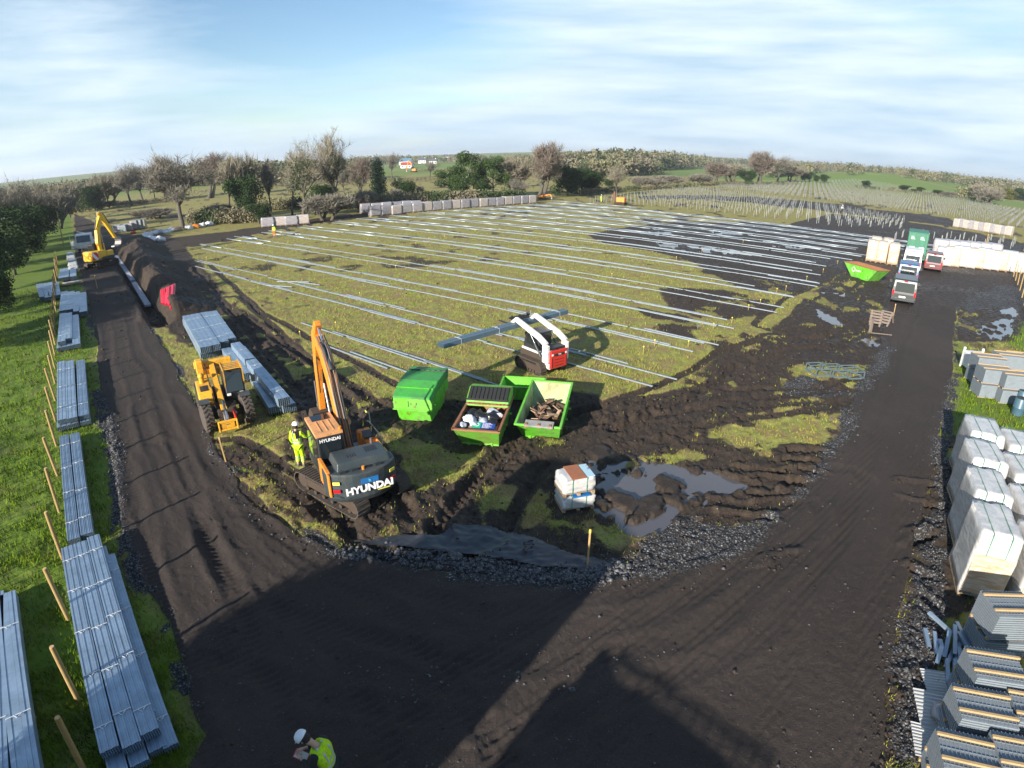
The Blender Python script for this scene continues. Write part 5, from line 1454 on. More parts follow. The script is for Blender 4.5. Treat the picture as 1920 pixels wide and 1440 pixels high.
for s in (-1, 1): m.prism([(3.75, 1.7), (4.35, 1.73), (4.75, 1.35), (4.78, .85), (4.45, .45), (3.9, .32), (3.35, .45)], 'x', bx + s * .5 - .012, bx + s * .5 + .012)
for k in range(5): m.box((bx - .42 + k * .21, 3.22, .42), (.07, .28, .05))
m.build('bucket', M_MUD, exc, .01)

# ---------------------------------------------------------------- telescopic handler facing the camera
tele = empty('telehandler', (-13.15, 23.2, 0), heading(147), 'muddy yellow and black telescopic handler facing the camera beside the track', 'telehandler')
tele.scale = (.92, .92, .92)
for (x, y, a) in ((-.95, 1.25, .12), (.95, 1.25, .12), (-.95, -1.35, -.12), (.95, -1.35, -.12)):
    wheel(tele, (x, y, .72), .72, .46, M_YELLOW, axis_rot=a)
m = MB(); m.box((0, 0, .85), (.9, 3.6, .5)); m.box((0, 1.25, .66), (1.5, .25, .25)); m.box((0, -1.35, .66), (1.5, .25, .25)); m.build('chassis', M_MUD, tele, .03)
for (x, y) in ((-.95, 1.25), (.95, 1.25), (-.95, -1.35), (.95, -1.35)):
    m = MB(); n = 8; V = []
    for k in range(n + 1):
        a = R((66 if y > 0 else 20) + 96 * k / n); 
        for (xx, rr) in ((x - .25, .82), (x + .25, .82), (x + .25, .86), (x - .25, .86)): V.append((xx, y + rr * math.cos(a), .72 + rr * math.sin(a)))
    F = []
    for k in range(n):
        for j in range(4): F.append((4 * k + j, 4 * k + (j + 1) % 4, 4 * k + 4 + (j + 1) % 4, 4 * k + 4 + j))
    F += [(0, 3, 2, 1), (4 * n, 4 * n + 1, 4 * n + 2, 4 * n + 3)]
    m.add(V, F).build('mudguard', M_GREY, tele)
# engine pod on the machine's right (seen left), cab on its left
m = MB(); m.prism([(-.95, 1.0), (.75, 1.0), (.75, 1.45), (.35, 1.72), (-.95, 1.85)], 'x', .42, 1.12); pod = m.build('engine_cover', M_YELLOW, tele, .06, seg=2)
m = MB(); m.box((.78, .1, 1.74), (.4, .6, .02), rot=(-.1, 0, 0)); m.build('vent', M_BLKP, pod)
MB().cyl((.8, -.6, 1.8), (.8, -.6, 2.15), .13, n=14).ball((.8, -.6, 2.15), .16).build('air_filter', M_YELLOW, tele, smooth=True)
m = MB(); m.prism([(-1.0, 1.0), (.62, 1.0), (.80, 1.5), (.58, 2.52), (-.75, 2.55), (-1.0, 1.9)], 'x', -1.1, -.18); cab = m.build('cab', M_BLKP, tele, .04)
m = MB(); m.prism([(.82, 1.52), (.84, 1.55), (.64, 2.4), (.6, 2.38)], 'x', -1.02, -.26); m.build('windscreen', M_GLASS, cab)
MB().box((-.64, -.05, 2.57), (.7, .9, .02)).build('roof_window', M_GLASS, cab)
MB().box((-1.11, -.2, 1.85), (.02, 1.2, .9)).build('side_window', M_GLASS, cab)
m = MB()
for k in range(5): m.box((-.64, -.45 + k * .25, 2.62), (.9, .045, .045))
for x in (-1.1, -.2): m.box((x, .05, 2.62), (.05, 1.4, .06)); m.box((x, .74, 2.15), (.05, .05, .9), rot=(-.22, 0, 0))
m.build('cab_guard', M_YELLOW, cab)
for x in (-.9, -.3): MB().box((x, .8, 1.42), (.2, .06, .13)).build('headlight', M_WHITE, cab, .02)
m = MB(); m.tube([(-1.1, .6, 1.9), (-1.5, .75, 1.95)], .02); m.box((-1.55, .75, 2.0), (.2, .04, .34)); m.build('mirror', M_BLKP, cab)
m = MB(); m.box((.05, -1.75, 1.9), (1.5, .4, .5)); m.box((.05, -1.85, 2.35), (1.9, .3, .32)); m.box((.75, -1.7, 2.3), (.35, .55, .7)); m.build('boom_tower', M_YELLOW, tele, .04)
m = boom_box([(-1.95, 2.3), (0, 1.5), (1.7, .98)], [.34, .30, .26], .30); o = m.build('boom', M_YELLOW, tele, .02); o.location = (.12, 0, 0)
m = boom_box([(1.3, 1.08), (2.0, .85), (2.25, .5)], [.2, .2, .24], .22); i_ = m.build('inner_boom', M_STEEL, tele, .02); i_.location = (.12, 0, 0)
for x in (-.12, .36): MB().tube([(x, -1.6, 2.42), (x, 0, 1.75), (x, 1.6, 1.2)], .025).build('hydraulic_hose', M_BLKP, o)
m = MB(); m.box((.12, 2.3, .72), (.9, .10, .12)); m.box((.12, 2.3, .32), (.9, .10, .10)); m.box((-.3, 2.3, .5), (.08, .14, .5)); m.box((.54, 2.3, .5), (.08, .14, .5)); m.box((.12, 2.2, .55), (.62, .25, .34)); m.build('carriage', M_YELLOW, tele, .02)

ram(tele, (.12, 1.6, 1.5), (.12, 2.6, .95), .06)
MB().box((-.28, 2.05, .92), (.1, .5, .12), rot=(-.6, 0, 0)).build('red_lock_bar', M_RED, tele, .02)
for c_ in ((.5, 1.0, .85), (-.2, -.6, .8)): MB().ball(c_, .33, s=(1.6, 1, .6)).build('mud_lump', M_MUD, tele)

# ---------------------------------------------------------------- white and red compact track loader holding a bundle
FA = -38
Fv = Vector((math.sin(R(FA)), math.cos(R(FA)), 0)); Rv = Vector((Fv.y, -Fv.x, 0))
bl, br = P(826, 641, z=2.4), P(1059, 578, z=2.4)
mid = P(983, 612, z=2.1)
sl = empty('track_loader', tuple((P(1052, 700, 0) + Fv * 1.25 - Rv * .35).xy.to_3d()), heading(FA), 'white compact track loader with a red rear door carrying a long steel bundle', 'loader')
for s in (-1, 1): track(sl, s * .72, 2.15, .72, .40)
m = MB(); m.box((0, -.15, .75), (1.05, 2.3, .75)); m.build('body', M_WHITEM, sl, .04)
m = MB(); m.box((0, .1, .78), (1.1, 1.9, .5)); m.build('mud_crust', M_MUD, sl, .02)
m = MB(); m.prism([(-.35, 1.1), (.95, 1.1), (.85, 1.55), (.62, 2.05), (-.35, 2.08)], 'x', -.46, .46); cab = m.build('cab', M_BLKP, sl, .05)
for s in (-1, 1): MB().box((s * .47, .2, 1.65), (.02, .8, .55)).build('side_window', M_GLASS, cab)
MB().box((0, .82, 1.6), (.7, .04, .6), rot=(-.42, 0, 0)).build('front_window', M_GLASS, cab)
MB().box((0, .1, 2.1), (.9, .9, .05)).build('cab_roof', M_GREY, cab, .02)
m = MB(); m.box((0, -1.38, .95), (1.15, .14, .95)); rd = m.build('rear_door', M_RED, sl, .03)
m = MB(); m.box((0, -1.46, 1.2), (.62, .02, .12)); m.build('badge_strip', M_BLKP, rd)
text('T770', .1, M_WTXT, rd, (0, -1.475, 1.2), (PI / 2, 0, 0), extrude=.003)
for s in (-1, 1): MB().box((s * .46, -1.46, 1.22), (.12, .03, .1)).build('work_light', M_WHITE, rd, .01)
m = MB()
for z in (.62, .78, .94): m.box((0, -1.455, z), (.6, .02, .02))
m.box((-.48, -1.455, .8), (.02, .02, .5)); m.box((.48, -1.455, .8), (.02, .02, .5)); m.build('grille_line', M_BLKP, rd)
MB().box((0, -1.0, 1.48), (1.1, .62, .12)).build('engine_grille', M_BLKP, sl, .03)
for s in (-1, 1):
    x = s * .66
    m = MB(); m.box((x, -1.15, 1.25), (.2, .42, .95)); m.build('tower', M_WHITEM, sl, .04)
    m = boom_box([(-1.2, 1.72), (-.6, 2.02), (1.25, 2.55), (1.6, 2.25)], [.3, .3, .26, .24], .19); o = m.build('lift_arm', M_WHITEM, sl, .03); o.location = (x, 0, 0)
    ram(sl, (x, -.75, 1.0), (x, .15, 2.1), .05)
m = MB(); m.box((0, 1.6, 2.22), (1.5, .12, .14)); m.build('cross_tube', M_WHITE, sl, .02)
m = MB(); m.box((0, 1.72, 2.25), (1.2, .08, .42)); m.box((0, 1.78, 2.06), (1.5, .10, .09)); m.box((0, 1.78, 2.5), (1.5, .10, .09))
for x in (-.55, 0, .55): m.box((x, 1.8, 2.35), (.08, .08, .5))
frk = m.build('fork_frame', M_BLKP, sl, .01)
for x in (-.42, .42): MB().box((x, 2.45, 2.04), (.12, 1.3, .05)).build('fork', M_BLKP, sl, .01)
m = MB(); m.cyl((.35, 1.72, 2.56), (.62, 1.85, 2.62), .05, n=10); m.tube([(.5, 1.5, 2.4), (.62, 1.6, 2.75), (.7, 1.75, 2.5)], .02); m.build('hose_loop', M_STEEL, sl)
bcen = sl.matrix_basis @ Vector((0, 2.2, 2.08))
bd = (br - bl).normalized(); half = (br - bl).length / 2
bc = (bl + br) / 2
bcen2 = Vector((bc.x, bc.y, 2.12))
bundle(bcen2 - bd * half, bcen2 + bd * half, .52, .24, 2.10, 'long dark grey steel bundle lifted on the forks of the white loader', None, nx=6, straps=0)
M_BPAINT = paint('grey_blue_profile', (.10, .16, .205), .5, .15)
KB = KIDS[[o.name for o in COL.objects if o.get('label', '').startswith('long dark grey steel bundle')][0]]
for o in KB:
    o.data = o.data.copy(); o.data.materials.clear(); o.data.materials.append(M_BPAINT)
par = KB[0].parent
for k in (-.38, -.1, .42):
    s = bpy.data.objects.new('strap', strap_mesh(.52, .24)); link(s, par); s.location = (0, k * 2 * half, 0)

# ---------------------------------------------------------------- yellow wheeled excavator by the trench
g = P(192, 500, 0)
M_YEL2 = paint('bright_yellow_paint', (.88, .50, .02), .4, .35, (.25, .15, .06), scale=2)
ye = empty('wheeled_excavator', (g.x, g.y, gz(g.x, g.y)), heading(4), 'yellow excavator with red and white striped tail digging at the far trench end', 'excavator')
for s in (-1, 1): track(ye, s * .98, 3.6, .8, .55)
MB().box((0, 0, .7), (1.4, 1.5, .5)).build('car_body', M_MUD, ye, .03)
m = MB(); m.box((0, -.1, 1.2), (2.4, 3.2, .2)); m.build('deck_frame', M_GREY, ye, .02)
m = MB(); m.prism([(-1.2, -1.0), (-1.2, -1.6), (-.7, -2.15), (.7, -2.15), (1.2, -1.6), (1.2, -1.0)], 'z', 1.05, 2.2); cw = m.build('counterweight', M_YEL2, ye, .08, seg=2)
for s in (-1, 1):
    tw_ = NT('hazard_stripes'); st = tw_.N('ShaderNodeTexWave', {'Scale': .55, 'Distortion': 0.0}, bands_direction='DIAGONAL'); tw_.l.new(tw_.obj(), st.inputs[0]); tw_.set(base=tw_.ramp(st.outputs['Color'], [(.5, (.75, .03, .03)), (.501, (.85, .82, .8))], 'CONSTANT'), rough=.5)
    MB().box((s * .98, -1.91, 1.65), (.72, .03, .9), rot=(0, 0, s * .835)).build('hazard_panel', tw_.m, cw)
m = MB(); m.box((.35, -.55, 1.75), (1.5, 1.1, .8)); m.box((.95, .6, 1.65), (.5, 1.2, .6)); m.build('engine_hood', M_YEL2, ye, .06)
m = MB(); m.prism([(-.6, 1.3), (1.2, 1.3), (1.25, 2.0), (.95, 3.0), (-.6, 3.0)], 'x', -1.2, -.3); cab = m.build('cab', M_BLKP, ye, .05)
MB().box((-1.21, .3, 2.35), (.02, 1.3, .9)).build('side_window', M_GLASS, cab); MB().box((-.75, -.61, 2.35), (.7, .02, .8)).build('rear_window', M_GLASS, cab)
m = boom_box([(.2, 1.5), (.1, 3.0), (.35, 4.5), (1.25, 6.2)], [.45, .62, .6, .4], .42); m.build('boom', M_YEL2, ye, .02)
m = boom_box([(.9, 6.6), (1.5, 6.1), (3.3, 3.2)], [.35, .62, .32], .34); m.build('arm', M_YEL2, ye, .02)
ram(ye, (0, 1.8, 6.5), (0, 3.4, 4.0), .08, 'bucket_ram'); ram(ye, (0, -.1, 4.6), (0, .9, 6.8), .08, 'arm_ram')
for s in (-1, 1): ram(ye, (s * .32, .7, 1.3), (s * .32, .5, 4.1), .08, mat=M_YEL2)
m = MB(); m.prism([(3.1, 3.2), (3.8, 3.2), (4.0, 2.6), (3.7, 2.1), (2.9, 2.0), (2.95, 2.15), (3.6, 2.25), (3.8, 2.65), (3.65, 3.0)], 'x', -.5, .5); m.build('bucket', M_STEEL, ye, .01)
# white lorry behind it
g = P(165, 470, 0)
lo = empty('lorry', (g.x, g.y, gz(g.x, g.y)), heading(150), 'white lorry with its door open parked behind the yellow excavator', 'lorry')
for (x, y) in ((-1, 1.2), (1, 1.2), (-1, -2.2), (1, -2.2)): wheel(lo, (x, y, .5), .5, .32, M_STEEL, lugs=0)
m = MB(); m.box((0, -1.2, .9), (.9, 5.5, .3)); m.build('chassis', M_BLKP, lo)
m = MB(); m.prism([(.6, .7), (2.3, .7), (2.35, 1.6), (2.1, 2.75), (.6, 2.85)], 'x', -1.15, 1.15); cab = m.build('cab', M_WHITE, lo, .08, seg=2)
MB().prism([(2.34, 1.62), (2.38, 1.65), (2.15, 2.6), (2.11, 2.6)], 'x', -1.0, 1.0).build('windscreen', M_GLASS, cab)
m = MB(); m.box((1.6, 1.5, 1.3), (.9, .06, 1.1)); m.box((1.6, 1.5, 2.75), (.9, .05, .06)); m.box((2.03, 1.5, 2.2), (.06, .05, 1.1)); m.box((1.17, 1.5, 2.2), (.06, .05, 1.1)); m.build('door', M_WHITE, cab)
for s in (-1, 1): MB().box((s * .9, 2.36, 1.0), (.3, .06, .18)).build('headlight', M_CHROME, cab)
m = MB(); m.box((0, -2.0, 1.25), (2.3, 4.4, .12)); m.box((0, .1, 1.7), (2.3, .08, .9)); m.build('flat_bed', M_WHITE, lo, .02)
m = MB(); m.cyl((0, -1, 1.4), (0, -1, 2.6), .1); m.box((.5, -1, 2.8), (1.6, .12, .14), rot=(0, -.3, 0)); m.build('lorry_crane', M_WHITE, lo)

# ---------------------------------------------------------------- far machines
def mini_digger(name, loc, az, body, label, s=1, tall=1.0, cat='excavator'):
    t = empty(name, loc, heading(az), label, cat); t.scale = (s, s, s)
    for k in (-1, 1): track(t, k * .8, 2.6, .6, .4)
    m = MB(); m.box((0, -.4, 1.2), (1.7, 1.9, .9)); m.build('engine_hood', body, t, .06)
    m = MB(); m.box((-.4, .5, 1.9), (.8, 1.1, 1.5), taper=(.9, .85)); c = m.build('cab', M_BLKP, t, .04); MB().box((-.82, .5, 2.0), (.02, .8, .8)).build('side_window', M_GLASS, c)
    m = boom_box([(.6, 1.2), (1.3, 3.2 * tall), (2.8, 3.9 * tall)], [.35, .42, .3], .3); m.build('boom', body, t)
    m = boom_box([(2.6, 4.2 * tall), (3.3, 2.8 * min(1, tall)), (3.6, 1.0)], [.3, .34, .2], .25); m.build('arm', body, t)
    m = MB(); m.box((0, 3.6, .6), (.7, .6, .6), taper=(.9, .6)); m.build('bucket', M_STEEL, t)
    return t
g = P(1018, 374, 0); mini_digger('mini_digger', (g.x, g.y, 0), 120, M_ORANGE, 'small orange digger under the big round tree at the end of the pallet row', .7, .5)
g = P(776, 323); mini_digger('tracked_excavator', tuple(g), -70, M_ORANGE, 'distant orange excavator working in the green paddock', 1.5, 1.3)
g = P(1163, 384, 0)
pr = empty('piling_machine', (g.x, g.y, 0), heading(-60), 'orange piling machine with a dark upright mast between the rails and the posts', 'piling machine')
for k in (-1, 1): track(pr, k * .75, 2.6, .6, .4)
MB().box((0, -.2, 1.2), (1.5, 2.0, 1.1)).build('engine_hood', M_ORANGE, pr, .08)
MB().box((0, 1.5, 1.5), (.3, .35, 3.0)).box((0, 1.8, 2.0), (.4, .35, .8)).build('mast', solid('rusty_mast', (.16, .06, .03), .7), pr, .02)
MB().box((.5, .9, 1.6), (.5, .5, .6)).build('control_stand', M_BLKP, pr)
# ================================================================ SKIPS
M_GREEN = paint('bright_green_paint', (.115, .50, .018), .5, .5, (.05, .12, .02), scale=1.6, lowz=-.05, rust=.75, fade=(.19, .50, .08))
M_GREENR = paint('rusty_green_paint', (.14, .42, .04), .6, .75, (.22, .10, .04), scale=1.8)
M_GREENI = paint('pale_inner_green', (.38, .50, .24), .7, .85, (.24, .12, .06), scale=1.3)
M_LID = paint('scratched_green_lid', (.05, .30, .05), .5, .8, (.05, .07, .06), scale=.9)
M_RUST = paint('rusty_rim', (.30, .13, .06), .8, .6, (.12, .06, .04), scale=6)
def skip_shell(t, Lt, Lb, wt, wb, h, mat, inner, rim, back_h=0, ribs=4, wall=.04):
    """open skip: base Lb long, rim Lt long; y runs along it, -y is the end nearest the camera"""
    hb = h + back_h
    B = [(-wb / 2, -Lb / 2, 0.1), (wb / 2, -Lb / 2, .1), (wb / 2, Lb / 2, .1), (-wb / 2, Lb / 2, .1)]
    T = [(-wt / 2, -Lt / 2, h), (wt / 2, -Lt / 2, h), (wt / 2, Lt / 2, hb), (-wt / 2, Lt / 2, hb)]
    m = MB(); m.add(B + T, [(0, 3, 2, 1), (0, 1, 5, 4), (1, 2, 6, 5), (2, 3, 7, 6), (3, 0, 4, 7)]); sh = m.build('shell', mat, t)
    k = wall
    Bi = [(-wb / 2 + k, -Lb / 2 + k, .2), (wb / 2 - k, -Lb / 2 + k, .2), (wb / 2 - k, Lb / 2 - k, .2), (-wb / 2 + k, Lb / 2 - k, .2)]
    Ti = [(-wt / 2 + k, -Lt / 2 + k, h), (wt / 2 - k, -Lt / 2 + k, h), (wt / 2 - k, Lt / 2 - k, hb), (-wt / 2 + k, Lt / 2 - k, hb)]
    m = MB(); m.add(Bi + Ti, [(0, 1, 2, 3), (0, 4, 5, 1), (1, 5, 6, 2), (2, 6, 7, 3), (3, 7, 4, 0)])
    me = bpy.data.meshes.new('lining'); me.from_pydata(m.v, [], m.f); me.materials.append(inner); link(bpy.data.objects.new('lining', me), t)
    m = MB()
    for a, b in zip(T, T[1:] + T[:1]):
        a, b = Vector(a), Vector(b); d = (b - a); c = (a + b) / 2
        rot = d.to_track_quat('Y', 'Z').to_euler(); m.box(c + Vector((0, 0, .02)), (.10, d.length + .1, .07), rot=rot)
    m.build('rim', rim, t, .01)
    for s in (-1, 1):
        for j in range(ribs):
            y = (j / (ribs - 1) - .5) * Lb * .8
            m = MB(); a = Vector((s * (wb / 2 + .02), y, .15)); b = Vector((s * (wt / 2 + .02), y * 1.15, h - .03)); d = b - a
            m.box((a + b) / 2, (.06, .09, d.length), rot=(0, math.atan2(d.x, d.z), 0)); m.build('rib', mat, t, .01)
        for y in (-.55, .55): MB().cyl((s * (wt / 2), y, h - .25), (s * (wt / 2 + .13), y, h - .25), .045, n=10).build('lifting_lug', mat, t)
    m = MB(); m.box((-wb * .3, -Lb / 2 - .02, .12), (.12, .14, .22)); m.box((0, -Lb / 2 - .02, .12), (.10, .14, .18)); m.box((wb * .3, -Lb / 2 - .02, .12), (.12, .14, .22))
    m.box((0, -Lb / 2, .1), (wb, .1, .08)); m.build('foot_bar', mat, t, .01)
    return sh
rg = random.Random(21)
# A: fully enclosed skip
gA1, gA2 = P(736, 794, 0), P(803, 800, 0)
fw = Vector((0.24, 1, 0)).normalized(); c = (gA1 + gA2) / 2 + fw * 1.45
A = empty('enclosed_skip', (c.x, c.y, gz(c.x, c.y)), heading(9), 'closed bright green skip with a sloping lid, left of the three in front', 'skip', 'green skips behind the orange excavator')
A.scale = (.95, .88, .86)
w0, w1 = 1.55, 1.82
m = MB()
m.prism([(-1.15, .05), (1.15, .05), (1.6, .80), (-1.45, .80)], 'x', -w0 / 2, w0 / 2)
sh = m.build('lower_body', M_GREEN, A, .02)
m = MB(); m.prism([(-1.46, .80), (1.6, .80), (1.6, 1.50), (-1.46, 1.42)], 'x', -w1 / 2, w1 / 2); up = m.build('upper_body', M_GREEN, A, .02)
m = MB(); m.prism([(-1.49, 1.40), (-1.42, 1.48), (-.25, 1.92), (1.62, 1.92), (1.62, 1.45), (-1.3, 1.40)], 'x', -w1 / 2 - .02, w1 / 2 + .02); lid = m.build('lid', M_LID, A, .02)
m = MB(); m.box((0, -1.48, .80), (w1 + .06, .07, .05)); m.box((0, -.85, 1.73), (w1 + .04, .04, .03), rot=(.36, 0, 0)); m.build('ridge', M_GREEN, A)
m = MB()
for k in range(7): m.cyl((-w1 / 2 + .12 + k * .26, 1.05, 1.95), (-w1 / 2 + .3 + k * .26, 1.05, 1.95), .03, n=8)
m.box((0, 1.1, 1.935), (w1, .12, .03)); m.build('hinge', M_BLKP, lid)
for (x, z, h) in ((-.2, 1.12, .32), (-.07, 1.12, .12), (.18, 1.14, .14)): MB().box((x, -1.47, z), (.03, .02, h)).build('drip_stain', M_GREY, up)
for s in (-1, 1):
    for y in (-.8, 0, .8): MB().box((s * w1 / 2, y, 1.1), (.05, .08, .6)).build('rib', M_GREEN, A, .01)
    MB().cyl((s * (w1 / 2), -1.2, 1.05), (s * (w1 / 2 + .1), -1.2, 1.05), .05, n=10).build('lifting_lug', M_GREEN, A)
# B: half covered skip with refuse
rb = [P(849, 804, z=1.05), P(935, 810, z=1.05)]
c = (rb[0] + rb[1]) / 2 + Vector((math.sin(R(9)), math.cos(R(9)), 0)) * 1.75; c.z = gz(c.x, c.y)
B = empty('covered_skip', tuple(c), heading(9), 'green skip full of refuse sacks with a ribbed black lid over its rear half', 'skip', 'green skips behind the orange excavator')
skip_shell(B, 3.5, 1.9, 1.78, 1.5, 1.05, M_GREENR, M_RUST, M_RUST)
m = MB(); m.prism([(.5, 1.06), (.62, 1.35), (1.3, 1.62), (1.75, 1.55), (1.75, 1.06)], 'x', -.89, .89); cov = m.build('rear_cover', M_GREENR, B, .02)
m = MB()
for k in range(10): m.box((-.76 + k * .169, .90, 1.51), (.145, .74, .05), rot=(.38, 0, 0))
m.box((0, .55, 1.34), (1.74, .05, .08)); m.build('ribbed_lid', M_BLACK, B, .012)
m = MB()
for k in range(12): m.box((-.8 + k * .145, .46, 1.2), (.13, .1, .05), rot=(0, rg.uniform(-.2, .2), 0))
m.build('lid_seal', M_RUST, B)
M_SACKB = solid('black_sack', (.015, .016, .018), .25); M_SACKW = solid('white_sack', (.72, .72, .74), .5); M_SACKG = solid('grey_film', (.40, .43, .47), .35); M_CARD = paint('cardboard', (.45, .30, .19), .85, .3, scale=4)
def sack(par, loc, r, mat, seed, top=True, name='refuse_sack', label=None, flat=.75):
    bm = bmesh.new(); bmesh.ops.create_icosphere(bm, subdivisions=3, radius=r)
    q = random.Random(seed); ph = [q.uniform(0, 6) for _ in range(6)]
    for v in bm.verts:
        d = v.co.normalized()
        k = 1 + .16 * math.sin(4 * d.x + ph[0]) * math.sin(5 * d.y + ph[1]) + .09 * math.sin(11 * d.x + 9 * d.z + ph[2]) + .06 * math.sin(19 * d.y + 13 * d.x + ph[3])
        v.co = d * r * k; v.co.z *= flat
    me = bpy.data.meshes.new(name); bm.to_mesh(me); bm.free(); me.materials.append(mat)
    for p in me.polygons: p.use_smooth = True
    o = bpy.data.objects.new(name, me); link(o); o.location = loc; o.rotation_euler = (q.uniform(-.3, .3), q.uniform(-.3, .3), q.uniform(0, 6))
    return o
def inB(x, y, z):
    v = Euler((0, 0, heading(9))).to_matrix() @ Vector((x, y + .16, z + .2)); return Vector((B.location.x, B.location.y, B.location.z)) + v
for k, (x, y, z, r, mt_, lb) in enumerate([(-.5, -.75, .75, .26, M_SACKW, 'bulging white sack in the refuse skip'), (-.15, -.35, .70, .34, M_SACKB, 'black sack in the middle of the refuse skip'), (.35, -.35, .72, .32, M_SACKB, 'shiny black sack on the right of the refuse skip'), (-.5, -.15, .72, .28, M_SACKB, 'black sack in the far left corner of the refuse skip'), (.05, -.75, .66, .24, M_SACKG, 'crumpled grey film between the sacks'), (.5, -.8, .66, .22, M_SACKB, 'small black sack by the right wall of the refuse skip'), (-.68, -1.25, .72, .18, M_SACKG, 'clear plastic film in the near left corner of the refuse skip'), (.3, -.05, .8, .25, M_SACKG, 'pale grey film under the ribbed lid'), (.62, -.25, .78, .16, M_SACKW, 'small white bag by the right wall under the lid'), (-.25, -1.0, .68, .2, M_SACKG, 'grey bag beside the sign in the refuse skip')]):
    o = sack(None, inB(x, y, z), r, mt_, k); tag(o, lb, 'sack', 'sacks in the refuse skip')
bx_ = empty('cardboard_box', tuple(inB(.12, -1.18, .58)), heading(9), 'flattened cardboard with the blue and green sign lying on it', 'box')
m = MB(); m.box((0, 0, 0), (1.15, .75, .18)); m.box((.1, -.35, .08), (1.2, .3, .06), rot=(.2, .05, 0)); m.build('carton', M_CARD, bx_, .02)
for k in range(5): MB().box((-.6 + k * .28, -.42, .12), (.14, .1, .04)).build('flap', M_CARD, bx_)
sg = empty('waste_sign', tuple(inB(.15, -1.15, .73)), heading(9) + .03, 'blue and green waste sign lying face up in the skip', 'sign'); sg.rotation_euler = (.12, 0, heading(9) + .03)
MB().box((0, 0, 0), (.92, .46, .012)).build('board', solid('sign_blue', (.02, .06, .30), .4), sg)
MB().box((-.28, 0, .008), (.36, .45, .006)).build('green_field', solid('sign_green', (.02, .42, .22), .4), sg)
m = MB()
for k in range(20):
    a = 2 * PI * k / 20 + .3
    if k % 7 < 5: m.box((-.28 + .10 * math.cos(a), .02 + .10 * math.sin(a), .014), (.035, .03, .004), rot=(0, 0, a))
m.build('round_mark', M_WTXT, sg)
m = MB()
for j, (z, ln) in enumerate(((.16, .32), (.08, .36), (0, .30), (-.08, .34), (-.16, .28))):
    x = -.05
    while x < -.05 + ln:
        w_ = rg.uniform(.03, .07); m.box((x + w_ / 2, z, .010), (w_, .026, .004)); x += w_ + .014
    m.build('sign_writing', M_WTXT, sg); m = MB()
# C: open skip with broken wood and soil
rc = [P(967, 784, z=1.05), P(1050, 794, z=1.05)]
c = (rc[0] + rc[1]) / 2 + Vector((math.sin(R(12)), math.cos(R(12)), 0)) * 1.95; c.z = gz(c.x, c.y)
Cs = empty('open_skip', tuple(c), heading(12), 'open green skip with a pale rusty inside, heaped with broken brown boards', 'skip', 'green skips behind the orange excavator')
skip_shell(Cs, 3.9, 2.1, 1.80, 1.5, 1.05, M_GREEN, M_GREENI, M_GREEN, back_h=.35)
MB().box((.05, -1.9, 1.13), (1.15, .42, .07), rot=(.15, 0, 0)).build('loading_flap', paint('weathered_boards', (.3, .29, .27), .8, .4), Cs, .01)
for x in (-.45, .05, .5): MB().box((x, -2.0, 1.1), (.1, .14, .16)).build('flap_hinge', M_RUST, Cs)
def inC(x, y, z):
    v = Euler((0, 0, heading(12))).to_matrix() @ Vector((x, y, z)); return Vector(Cs.location) + v
m = MB(); V = []; F = []; nx_, ny_ = 22, 30
for i in range(nx_ + 1):
    for j in range(ny_ + 1):
        x, y = -.78 + 1.56 * i / nx_, -1.35 + 2.9 * j / ny_
        V.append((x, y, .45 + .34 * math.exp(-((x - .1) ** 2) / .5 - ((y - .1) ** 2) / 1.0) + rg.uniform(-.05, .05)))
for i in range(nx_):
    for j in range(ny_): b = i * (ny_ + 1) + j; F.append((b, b + ny_ + 1, b + ny_ + 2, b + 1))
fill = m.add(V, F).build('soil_heap', M_MUD, None, smooth=True); fill.location = tuple(Cs.location); fill.rotation_euler = (0, 0, heading(12)); tag(fill, 'dark soil heaped inside the open skip', 'soil')
M_BRK = [paint('brown_board', (.22, .12, .07), .85, .4, scale=4), paint('pale_board', (.42, .28, .18), .85, .4, scale=4), paint('dark_board', (.10, .06, .04), .9, .4, scale=4)]
for k in range(34):
    x, y = rg.uniform(-.55, .6), rg.uniform(-.9, 1.2)
    z = .55 + .36 * math.exp(-((x - .1) ** 2) / .5 - ((y - .1) ** 2) / 1.0) + rg.uniform(0, .12)
    o = MB().box((0, 0, 0), (rg.uniform(.35, .8), rg.uniform(.08, .28), .03)).build('broken_board', M_BRK[k % 3], None, .006)
    o.location = inC(x, y, z); o.rotation_euler = (rg.uniform(-.6, .6), rg.uniform(-.6, .6), rg.uniform(0, 3.1)); tag(o, 'splintered brown board in the heap of the open skip', 'board', 'broken boards heaped in the open skip')
# D: low green skip behind, seen between the two
c = P(981, 752, 0) + Vector((0, .55, 0))
D_ = empty('open_skip', (c.x, c.y, gz(c.x, c.y)), heading(98), 'bright green skip standing behind the gap between two others', 'skip', 'green skips behind the orange excavator')
skip_shell(D_, 2.0, 1.7, 1.3, 1.2, .72, M_GREEN, M_GREEN, M_GREEN)
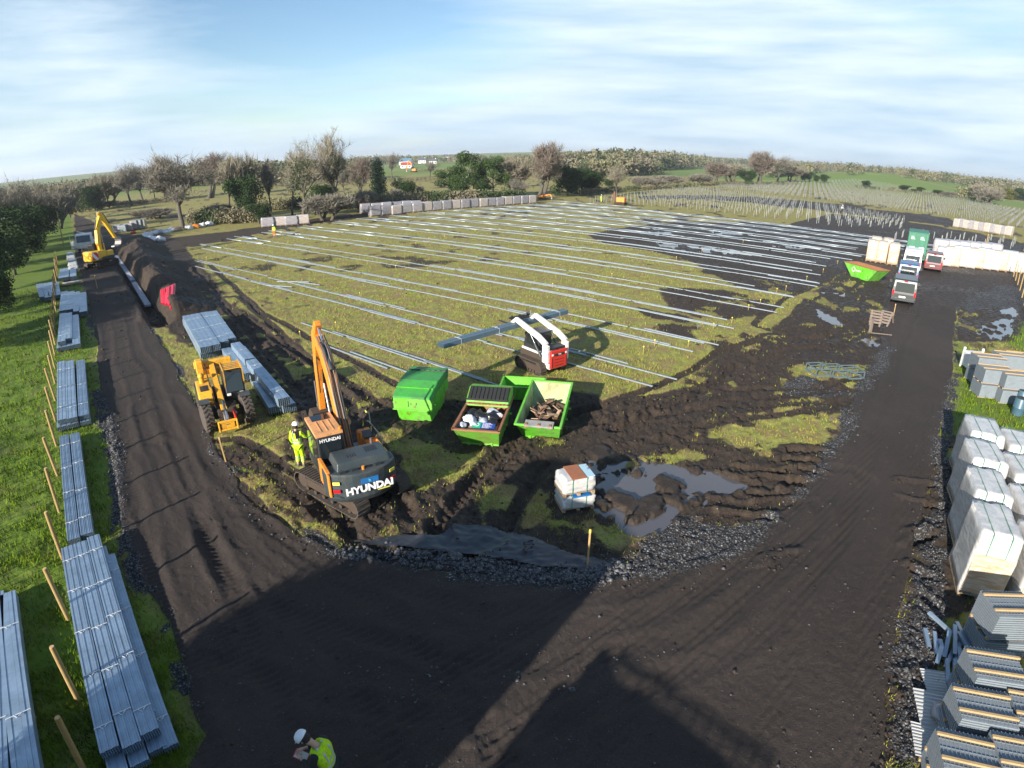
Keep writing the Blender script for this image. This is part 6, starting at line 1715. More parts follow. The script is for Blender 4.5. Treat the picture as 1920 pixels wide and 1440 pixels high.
# E: lime skip beside the vans
rl_, rr2 = P(1584, 489, z=1.45), P(1645, 506, z=1.45)
dE = rr2 - rl_; azE = math.degrees(math.atan2(dE.x, dE.y)); LE = dE.length
nE_ = Vector((-dE.y, dE.x, 0)).normalized()
if nE_.y < 0: nE_ = -nE_
c = (rl_ + rr2) / 2 + nE_ * .9
E_ = empty('open_skip', (c.x, c.y, gz(c.x, c.y)), heading(azE), 'lime green skip with a rust-brown rim standing alone on the mud near the vans', 'skip')
skip_shell(E_, LE, LE * .5, 1.85, 1.55, 1.45, M_GREEN, M_RUST, M_RUST)
for s in (-1, 1):
    o = MB()
    for k in range(15): o.box((s * .90, s * -.9 + .22 * math.cos(2 * PI * k / 16), .95 + .22 * math.sin(2 * PI * k / 16)), (.03, .09, .06))
    o.build('painted_mark', M_WTXT, E_)
    for k in range(5): MB().box((s * .90, s * (-.5 + k * .15), .9), (.03, .09, .14)).build('painted_letter', M_WTXT, E_)

# ================================================================ VANS AND CONTAINER
def van(px, py, az, col, label, L=5.2, W=1.95, H=2.15, dark=False, s=1.0):
    g = P(px, py, 0); mat = paint('van_paint', col, .35, .12, scale=.8, coat=.2)
    t = empty('van', (g.x, g.y, gz(g.x, g.y)), heading(az), label, 'van', 'vans parked in a line on the right track'); t.scale = (s, s, s)
    # side outline, rear at y=0, nose at y=L
    pr_ = [(0, .35), (.0, .95), (.06, 1.5), (.16, H - .1), (.35, H), (L - 2.0, H), (L - 1.55, H - .12), (L - .85, 1.28), (L - .15, 1.05), (L, .75), (L - .02, .35)]
    m = MB(); n = len(pr_); V = []
    cols = [(-1, 0), (-.97, 1), (.97, 1), (1, 0)]
    for fx, top in ((-1, 0), (1, 0)):
        for (y, z) in pr_:
            k = 1 - .09 * max(0, (z - 1.1) / (H - 1.1)); V.append((fx * W / 2 * k, y, z))
    F = [tuple(range(n))[::-1], tuple(range(n, 2 * n))] + [(i, (i + 1) % n, n + (i + 1) % n, n + i) for i in range(n)]
    body = m.add(V, F).build('body', mat, t, .05, seg=3)
    MB().prism([(-.012, 1.12), (.045, 1.12), (.13, 1.88), (.075, 1.88)], 'x', -W * .38, W * .38).build('rear_window', M_GLASS, body, .01)
    for s_ in (-1, 1):
        MB().box((s_ * W * .44, .01, 1.02), (.14, .06, .42)).build('tail_light', M_LENS, body, .015)
        MB().box((s_ * W * .478, L * .42, 1.55), (.03, L * .5, .45), rot=(0, -s_ * .075, 0)).build('side_window', M_GLASS, body)
        MB().tube([(s_ * W * .49, L - 1.45, 1.25), (s_ * (W / 2 + .14), L - 1.45, 1.3)], .025).box((s_ * (W / 2 + .2), L - 1.45, 1.35), (.2, .08, .26)).build('mirror', M_BLKP, body)
        for y in (.95, L - .95): wheel(t, (s_ * (W / 2 - .13), y, .34), .34, .22, M_STEEL, lugs=0, mud=False)
    MB().prism([(L - 1.50, H - .14), (L - 1.46, H - .16), (L - .86, 1.34), (L - .90, 1.32)], 'x', -W * .4, W * .4).build('windscreen', M_GLASS, body)
    MB().box((0, -.04, .5), (W * .94, .12, .22)).build('bumper', mat, body, .03)
    MB().box((-.1, -.03, .72), (.52, .03, .12)).build('number_plate', M_WHITE, body)
    MB().box((0, -.015, H - .12), (.3, .05, .05)).build('brake_light', M_LENS, body)
    return t
van(1690, 574, 35, (.045, .05, .05), 'dark grey van nearest the camera, parked behind the timber stake', s=1.05)
van(1698, 537, 36, (.03, .10, .24), 'blue van parked between the dark grey and the white one', L=4.9, s=1.05)
van(1706, 512, 36, (.72, .73, .74), 'white high-roofed van at the head of the parked line', H=2.5, s=1.05)
van(1747, 511, 37, (.13, .035, .035), 'dark red people carrier standing alone in front of the green container', L=4.8, s=1.05)
# green container on end of the pallet row
g = P(1714, 488, 0)
ct = empty('shipping_container', (g.x, g.y, gz(g.x, g.y)), heading(36), 'tall green shipping container with two doors and white notices behind the vans', 'container')
M_CG = paint('container_green', (.015, .17, .09), .45, .25, scale=1.5)
m = MB(); Hc = 3.6; m.box((0, 3, Hc / 2 + .1), (2.55, 6.0, Hc)); m.build('walls', M_CG, ct, .03)
for s in (-1, 1):
    d = MB().box((s * .62, -.02, Hc / 2 + .1), (1.2, .06, Hc - .2)).build('door', M_CG, ct, .01)
    m = MB()
    for x in (.25, .95): m.cyl((s * x, -.09, .25), (s * x, -.09, Hc - .05), .025, n=8)
    m.build('lock_rod', M_STEEL, d)
    MB().box((s * .62, -.07, 1.35), (.72, .02, .95)).build('notice', M_WTXT, d)
    for j in range(3):
        m = MB()
        for k in range(4 + j): m.box((s * .62 - .3 + k * .1, -.06, Hc - .45 - j * .16), (.06, .01, .07))
        m.build('container_code', M_WTXT, d)
for x in (-1.22, 1.22):
    for z in (.15, Hc + .05): MB().box((x, 0, z), (.16, .18, .16)).build('corner_casting', M_CG, ct, .01)
MB().box((0, 0, Hc + .06), (2.3, .12, .1)).build('top_bar', M_CG, ct, .01)
for k in range(10): MB().box((1.285, .6 + k * .55, Hc / 2 + .1), (.03, .22, Hc - .3)).build('corrugation', M_CG, ct)

# ================================================================ WRAPPED PALLETS
def film(name, a, b, k=.5):
    t = NT(name); o = t.obj(); n = t.noise(t.N('ShaderNodeMapping', {'Vector': o, 'Scale': (1.0, 1.0, 4.0)}).outputs[0], 2.2, 5, .6, .8); n2 = t.noise(o, 9, 4, .6, 2)
    t.set(base=t.mix(t.ramp(n, [(k - .12, 0), (k + .1, 1)]), a, b), rough=.28, spec=.7, coat=.3)
    t.bump(n, .5, .04); return t.m
M_FILMW = film('white_stretch_film', (.42, .415, .40), (.60, .575, .54))
M_FILMB = film('film_over_cardboard', (.46, .30, .18), (.60, .48, .37), .5)
M_FILML = film('lilac_stretch_film', (.22, .21, .22), (.36, .33, .34))
M_FILMP = film('film_over_beige_cartons', (.36, .29, .24), (.48, .43, .40))
M_PWOOD = paint('pallet_wood', (.40, .28, .17), .85, .4, scale=5)
M_GBAND = solid('green_band', (.10, .26, .18), .4)
PM = {}
def wrapped(loc, rz, w, l, h, film_m, label, group, cards=None, cat='wrapped pallet', base=True, seed=0, name='wrapped_pallet', bands=True, slump=.02):
    t = empty(name, loc, rz, label, cat, group)
    key = (round(w, 2), round(l, 2), round(h, 2), film_m.name, seed % 4, bands, cards.name if cards else None)
    if key not in PM:
        parts = []
        m = MB(); z0 = .13 if base else 0
        if base:
            for x in (-w / 2 + .06, 0, w / 2 - .06): m.box((x, 0, .05), (.1, l, .09))
            for k in range(6): m.box((0, -l / 2 + .07 + k * (l - .14) / 5, .115), (w, .1, .022))
            o = m.build('pallet', M_PWOOD, None); parts.append(('pallet', o.data)); bpy.data.objects.remove(o)
        q = random.Random(seed)
        bm = bmesh.new(); bmesh.ops.create_cube(bm, size=1); bmesh.ops.subdivide_edges(bm, edges=bm.edges, cuts=7, use_grid_fill=True)
        for v in bm.verts:
            x, y, z = v.co
            rx = 1 - .07 * max(0, abs(x) * 2 - .85) / .15 * (abs(y) > .4) - .0
            v.co.x *= (w + .02 * math.sin(9 * z + q.random())) * (1 - .04 * (z > .4)); v.co.y *= (l + .02 * math.sin(7 * z + 1)) * (1 - .04 * (z > .4))
            v.co.z = (v.co.z + .5) * (h - z0) + z0 + (q.uniform(-slump, slump) if z > .45 else 0)
            v.co.x += q.uniform(-.012, .012); v.co.y += q.uniform(-.012, .012)
        bmesh.ops.bevel(bm, geom=[e for e in bm.edges if len(e.link_faces) == 2 and e.calc_face_angle(0) > 1.0], offset=.03, segments=2, affect='EDGES')
        me = bpy.data.meshes.new('film'); bm.to_mesh(me); bm.free(); me.materials.append(film_m)
        for p in me.polygons: p.use_smooth = True
        parts.append(('wrapped_load', me))
        if bands:
            m = MB()
            for x in (-w * .22, w * .22): m.box((x, 0, h + .012), (.025, l + .03, .01)); m.box((x, -l / 2 - .015, (h + z0) / 2), (.025, .008, h - z0)); m.box((x, l / 2 + .015, (h + z0) / 2), (.025, .008, h - z0))
            o = m.build('band', M_GBAND, None); parts.append(('band', o.data)); bpy.data.objects.remove(o)
        if cards:
            m = MB(); m.box((0, -l / 2 - .012, z0 + (h - z0) * .36), (w * .94, .02, (h - z0) * .62)); o = m.build('carton_side', cards, None); parts.append(('carton_side', o.data)); bpy.data.objects.remove(o)
        PM[key] = parts
    for nm, me in PM[key]: link(bpy.data.objects.new(nm, me), t)
    return t
ORDN = ['first', 'second', 'third', 'fourth', 'fifth', 'sixth', 'seventh', 'eighth', 'ninth', 'tenth', 'eleventh', 'twelfth', 'thirteenth', 'fourteenth', 'fifteenth', 'sixteenth', 'seventeenth', 'eighteenth', 'nineteenth', 'twentieth', 'twenty-first', 'twenty-second']
# the long pale row in front of the hedge
def row(a, b, n, w, l, h, fm, lab, grp, az_off=0, jit=.15, cat='wrapped pallet', name='wrapped_pallet', cards=None):
    p0, p1 = P(*a, 0), P(*b, 0); d = (p1 - p0); az = math.atan2(d.y, d.x)
    for k in range(n):
        p = p0 + d * ((k + .5) / n)
        z = gz(p.x, p.y) if math.hypot(p.x, p.y) < 300 else float(terrain(p.x, p.y))
        wrapped((p.x + rg.uniform(-jit, jit) * .5, p.y + rg.uniform(-jit, jit), z), az + rg.gauss(0, .03) + az_off, w, l, h * rg.uniform(.97, 1.03), fm[k % len(fm)], lab % ORDN[k], grp, seed=k, bands=False, cat=cat, name=name, cards=cards)
row((692, 406), (1003, 381), 18, 2.3, 1.25, 1.9, [M_FILML, M_FILML, M_FILMP], '%s film-wrapped pallet from the left in the long pale row before the hedge', 'long row of wrapped pallets before the hedge')
row((676, 400), (790, 392), 6, 2.2, 1.2, 1.9, [M_FILML], '%s wrapped pallet of the rear rank at the left end of the long row', 'rear rank of wrapped pallets before the hedge')
row((492, 426), (580, 419), 4, 2.3, 1.2, 1.7, [M_FILML, M_FILMP], '%s wrapped pallet of the short row above the worker in orange trousers', 'short row of wrapped pallets by the hedge')
row((1788, 425), (1895, 443), 11, 1.5, 1.2, 2.1, [M_FILMP, M_FILML], '%s pale carton stack in the far row by the post field', 'far row of carton stacks', name='carton_stack', cat='carton stack')
# brown and white stacks behind the vans
for k, (px, py) in enumerate([(1640, 491), (1659, 494), (1680, 498), (1646, 484), (1668, 488)]):
    g = P(px, py, 0)
    wrapped((g.x, g.y + 1.0, gz(g.x, g.y)), heading(32), 1.25, 2.2 if k < 3 else 2.0, 2.7, M_FILMB, ['brown carton stack at the left end behind the lime skip', 'second brown carton stack beside the one at the left end', 'third brown carton stack, touching the white van', 'rear carton stack behind the leftmost brown one', 'rear carton stack behind the second brown one'][k], 'brown carton stacks behind the vans', seed=k, bands=False, name='carton_stack', cat='carton stack')
    if k < 3:
        p_ = KIDS[[o.name for o in COL.objects if o.name.startswith('carton_stack') and o.type == 'EMPTY'][-1]][0].parent
        for z in (.8, 2.0): MB().box((0, -1.13, z), (.5, .02, .45)).build('paper_label', M_WTXT, p_)
for k in range(11):
    u = k / 10; px, py = 1776 + u * 150, 499 + u * 15
    g = P(px, py, 0)
    wrapped((g.x, g.y + .9, gz(g.x, g.y)), heading(38 + u * 8), 2.0, 2.2, 2.35 + .15 * (k % 3), [M_FILMW, M_FILMB, M_FILMW][k % 3], f'{ORDN[k]} big white-wrapped stack from the left along the bend behind the red van', 'white-wrapped stacks along the bend', seed=k, bands=False)
for k in range(6):
    u = k / 5; g = P(1785 + u * 100, 487 + u * 8, 0)
    wrapped((g.x, g.y + 2.8, gz(g.x, g.y)), heading(40), 2.2, 2.0, 2.5, M_FILML, f'{ORDN[k]} lilac-wrapped stack of the rank behind the white stacks', 'rear rank of wrapped stacks along the bend', seed=k + 2, bands=False)
# two stacked pallets by the puddle
g = P(1079, 958, 0); z0 = gz(g.x, g.y) - .02; g = Vector((g.x + .0, g.y + .45, 0))
wrapped((g.x, g.y, z0), heading(-14), 1.12, .85, .58, M_FILMW, 'lower wrapped pallet beside the muddy puddle, carrying another', 'two wrapped pallets stacked by the puddle', seed=1)
tp_ = wrapped((g.x - .02, g.y - .02, z0 + .60), heading(-16), 1.12, .85, .66, M_FILMW, 'upper wrapped pallet with a rusty sheet on its top by the puddle', 'two wrapped pallets stacked by the puddle', seed=2)
MB().box((-.02, 0, .675), (.5, .88, .02)).build('rusty_sheet', paint('rust_brown', (.36, .13, .06), .8, .5, (.14, .08, .06), scale=5), tp_)
MB().box((.40, 0, .672), (.26, .8, .02)).build('pale_blue_sheet', solid('pale_blue_sheet', (.42, .60, .68), .4), tp_)
MB().box((.1, 0, -.01), (.6, .9, .05)).build('blue_board', M_BLUE, tp_)
# tall wrapped stacks on the right side
GRT = 'tall wrapped stacks on the right'
F30 = Vector((math.sin(R(27)), math.cos(R(27)), 0)); R30 = Vector((F30.y, -F30.x, 0))
for (x, y, w, l, h, fm, cd_, lb) in [
    (12.68, 11.1, 1.15, 1.9, 2.2, M_FILMW, M_FILMB, 'tall stack with an open cardboard face, nearest of the wrapped stacks on the right'),
    (14.0, 13.0, 1.15, 1.9, 2.2, M_FILMW, M_FILMB, 'wrapped stack second from the camera on the right'),
    (15.5, 15.0, 1.2, 1.9, 2.2, M_FILMW, None, 'wrapped stack third from the camera on the right'),
    (17.1, 17.0, 1.25, 1.9, 2.2, M_FILMW, M_FILMB, 'farthest tall wrapped stack on the right, by the green verge')]:
    c = Vector((x, y, 0)) + R30 * w / 2 + F30 * l / 2
    wrapped((c.x, c.y, gz(c.x, c.y)), heading(27 + rg.uniform(-3, 3)), w, l, h, fm, lb, GRT, cards=cd_, seed=int(x * 3), slump=.018)
    c = c + R30 * 1.42 - F30 * .25
    wrapped((c.x, c.y, gz(c.x, c.y)), heading(27 + rg.uniform(-3, 3)), w + .05, l, h - .15, M_FILMW, {12.68: 'nearest wrapped stack of the outer rank at the right edge', 14.0: 'second wrapped stack of the outer rank at the right edge', 15.5: 'third wrapped stack of the outer rank at the right edge', 17.1: 'farthest wrapped stack of the outer rank at the right edge'}[x], GRT, cards=cd_ if x < 13 else None, seed=int(x * 5), slump=.018)
# stacks of grey mesh trays with timber battens
M_TRAY = paint('dull_grey_tray', (.26, .30, .33), .55, .2, scale=3, metal=.3)
TRM = {}
def trays(loc, rz, w, l, h, label, group, nb=2):
    t = empty('tray_stack', loc, rz, label, 'tray stack', group)
    key = (w, l, h)
    if key not in TRM:
        m = MB(); n = max(4, int(h / .065)); dz = h / n
        for k in range(n): m.box((0, 0, (k + .5) * dz), (w, l, dz * .62))
        for k in range(14): m.box((-w / 2 + w * (k + .5) / 14, 0, h + .008), (.012, l, .012))
        for k in range(5): m.box((0, -l / 2 + l * (k + .5) / 5, h + .006), (w, .012, .01))
        m.box((0, 0, h / 2), (w - .06, l - .06, h - .02))
        o = m.build('tray_pile', M_TRAY, None); TRM[key] = o.data; bpy.data.objects.remove(o)
    link(bpy.data.objects.new('tray_pile', TRM[key]), t)
    for k in range(nb):
        y = (-.28, .3)[k] * l if nb == 2 else 0
        MB().box((0, y, h + .035), (w + .06, .07, .05)).build('batten', M_BATTEN, t, .006)
    MB().box((0, -l * .42, .0), (w + .06, .07, .07)).build('base_batten', M_BATTEN, t, .006)
    MB().box((0, l * .42, .0), (w + .06, .07, .07)).build('base_batten', M_BATTEN, t, .006)
    return t
GTR = 'stacks of grey trays on the right'
for (px, py, zt, rz, w, l, h, lb) in [
    (1895, 1135, 1.5, 10, 1.15, .95, .75, 'grey tray stack in front of the cardboard-faced stack'),
    (1868, 1250, 1.3, 20, 1.15, .95, .65, 'second tray stack of the near row, below the first'),
    (1845, 1325, 1.15, 22, 1.15, .95, .6, 'third tray stack of the near row'),
    (1818, 1415, 1.0, 24, 1.15, .95, .6, 'tray stack nearest the lower right corner'),
    (1950, 1330, 1.15, 22, 1.15, .95, .7, 'tray stack cut by the right edge beside the third one'),
    (1925, 1420, 1.1, 22, 1.15, .95, .7, 'tray stack in the lower right corner, darker and outermost')]:
    g = P(px, py, z=zt)
    base_h = zt - h
    if base_h > .35:
        trays((g.x, g.y, gz(g.x, g.y) + .04), heading(rz + 2), w, l, round(base_h - .1, 2), lb + ', its lower half', GTR, nb=1)
    trays((g.x, g.y, base_h + .05), heading(rz), w, l, h, lb, GTR)
for (px, py, zt, rz, h, lb) in [(1868, 690, 1.6, 14, .75, 'front left tray stack beside the white crate'), (1855, 668, 1.6, 14, .75, 'rear left tray stack beside the white crate'), (1895, 664, 1.6, 14, .75, 'rear right tray stack at the right edge'), (1908, 700, 1.6, 14, .75, 'front right tray stack at the right edge'), (1915, 672, 1.2, 14, .6, 'middle right tray stack with a bright timber batten')]:
    g = P(px, py, z=zt)
    trays((g.x, g.y, gz(g.x, g.y) + .04), heading(rz), 1.7, 1.1, .72, lb + ', lower one', 'far stacks of grey trays', nb=1)
    trays((g.x, g.y, .86), heading(rz + 1), 1.7, 1.1, h, lb + ', upper one', 'far stacks of grey trays')
g = P(1838, 668, z=1.0)
wc = empty('white_crate', (g.x, g.y, gz(g.x, g.y)), heading(14), 'bright white crate beside the far tray stacks', 'crate')
m = MB(); m.box((0, 0, .6), (1.3, 1.9, .9)); m.build('crate_body', M_WHITE, wc, .04)
for x in (-.6, .6):
    for y in (-.9, .9): MB().box((x, y, .62), (.12, .12, 1.25)).build('corner_post', M_WHITE, wc, .01)
MB().box((0, -.96, .7), (.4, .02, .25)).build('crate_label', M_GREY, wc)
# blue bins near the right edge
for k, (px, py) in enumerate([(1912, 762), (1906, 778)]):
    g = P(px, py, 0)
    t = empty('plastic_drum', (g.x, g.y, gz(g.x, g.y)), 0, ['blue grey plastic drum behind the wrapped stacks', 'blue grey plastic drum, the lower of the pair'][k], 'drum')
    M_DR = solid('blue_grey_plastic', (.06, .12, .16), .4)
    MB().lathe([(.28, 0), (.3, .05), (.3, .4), (.315, .42), (.3, .45), (.3, .85), (.27, .9), (.24, .9)], 20).build('drum_body', M_DR, t, smooth=True)
    MB().cyl((0, 0, .9), (0, 0, .93), .26, n=20).build('drum_lid', M_BLKP, t)
# loose offcuts lying on corrugated sheets
for k, (px, py, L_, a, tilt) in enumerate([(1741, 1190, .6, 4, 0), (1757, 1200, .75, 10, 0), (1768, 1212, .5, 2, .1), (1772, 1175, .95, -42, .15), (1790, 1200, .9, 14, .1), (1785, 1225, .8, 30, 0), (1796, 1232, .8, 18, .1), (1808, 1188, .8, -8, .1), (1802, 1240, .9, 12, 0), (1760, 1230, .6, 24, 0), (1780, 1250, .7, 12, 0), (1792, 1258, .8, 16, .05), (1806, 1262, .9, 10, .12), (1815, 1215, .9, -14, .1), (1776, 1205, .7, 20, .2), (1798, 1210, .7, 34, .2)]):
    g = P(px, py, z=.25)
    o = chan_rail(L_ * 1.15, .10, .07).build('steel_offcut', M_GALV); o.location = (g.x, g.y, gz(g.x, g.y) + .08 + .035 * (k % 5)); o.rotation_euler = (0, -tilt, R(90 - a - 20))
    tag(o, 'short galvanised offcut in the loose heap beside the tray stacks', 'offcut', 'loose steel offcuts on the right')
tcw = NT('corrugated_sheet_metal'); tcw.set(base=(.5, .5, .48), rough=.5, metal=.3)
for k, (px, py, w_, l_, a) in enumerate([(1762, 1290, .8, .9, 18), (1755, 1340, .95, 1.1, 22), (1748, 1400, .9, .9, 25)]):
    g = P(px, py, 0); m = MB(); V = []; F = []; n = 40
    for i in range(n + 1):
        y = -l_ / 2 + l_ * i / n
        for x in (-w_ / 2, w_ / 2): V.append((x, y, .012 * math.sin(i * 1.6) + .02))
    for i in range(n): F.append((2 * i, 2 * i + 1, 2 * i + 3, 2 * i + 2))
    o = m.add(V, F).build('corrugated_sheet', tcw.m); o.location = (g.x, g.y, gz(g.x, g.y) + .07 + .03 * k); o.rotation_euler = (rg.uniform(-.04, .04), 0, -R(a))
    so = o.modifiers.new('t', 'SOLIDIFY'); so.thickness = .006
    tag(o, ['corrugated sheet under the offcut heap', 'middle corrugated sheet in the gravel', 'corrugated sheet nearest the bottom edge'][k], 'sheet')
g = P(1780, 1345, z=.2); o = sack(None, (g.x, g.y, gz(g.x, g.y) + .2), .42, M_FILML, 77, name='plastic_sheet', flat=.5); tag(o, 'crumpled lilac plastic film on the corrugated sheets', 'plastic film')

# ================================================================ SMALL SITE THINGS
# three steel frames lying on the turf
M_FR = paint('dark_grey_steel', (.10, .14, .15), .5, .3)
for k in range(3):
    g1 = P(1533 + k * 31, 700 + k * 2.5, 0)
    t = empty('metal_rack', (g1.x, g1.y, gz(g1.x, g1.y) + .03), heading(72 - 90 + 14), ['left of three square steel frames lying in a row on the turf', 'middle of three square steel frames lying in a row', 'right of three square steel frames lying in a row'][k], 'frame', 'square steel frames on the turf')
    m = MB()
    for x in (-.46, .46): m.box((x, 0, .05), (.06, 1.15, .08)); m.box((x, 0, .42), (.05, 1.1, .05))
    for y in (-.55, .55): m.box((0, y, .05), (.9, .06, .08)); m.box((0, y, .42), (.9, .05, .05))
    for x in (-.46, .46):
        for y in (-.55, .55): m.box((x, y, .22), (.05, .05, .42))
    m.box((0, .1, .44), (.9, .05, .04)); m.box((0, 0, .2), (.04, 1.1, .04), rot=(0, 0, .7)); m.build('welded_bars', M_FR, t)
# timber trestles and a signboard by the road
M_OLDW = paint('weathered_timber', (.2, .155, .125), .9, .4, (.12, .09, .07), scale=3)
for k, (px, py, lb) in enumerate([(1640, 608, 'weathered timber trestle with a post standing in front of it'), (1660, 608, 'second weathered timber trestle, beside the stake')]):
    g = P(px, py, 0)
    t = empty('timber_trestle', (g.x, g.y, gz(g.x, g.y)), heading(35 + 15 * k), lb, 'trestle')
    for x in (-.35, .35):
        m = MB(); m.box((x, -.42, .5), (.12, .05, 1.25), rot=(-.72, 0, 0)); m.build('trestle_leg', M_OLDW, t); m = MB(); m.box((x, .42, .5), (.12, .05, 1.25), rot=(.72, 0, 0)); m.build('trestle_leg', M_OLDW, t)
    m = MB()
    for j in range(4): m.box((0, -.2 - j * .16, .82 - j * .18), (.9, .16, .03), rot=(.82, 0, 0))
    m.box((0, 0, 1.0), (.95, .12, .08)); m.build('trestle_board', M_OLDW, t)
g = P(1631, 624, 0); t = empty('timber_post', (g.x, g.y, gz(g.x, g.y)), .3, 'short pale timber post propped in front of the trestles', 'post'); MB().box((0, 0, .45), (.22, .14, 1.0)).box((.0, 0, .96), (.26, .18, .05)).build('shaft', M_OLDW, t, .01)
g = P(1652, 628, 0); o = MB().box((0, 0, .04), (1.5, .08, .05)).build('timber_plank', M_OLDW); o.location = (g.x, g.y, gz(g.x, g.y)); o.rotation_euler = (0, 0, -.3); tag(o, 'thin plank lying on the mud below the trestles', 'plank')
# red pipes leaning on the spoil bank
M_PIPE = solid('red_plastic_pipe', (.60, .02, .05), .35)
def on_bank(px, py, up):
    z = .8
    for _ in range(12): q = P(px, py, z=z); z = z * .5 + (gz(q.x, q.y) + up) * .5
    return P(px, py, z=z)
for k in range(10):
    A3 = on_bank(303 + k * 2.8 + rg.uniform(-1, 1), 544 - k * 1.2, .22 + (k % 3) * .06); B3 = on_bank(304 + k * 2.3, 571 + rg.uniform(-2, 2) + (9 if k == 7 else 0), .22 + (k % 2) * .08)
    o = MB().cyl(A3, B3, .085, n=12).build('red_pipe', M_PIPE, None, smooth=True)
    tag(o, 'red plastic duct pipe lying down the side of the spoil bank', 'pipe', 'red duct pipes on the spoil bank')
# pale duct lengths in the trench
M_DUCT = paint('pale_concrete_duct', (.46, .46, .50), .7, .35)
tr = [(217, 478), (229, 497), (244, 520), (247, 525), (262, 547), (278, 570)]
for k, (a, b) in enumerate([((218, 479), (230, 497)), ((231, 498), (249, 524)), ((251, 528), (277, 570))]):
    A3, B3 = P(*a, z=-.35), P(*b, z=-.35)
    d = (B3 - A3); c = (A3 + B3) / 2
    t = empty('duct_length', (c.x, c.y, -.62), math.atan2(d.y, d.x), ['farthest pale duct length in the trench', 'middle pale duct length in the trench', 'nearest pale duct length in the trench'][k], 'duct')
    m = MB(); m.box((0, 0, .12), (d.length, .55, .22)); 
    for j in range(int(d.length / 1.1)): m.box((-d.length / 2 + .5 + j * 1.1, 0, .24), (.8, .42, .05))
    m.build('duct_body', M_DUCT, t, .02)
# white wrapped pack and strapped crate by the post line
for k in range(5):
    g = P(131 + k * 1.6, 473 + k * 6.6, z=.7)
    wrapped((g.x, g.y, gz(g.x, g.y)), heading(-38), 1.1, 1.9, .7, M_FILMW, f'{ORDN[k]} white-wrapped pack from the far end beside the post line', 'white-wrapped packs by the post line', seed=k, bands=False)
g = P(135, 534, 0); wrapped((g.x, g.y, gz(g.x, g.y)), heading(-38), 1.9, .9, .35, M_FILMB, 'small orange and white pack between two rows of bundles', None, seed=2)
# stored goods behind the spoil heap
GS = 'stored packs beyond the spoil bank'
for k, (px, py, w_, h_) in enumerate([(222, 436, 1.6, 1.5), (232, 435, 1.6, 1.4), (243, 433, 1.8, 1.5), (254, 431, 1.4, 1.9), (262, 430, 1.4, 1.9), (270, 429, 1.1, 1.8)]):
    g = P(px, py, 0); wrapped((g.x, g.y, gz(g.x, g.y)), heading(-20), w_, 1.5, h_, [M_FILML, M_TRAY, M_FILML][k % 3], f'{ORDN[k]} grey pack from the left beyond the yellow excavator', GS, seed=k, bands=False)
for k, (px, py, lb, mt_, r) in enumerate([(277, 443, 'white bag', M_SACKW, .9), (290, 440, 'white bag', M_SACKW, .8), (300, 438, 'grey bag', M_SACKG, .9), (312, 437, 'white bag', M_SACKW, .8), (322, 434, 'white bag', M_SACKW, .8), (333, 433, 'brown bag', M_CARD, .8), (356, 430, 'white bag', M_SACKW, .8), (368, 428, 'orange bag', M_ORANGE, .8), (378, 426, 'white bag', M_SACKW, .9), (392, 423, 'white bag', M_SACKW, .9), (400, 414, 'white bag', M_SACKW, 1.0), (270, 452, 'white sheet', M_SACKW, .9), (284, 454, 'white sheet', M_SACKW, 1.0), (300, 452, 'white sheet', M_SACKW, .9), (425, 412, 'white bag', M_SACKW, .8), (250, 438, 'red frame', M_RED, .5)]):
    g = P(px, py, 0); o = sack(None, (g.x, g.y, gz(g.x, g.y) + r * .35), r, mt_, 100 + k, name='bulk_bag', flat=.55)
    tag(o, f'{lb} of builders goods, {ORDN[k]} from the left in the line below the great oak', 'bulk bag', 'bags and sheets below the great oak')
# tall thin pole in the post line, pole among the stacks at right
for (px, py, top, lb) in [(121, 467, 396, 'tall thin timber pole in the left post line'), (1843, 486, 437, 'timber pole rising among the white stacks on the right')]:
    g = P(px, py, 0); h = top_height(px, top, g)
    t = empty('timber_pole', (g.x, g.y, gz(g.x, g.y)), 0, lb, 'pole'); MB().cyl((0, 0, -.2), (0, 0, h), .09, .07, 10).build('shaft', M_FPOST, t, smooth=True); MB().cyl((0, 0, h), (0, 0, h + .02), .07, n=10).build('post_top', M_ENDG, t)
# red and white barrier by the pines
g = P(886, 366, 0)
for k in range(2):
    t = empty('site_barrier', (g.x + k * 5.2, g.y + k * .5, 0), .1, ['red and white barrier frame below the pines, left one', 'red and white barrier frame below the pines, right one'][k], 'barrier', 'barriers below the pines')
    for x in (-1.8, -.6, .6, 1.8): MB().box((x, 0, .8), (.14, .14, 1.6)).build('barrier_upright', M_WHITE, t)
    MB().box((0, 0, 1.5), (3.8, .1, .14)).build('top_rail', M_WHITE, t); MB().box((0, .05, .8), (3.5, .05, .5)).build('red_panel', M_RED, t)
# wooden rails fence of the paddock
g1 = [(492, 398), (560, 395), (640, 391)]
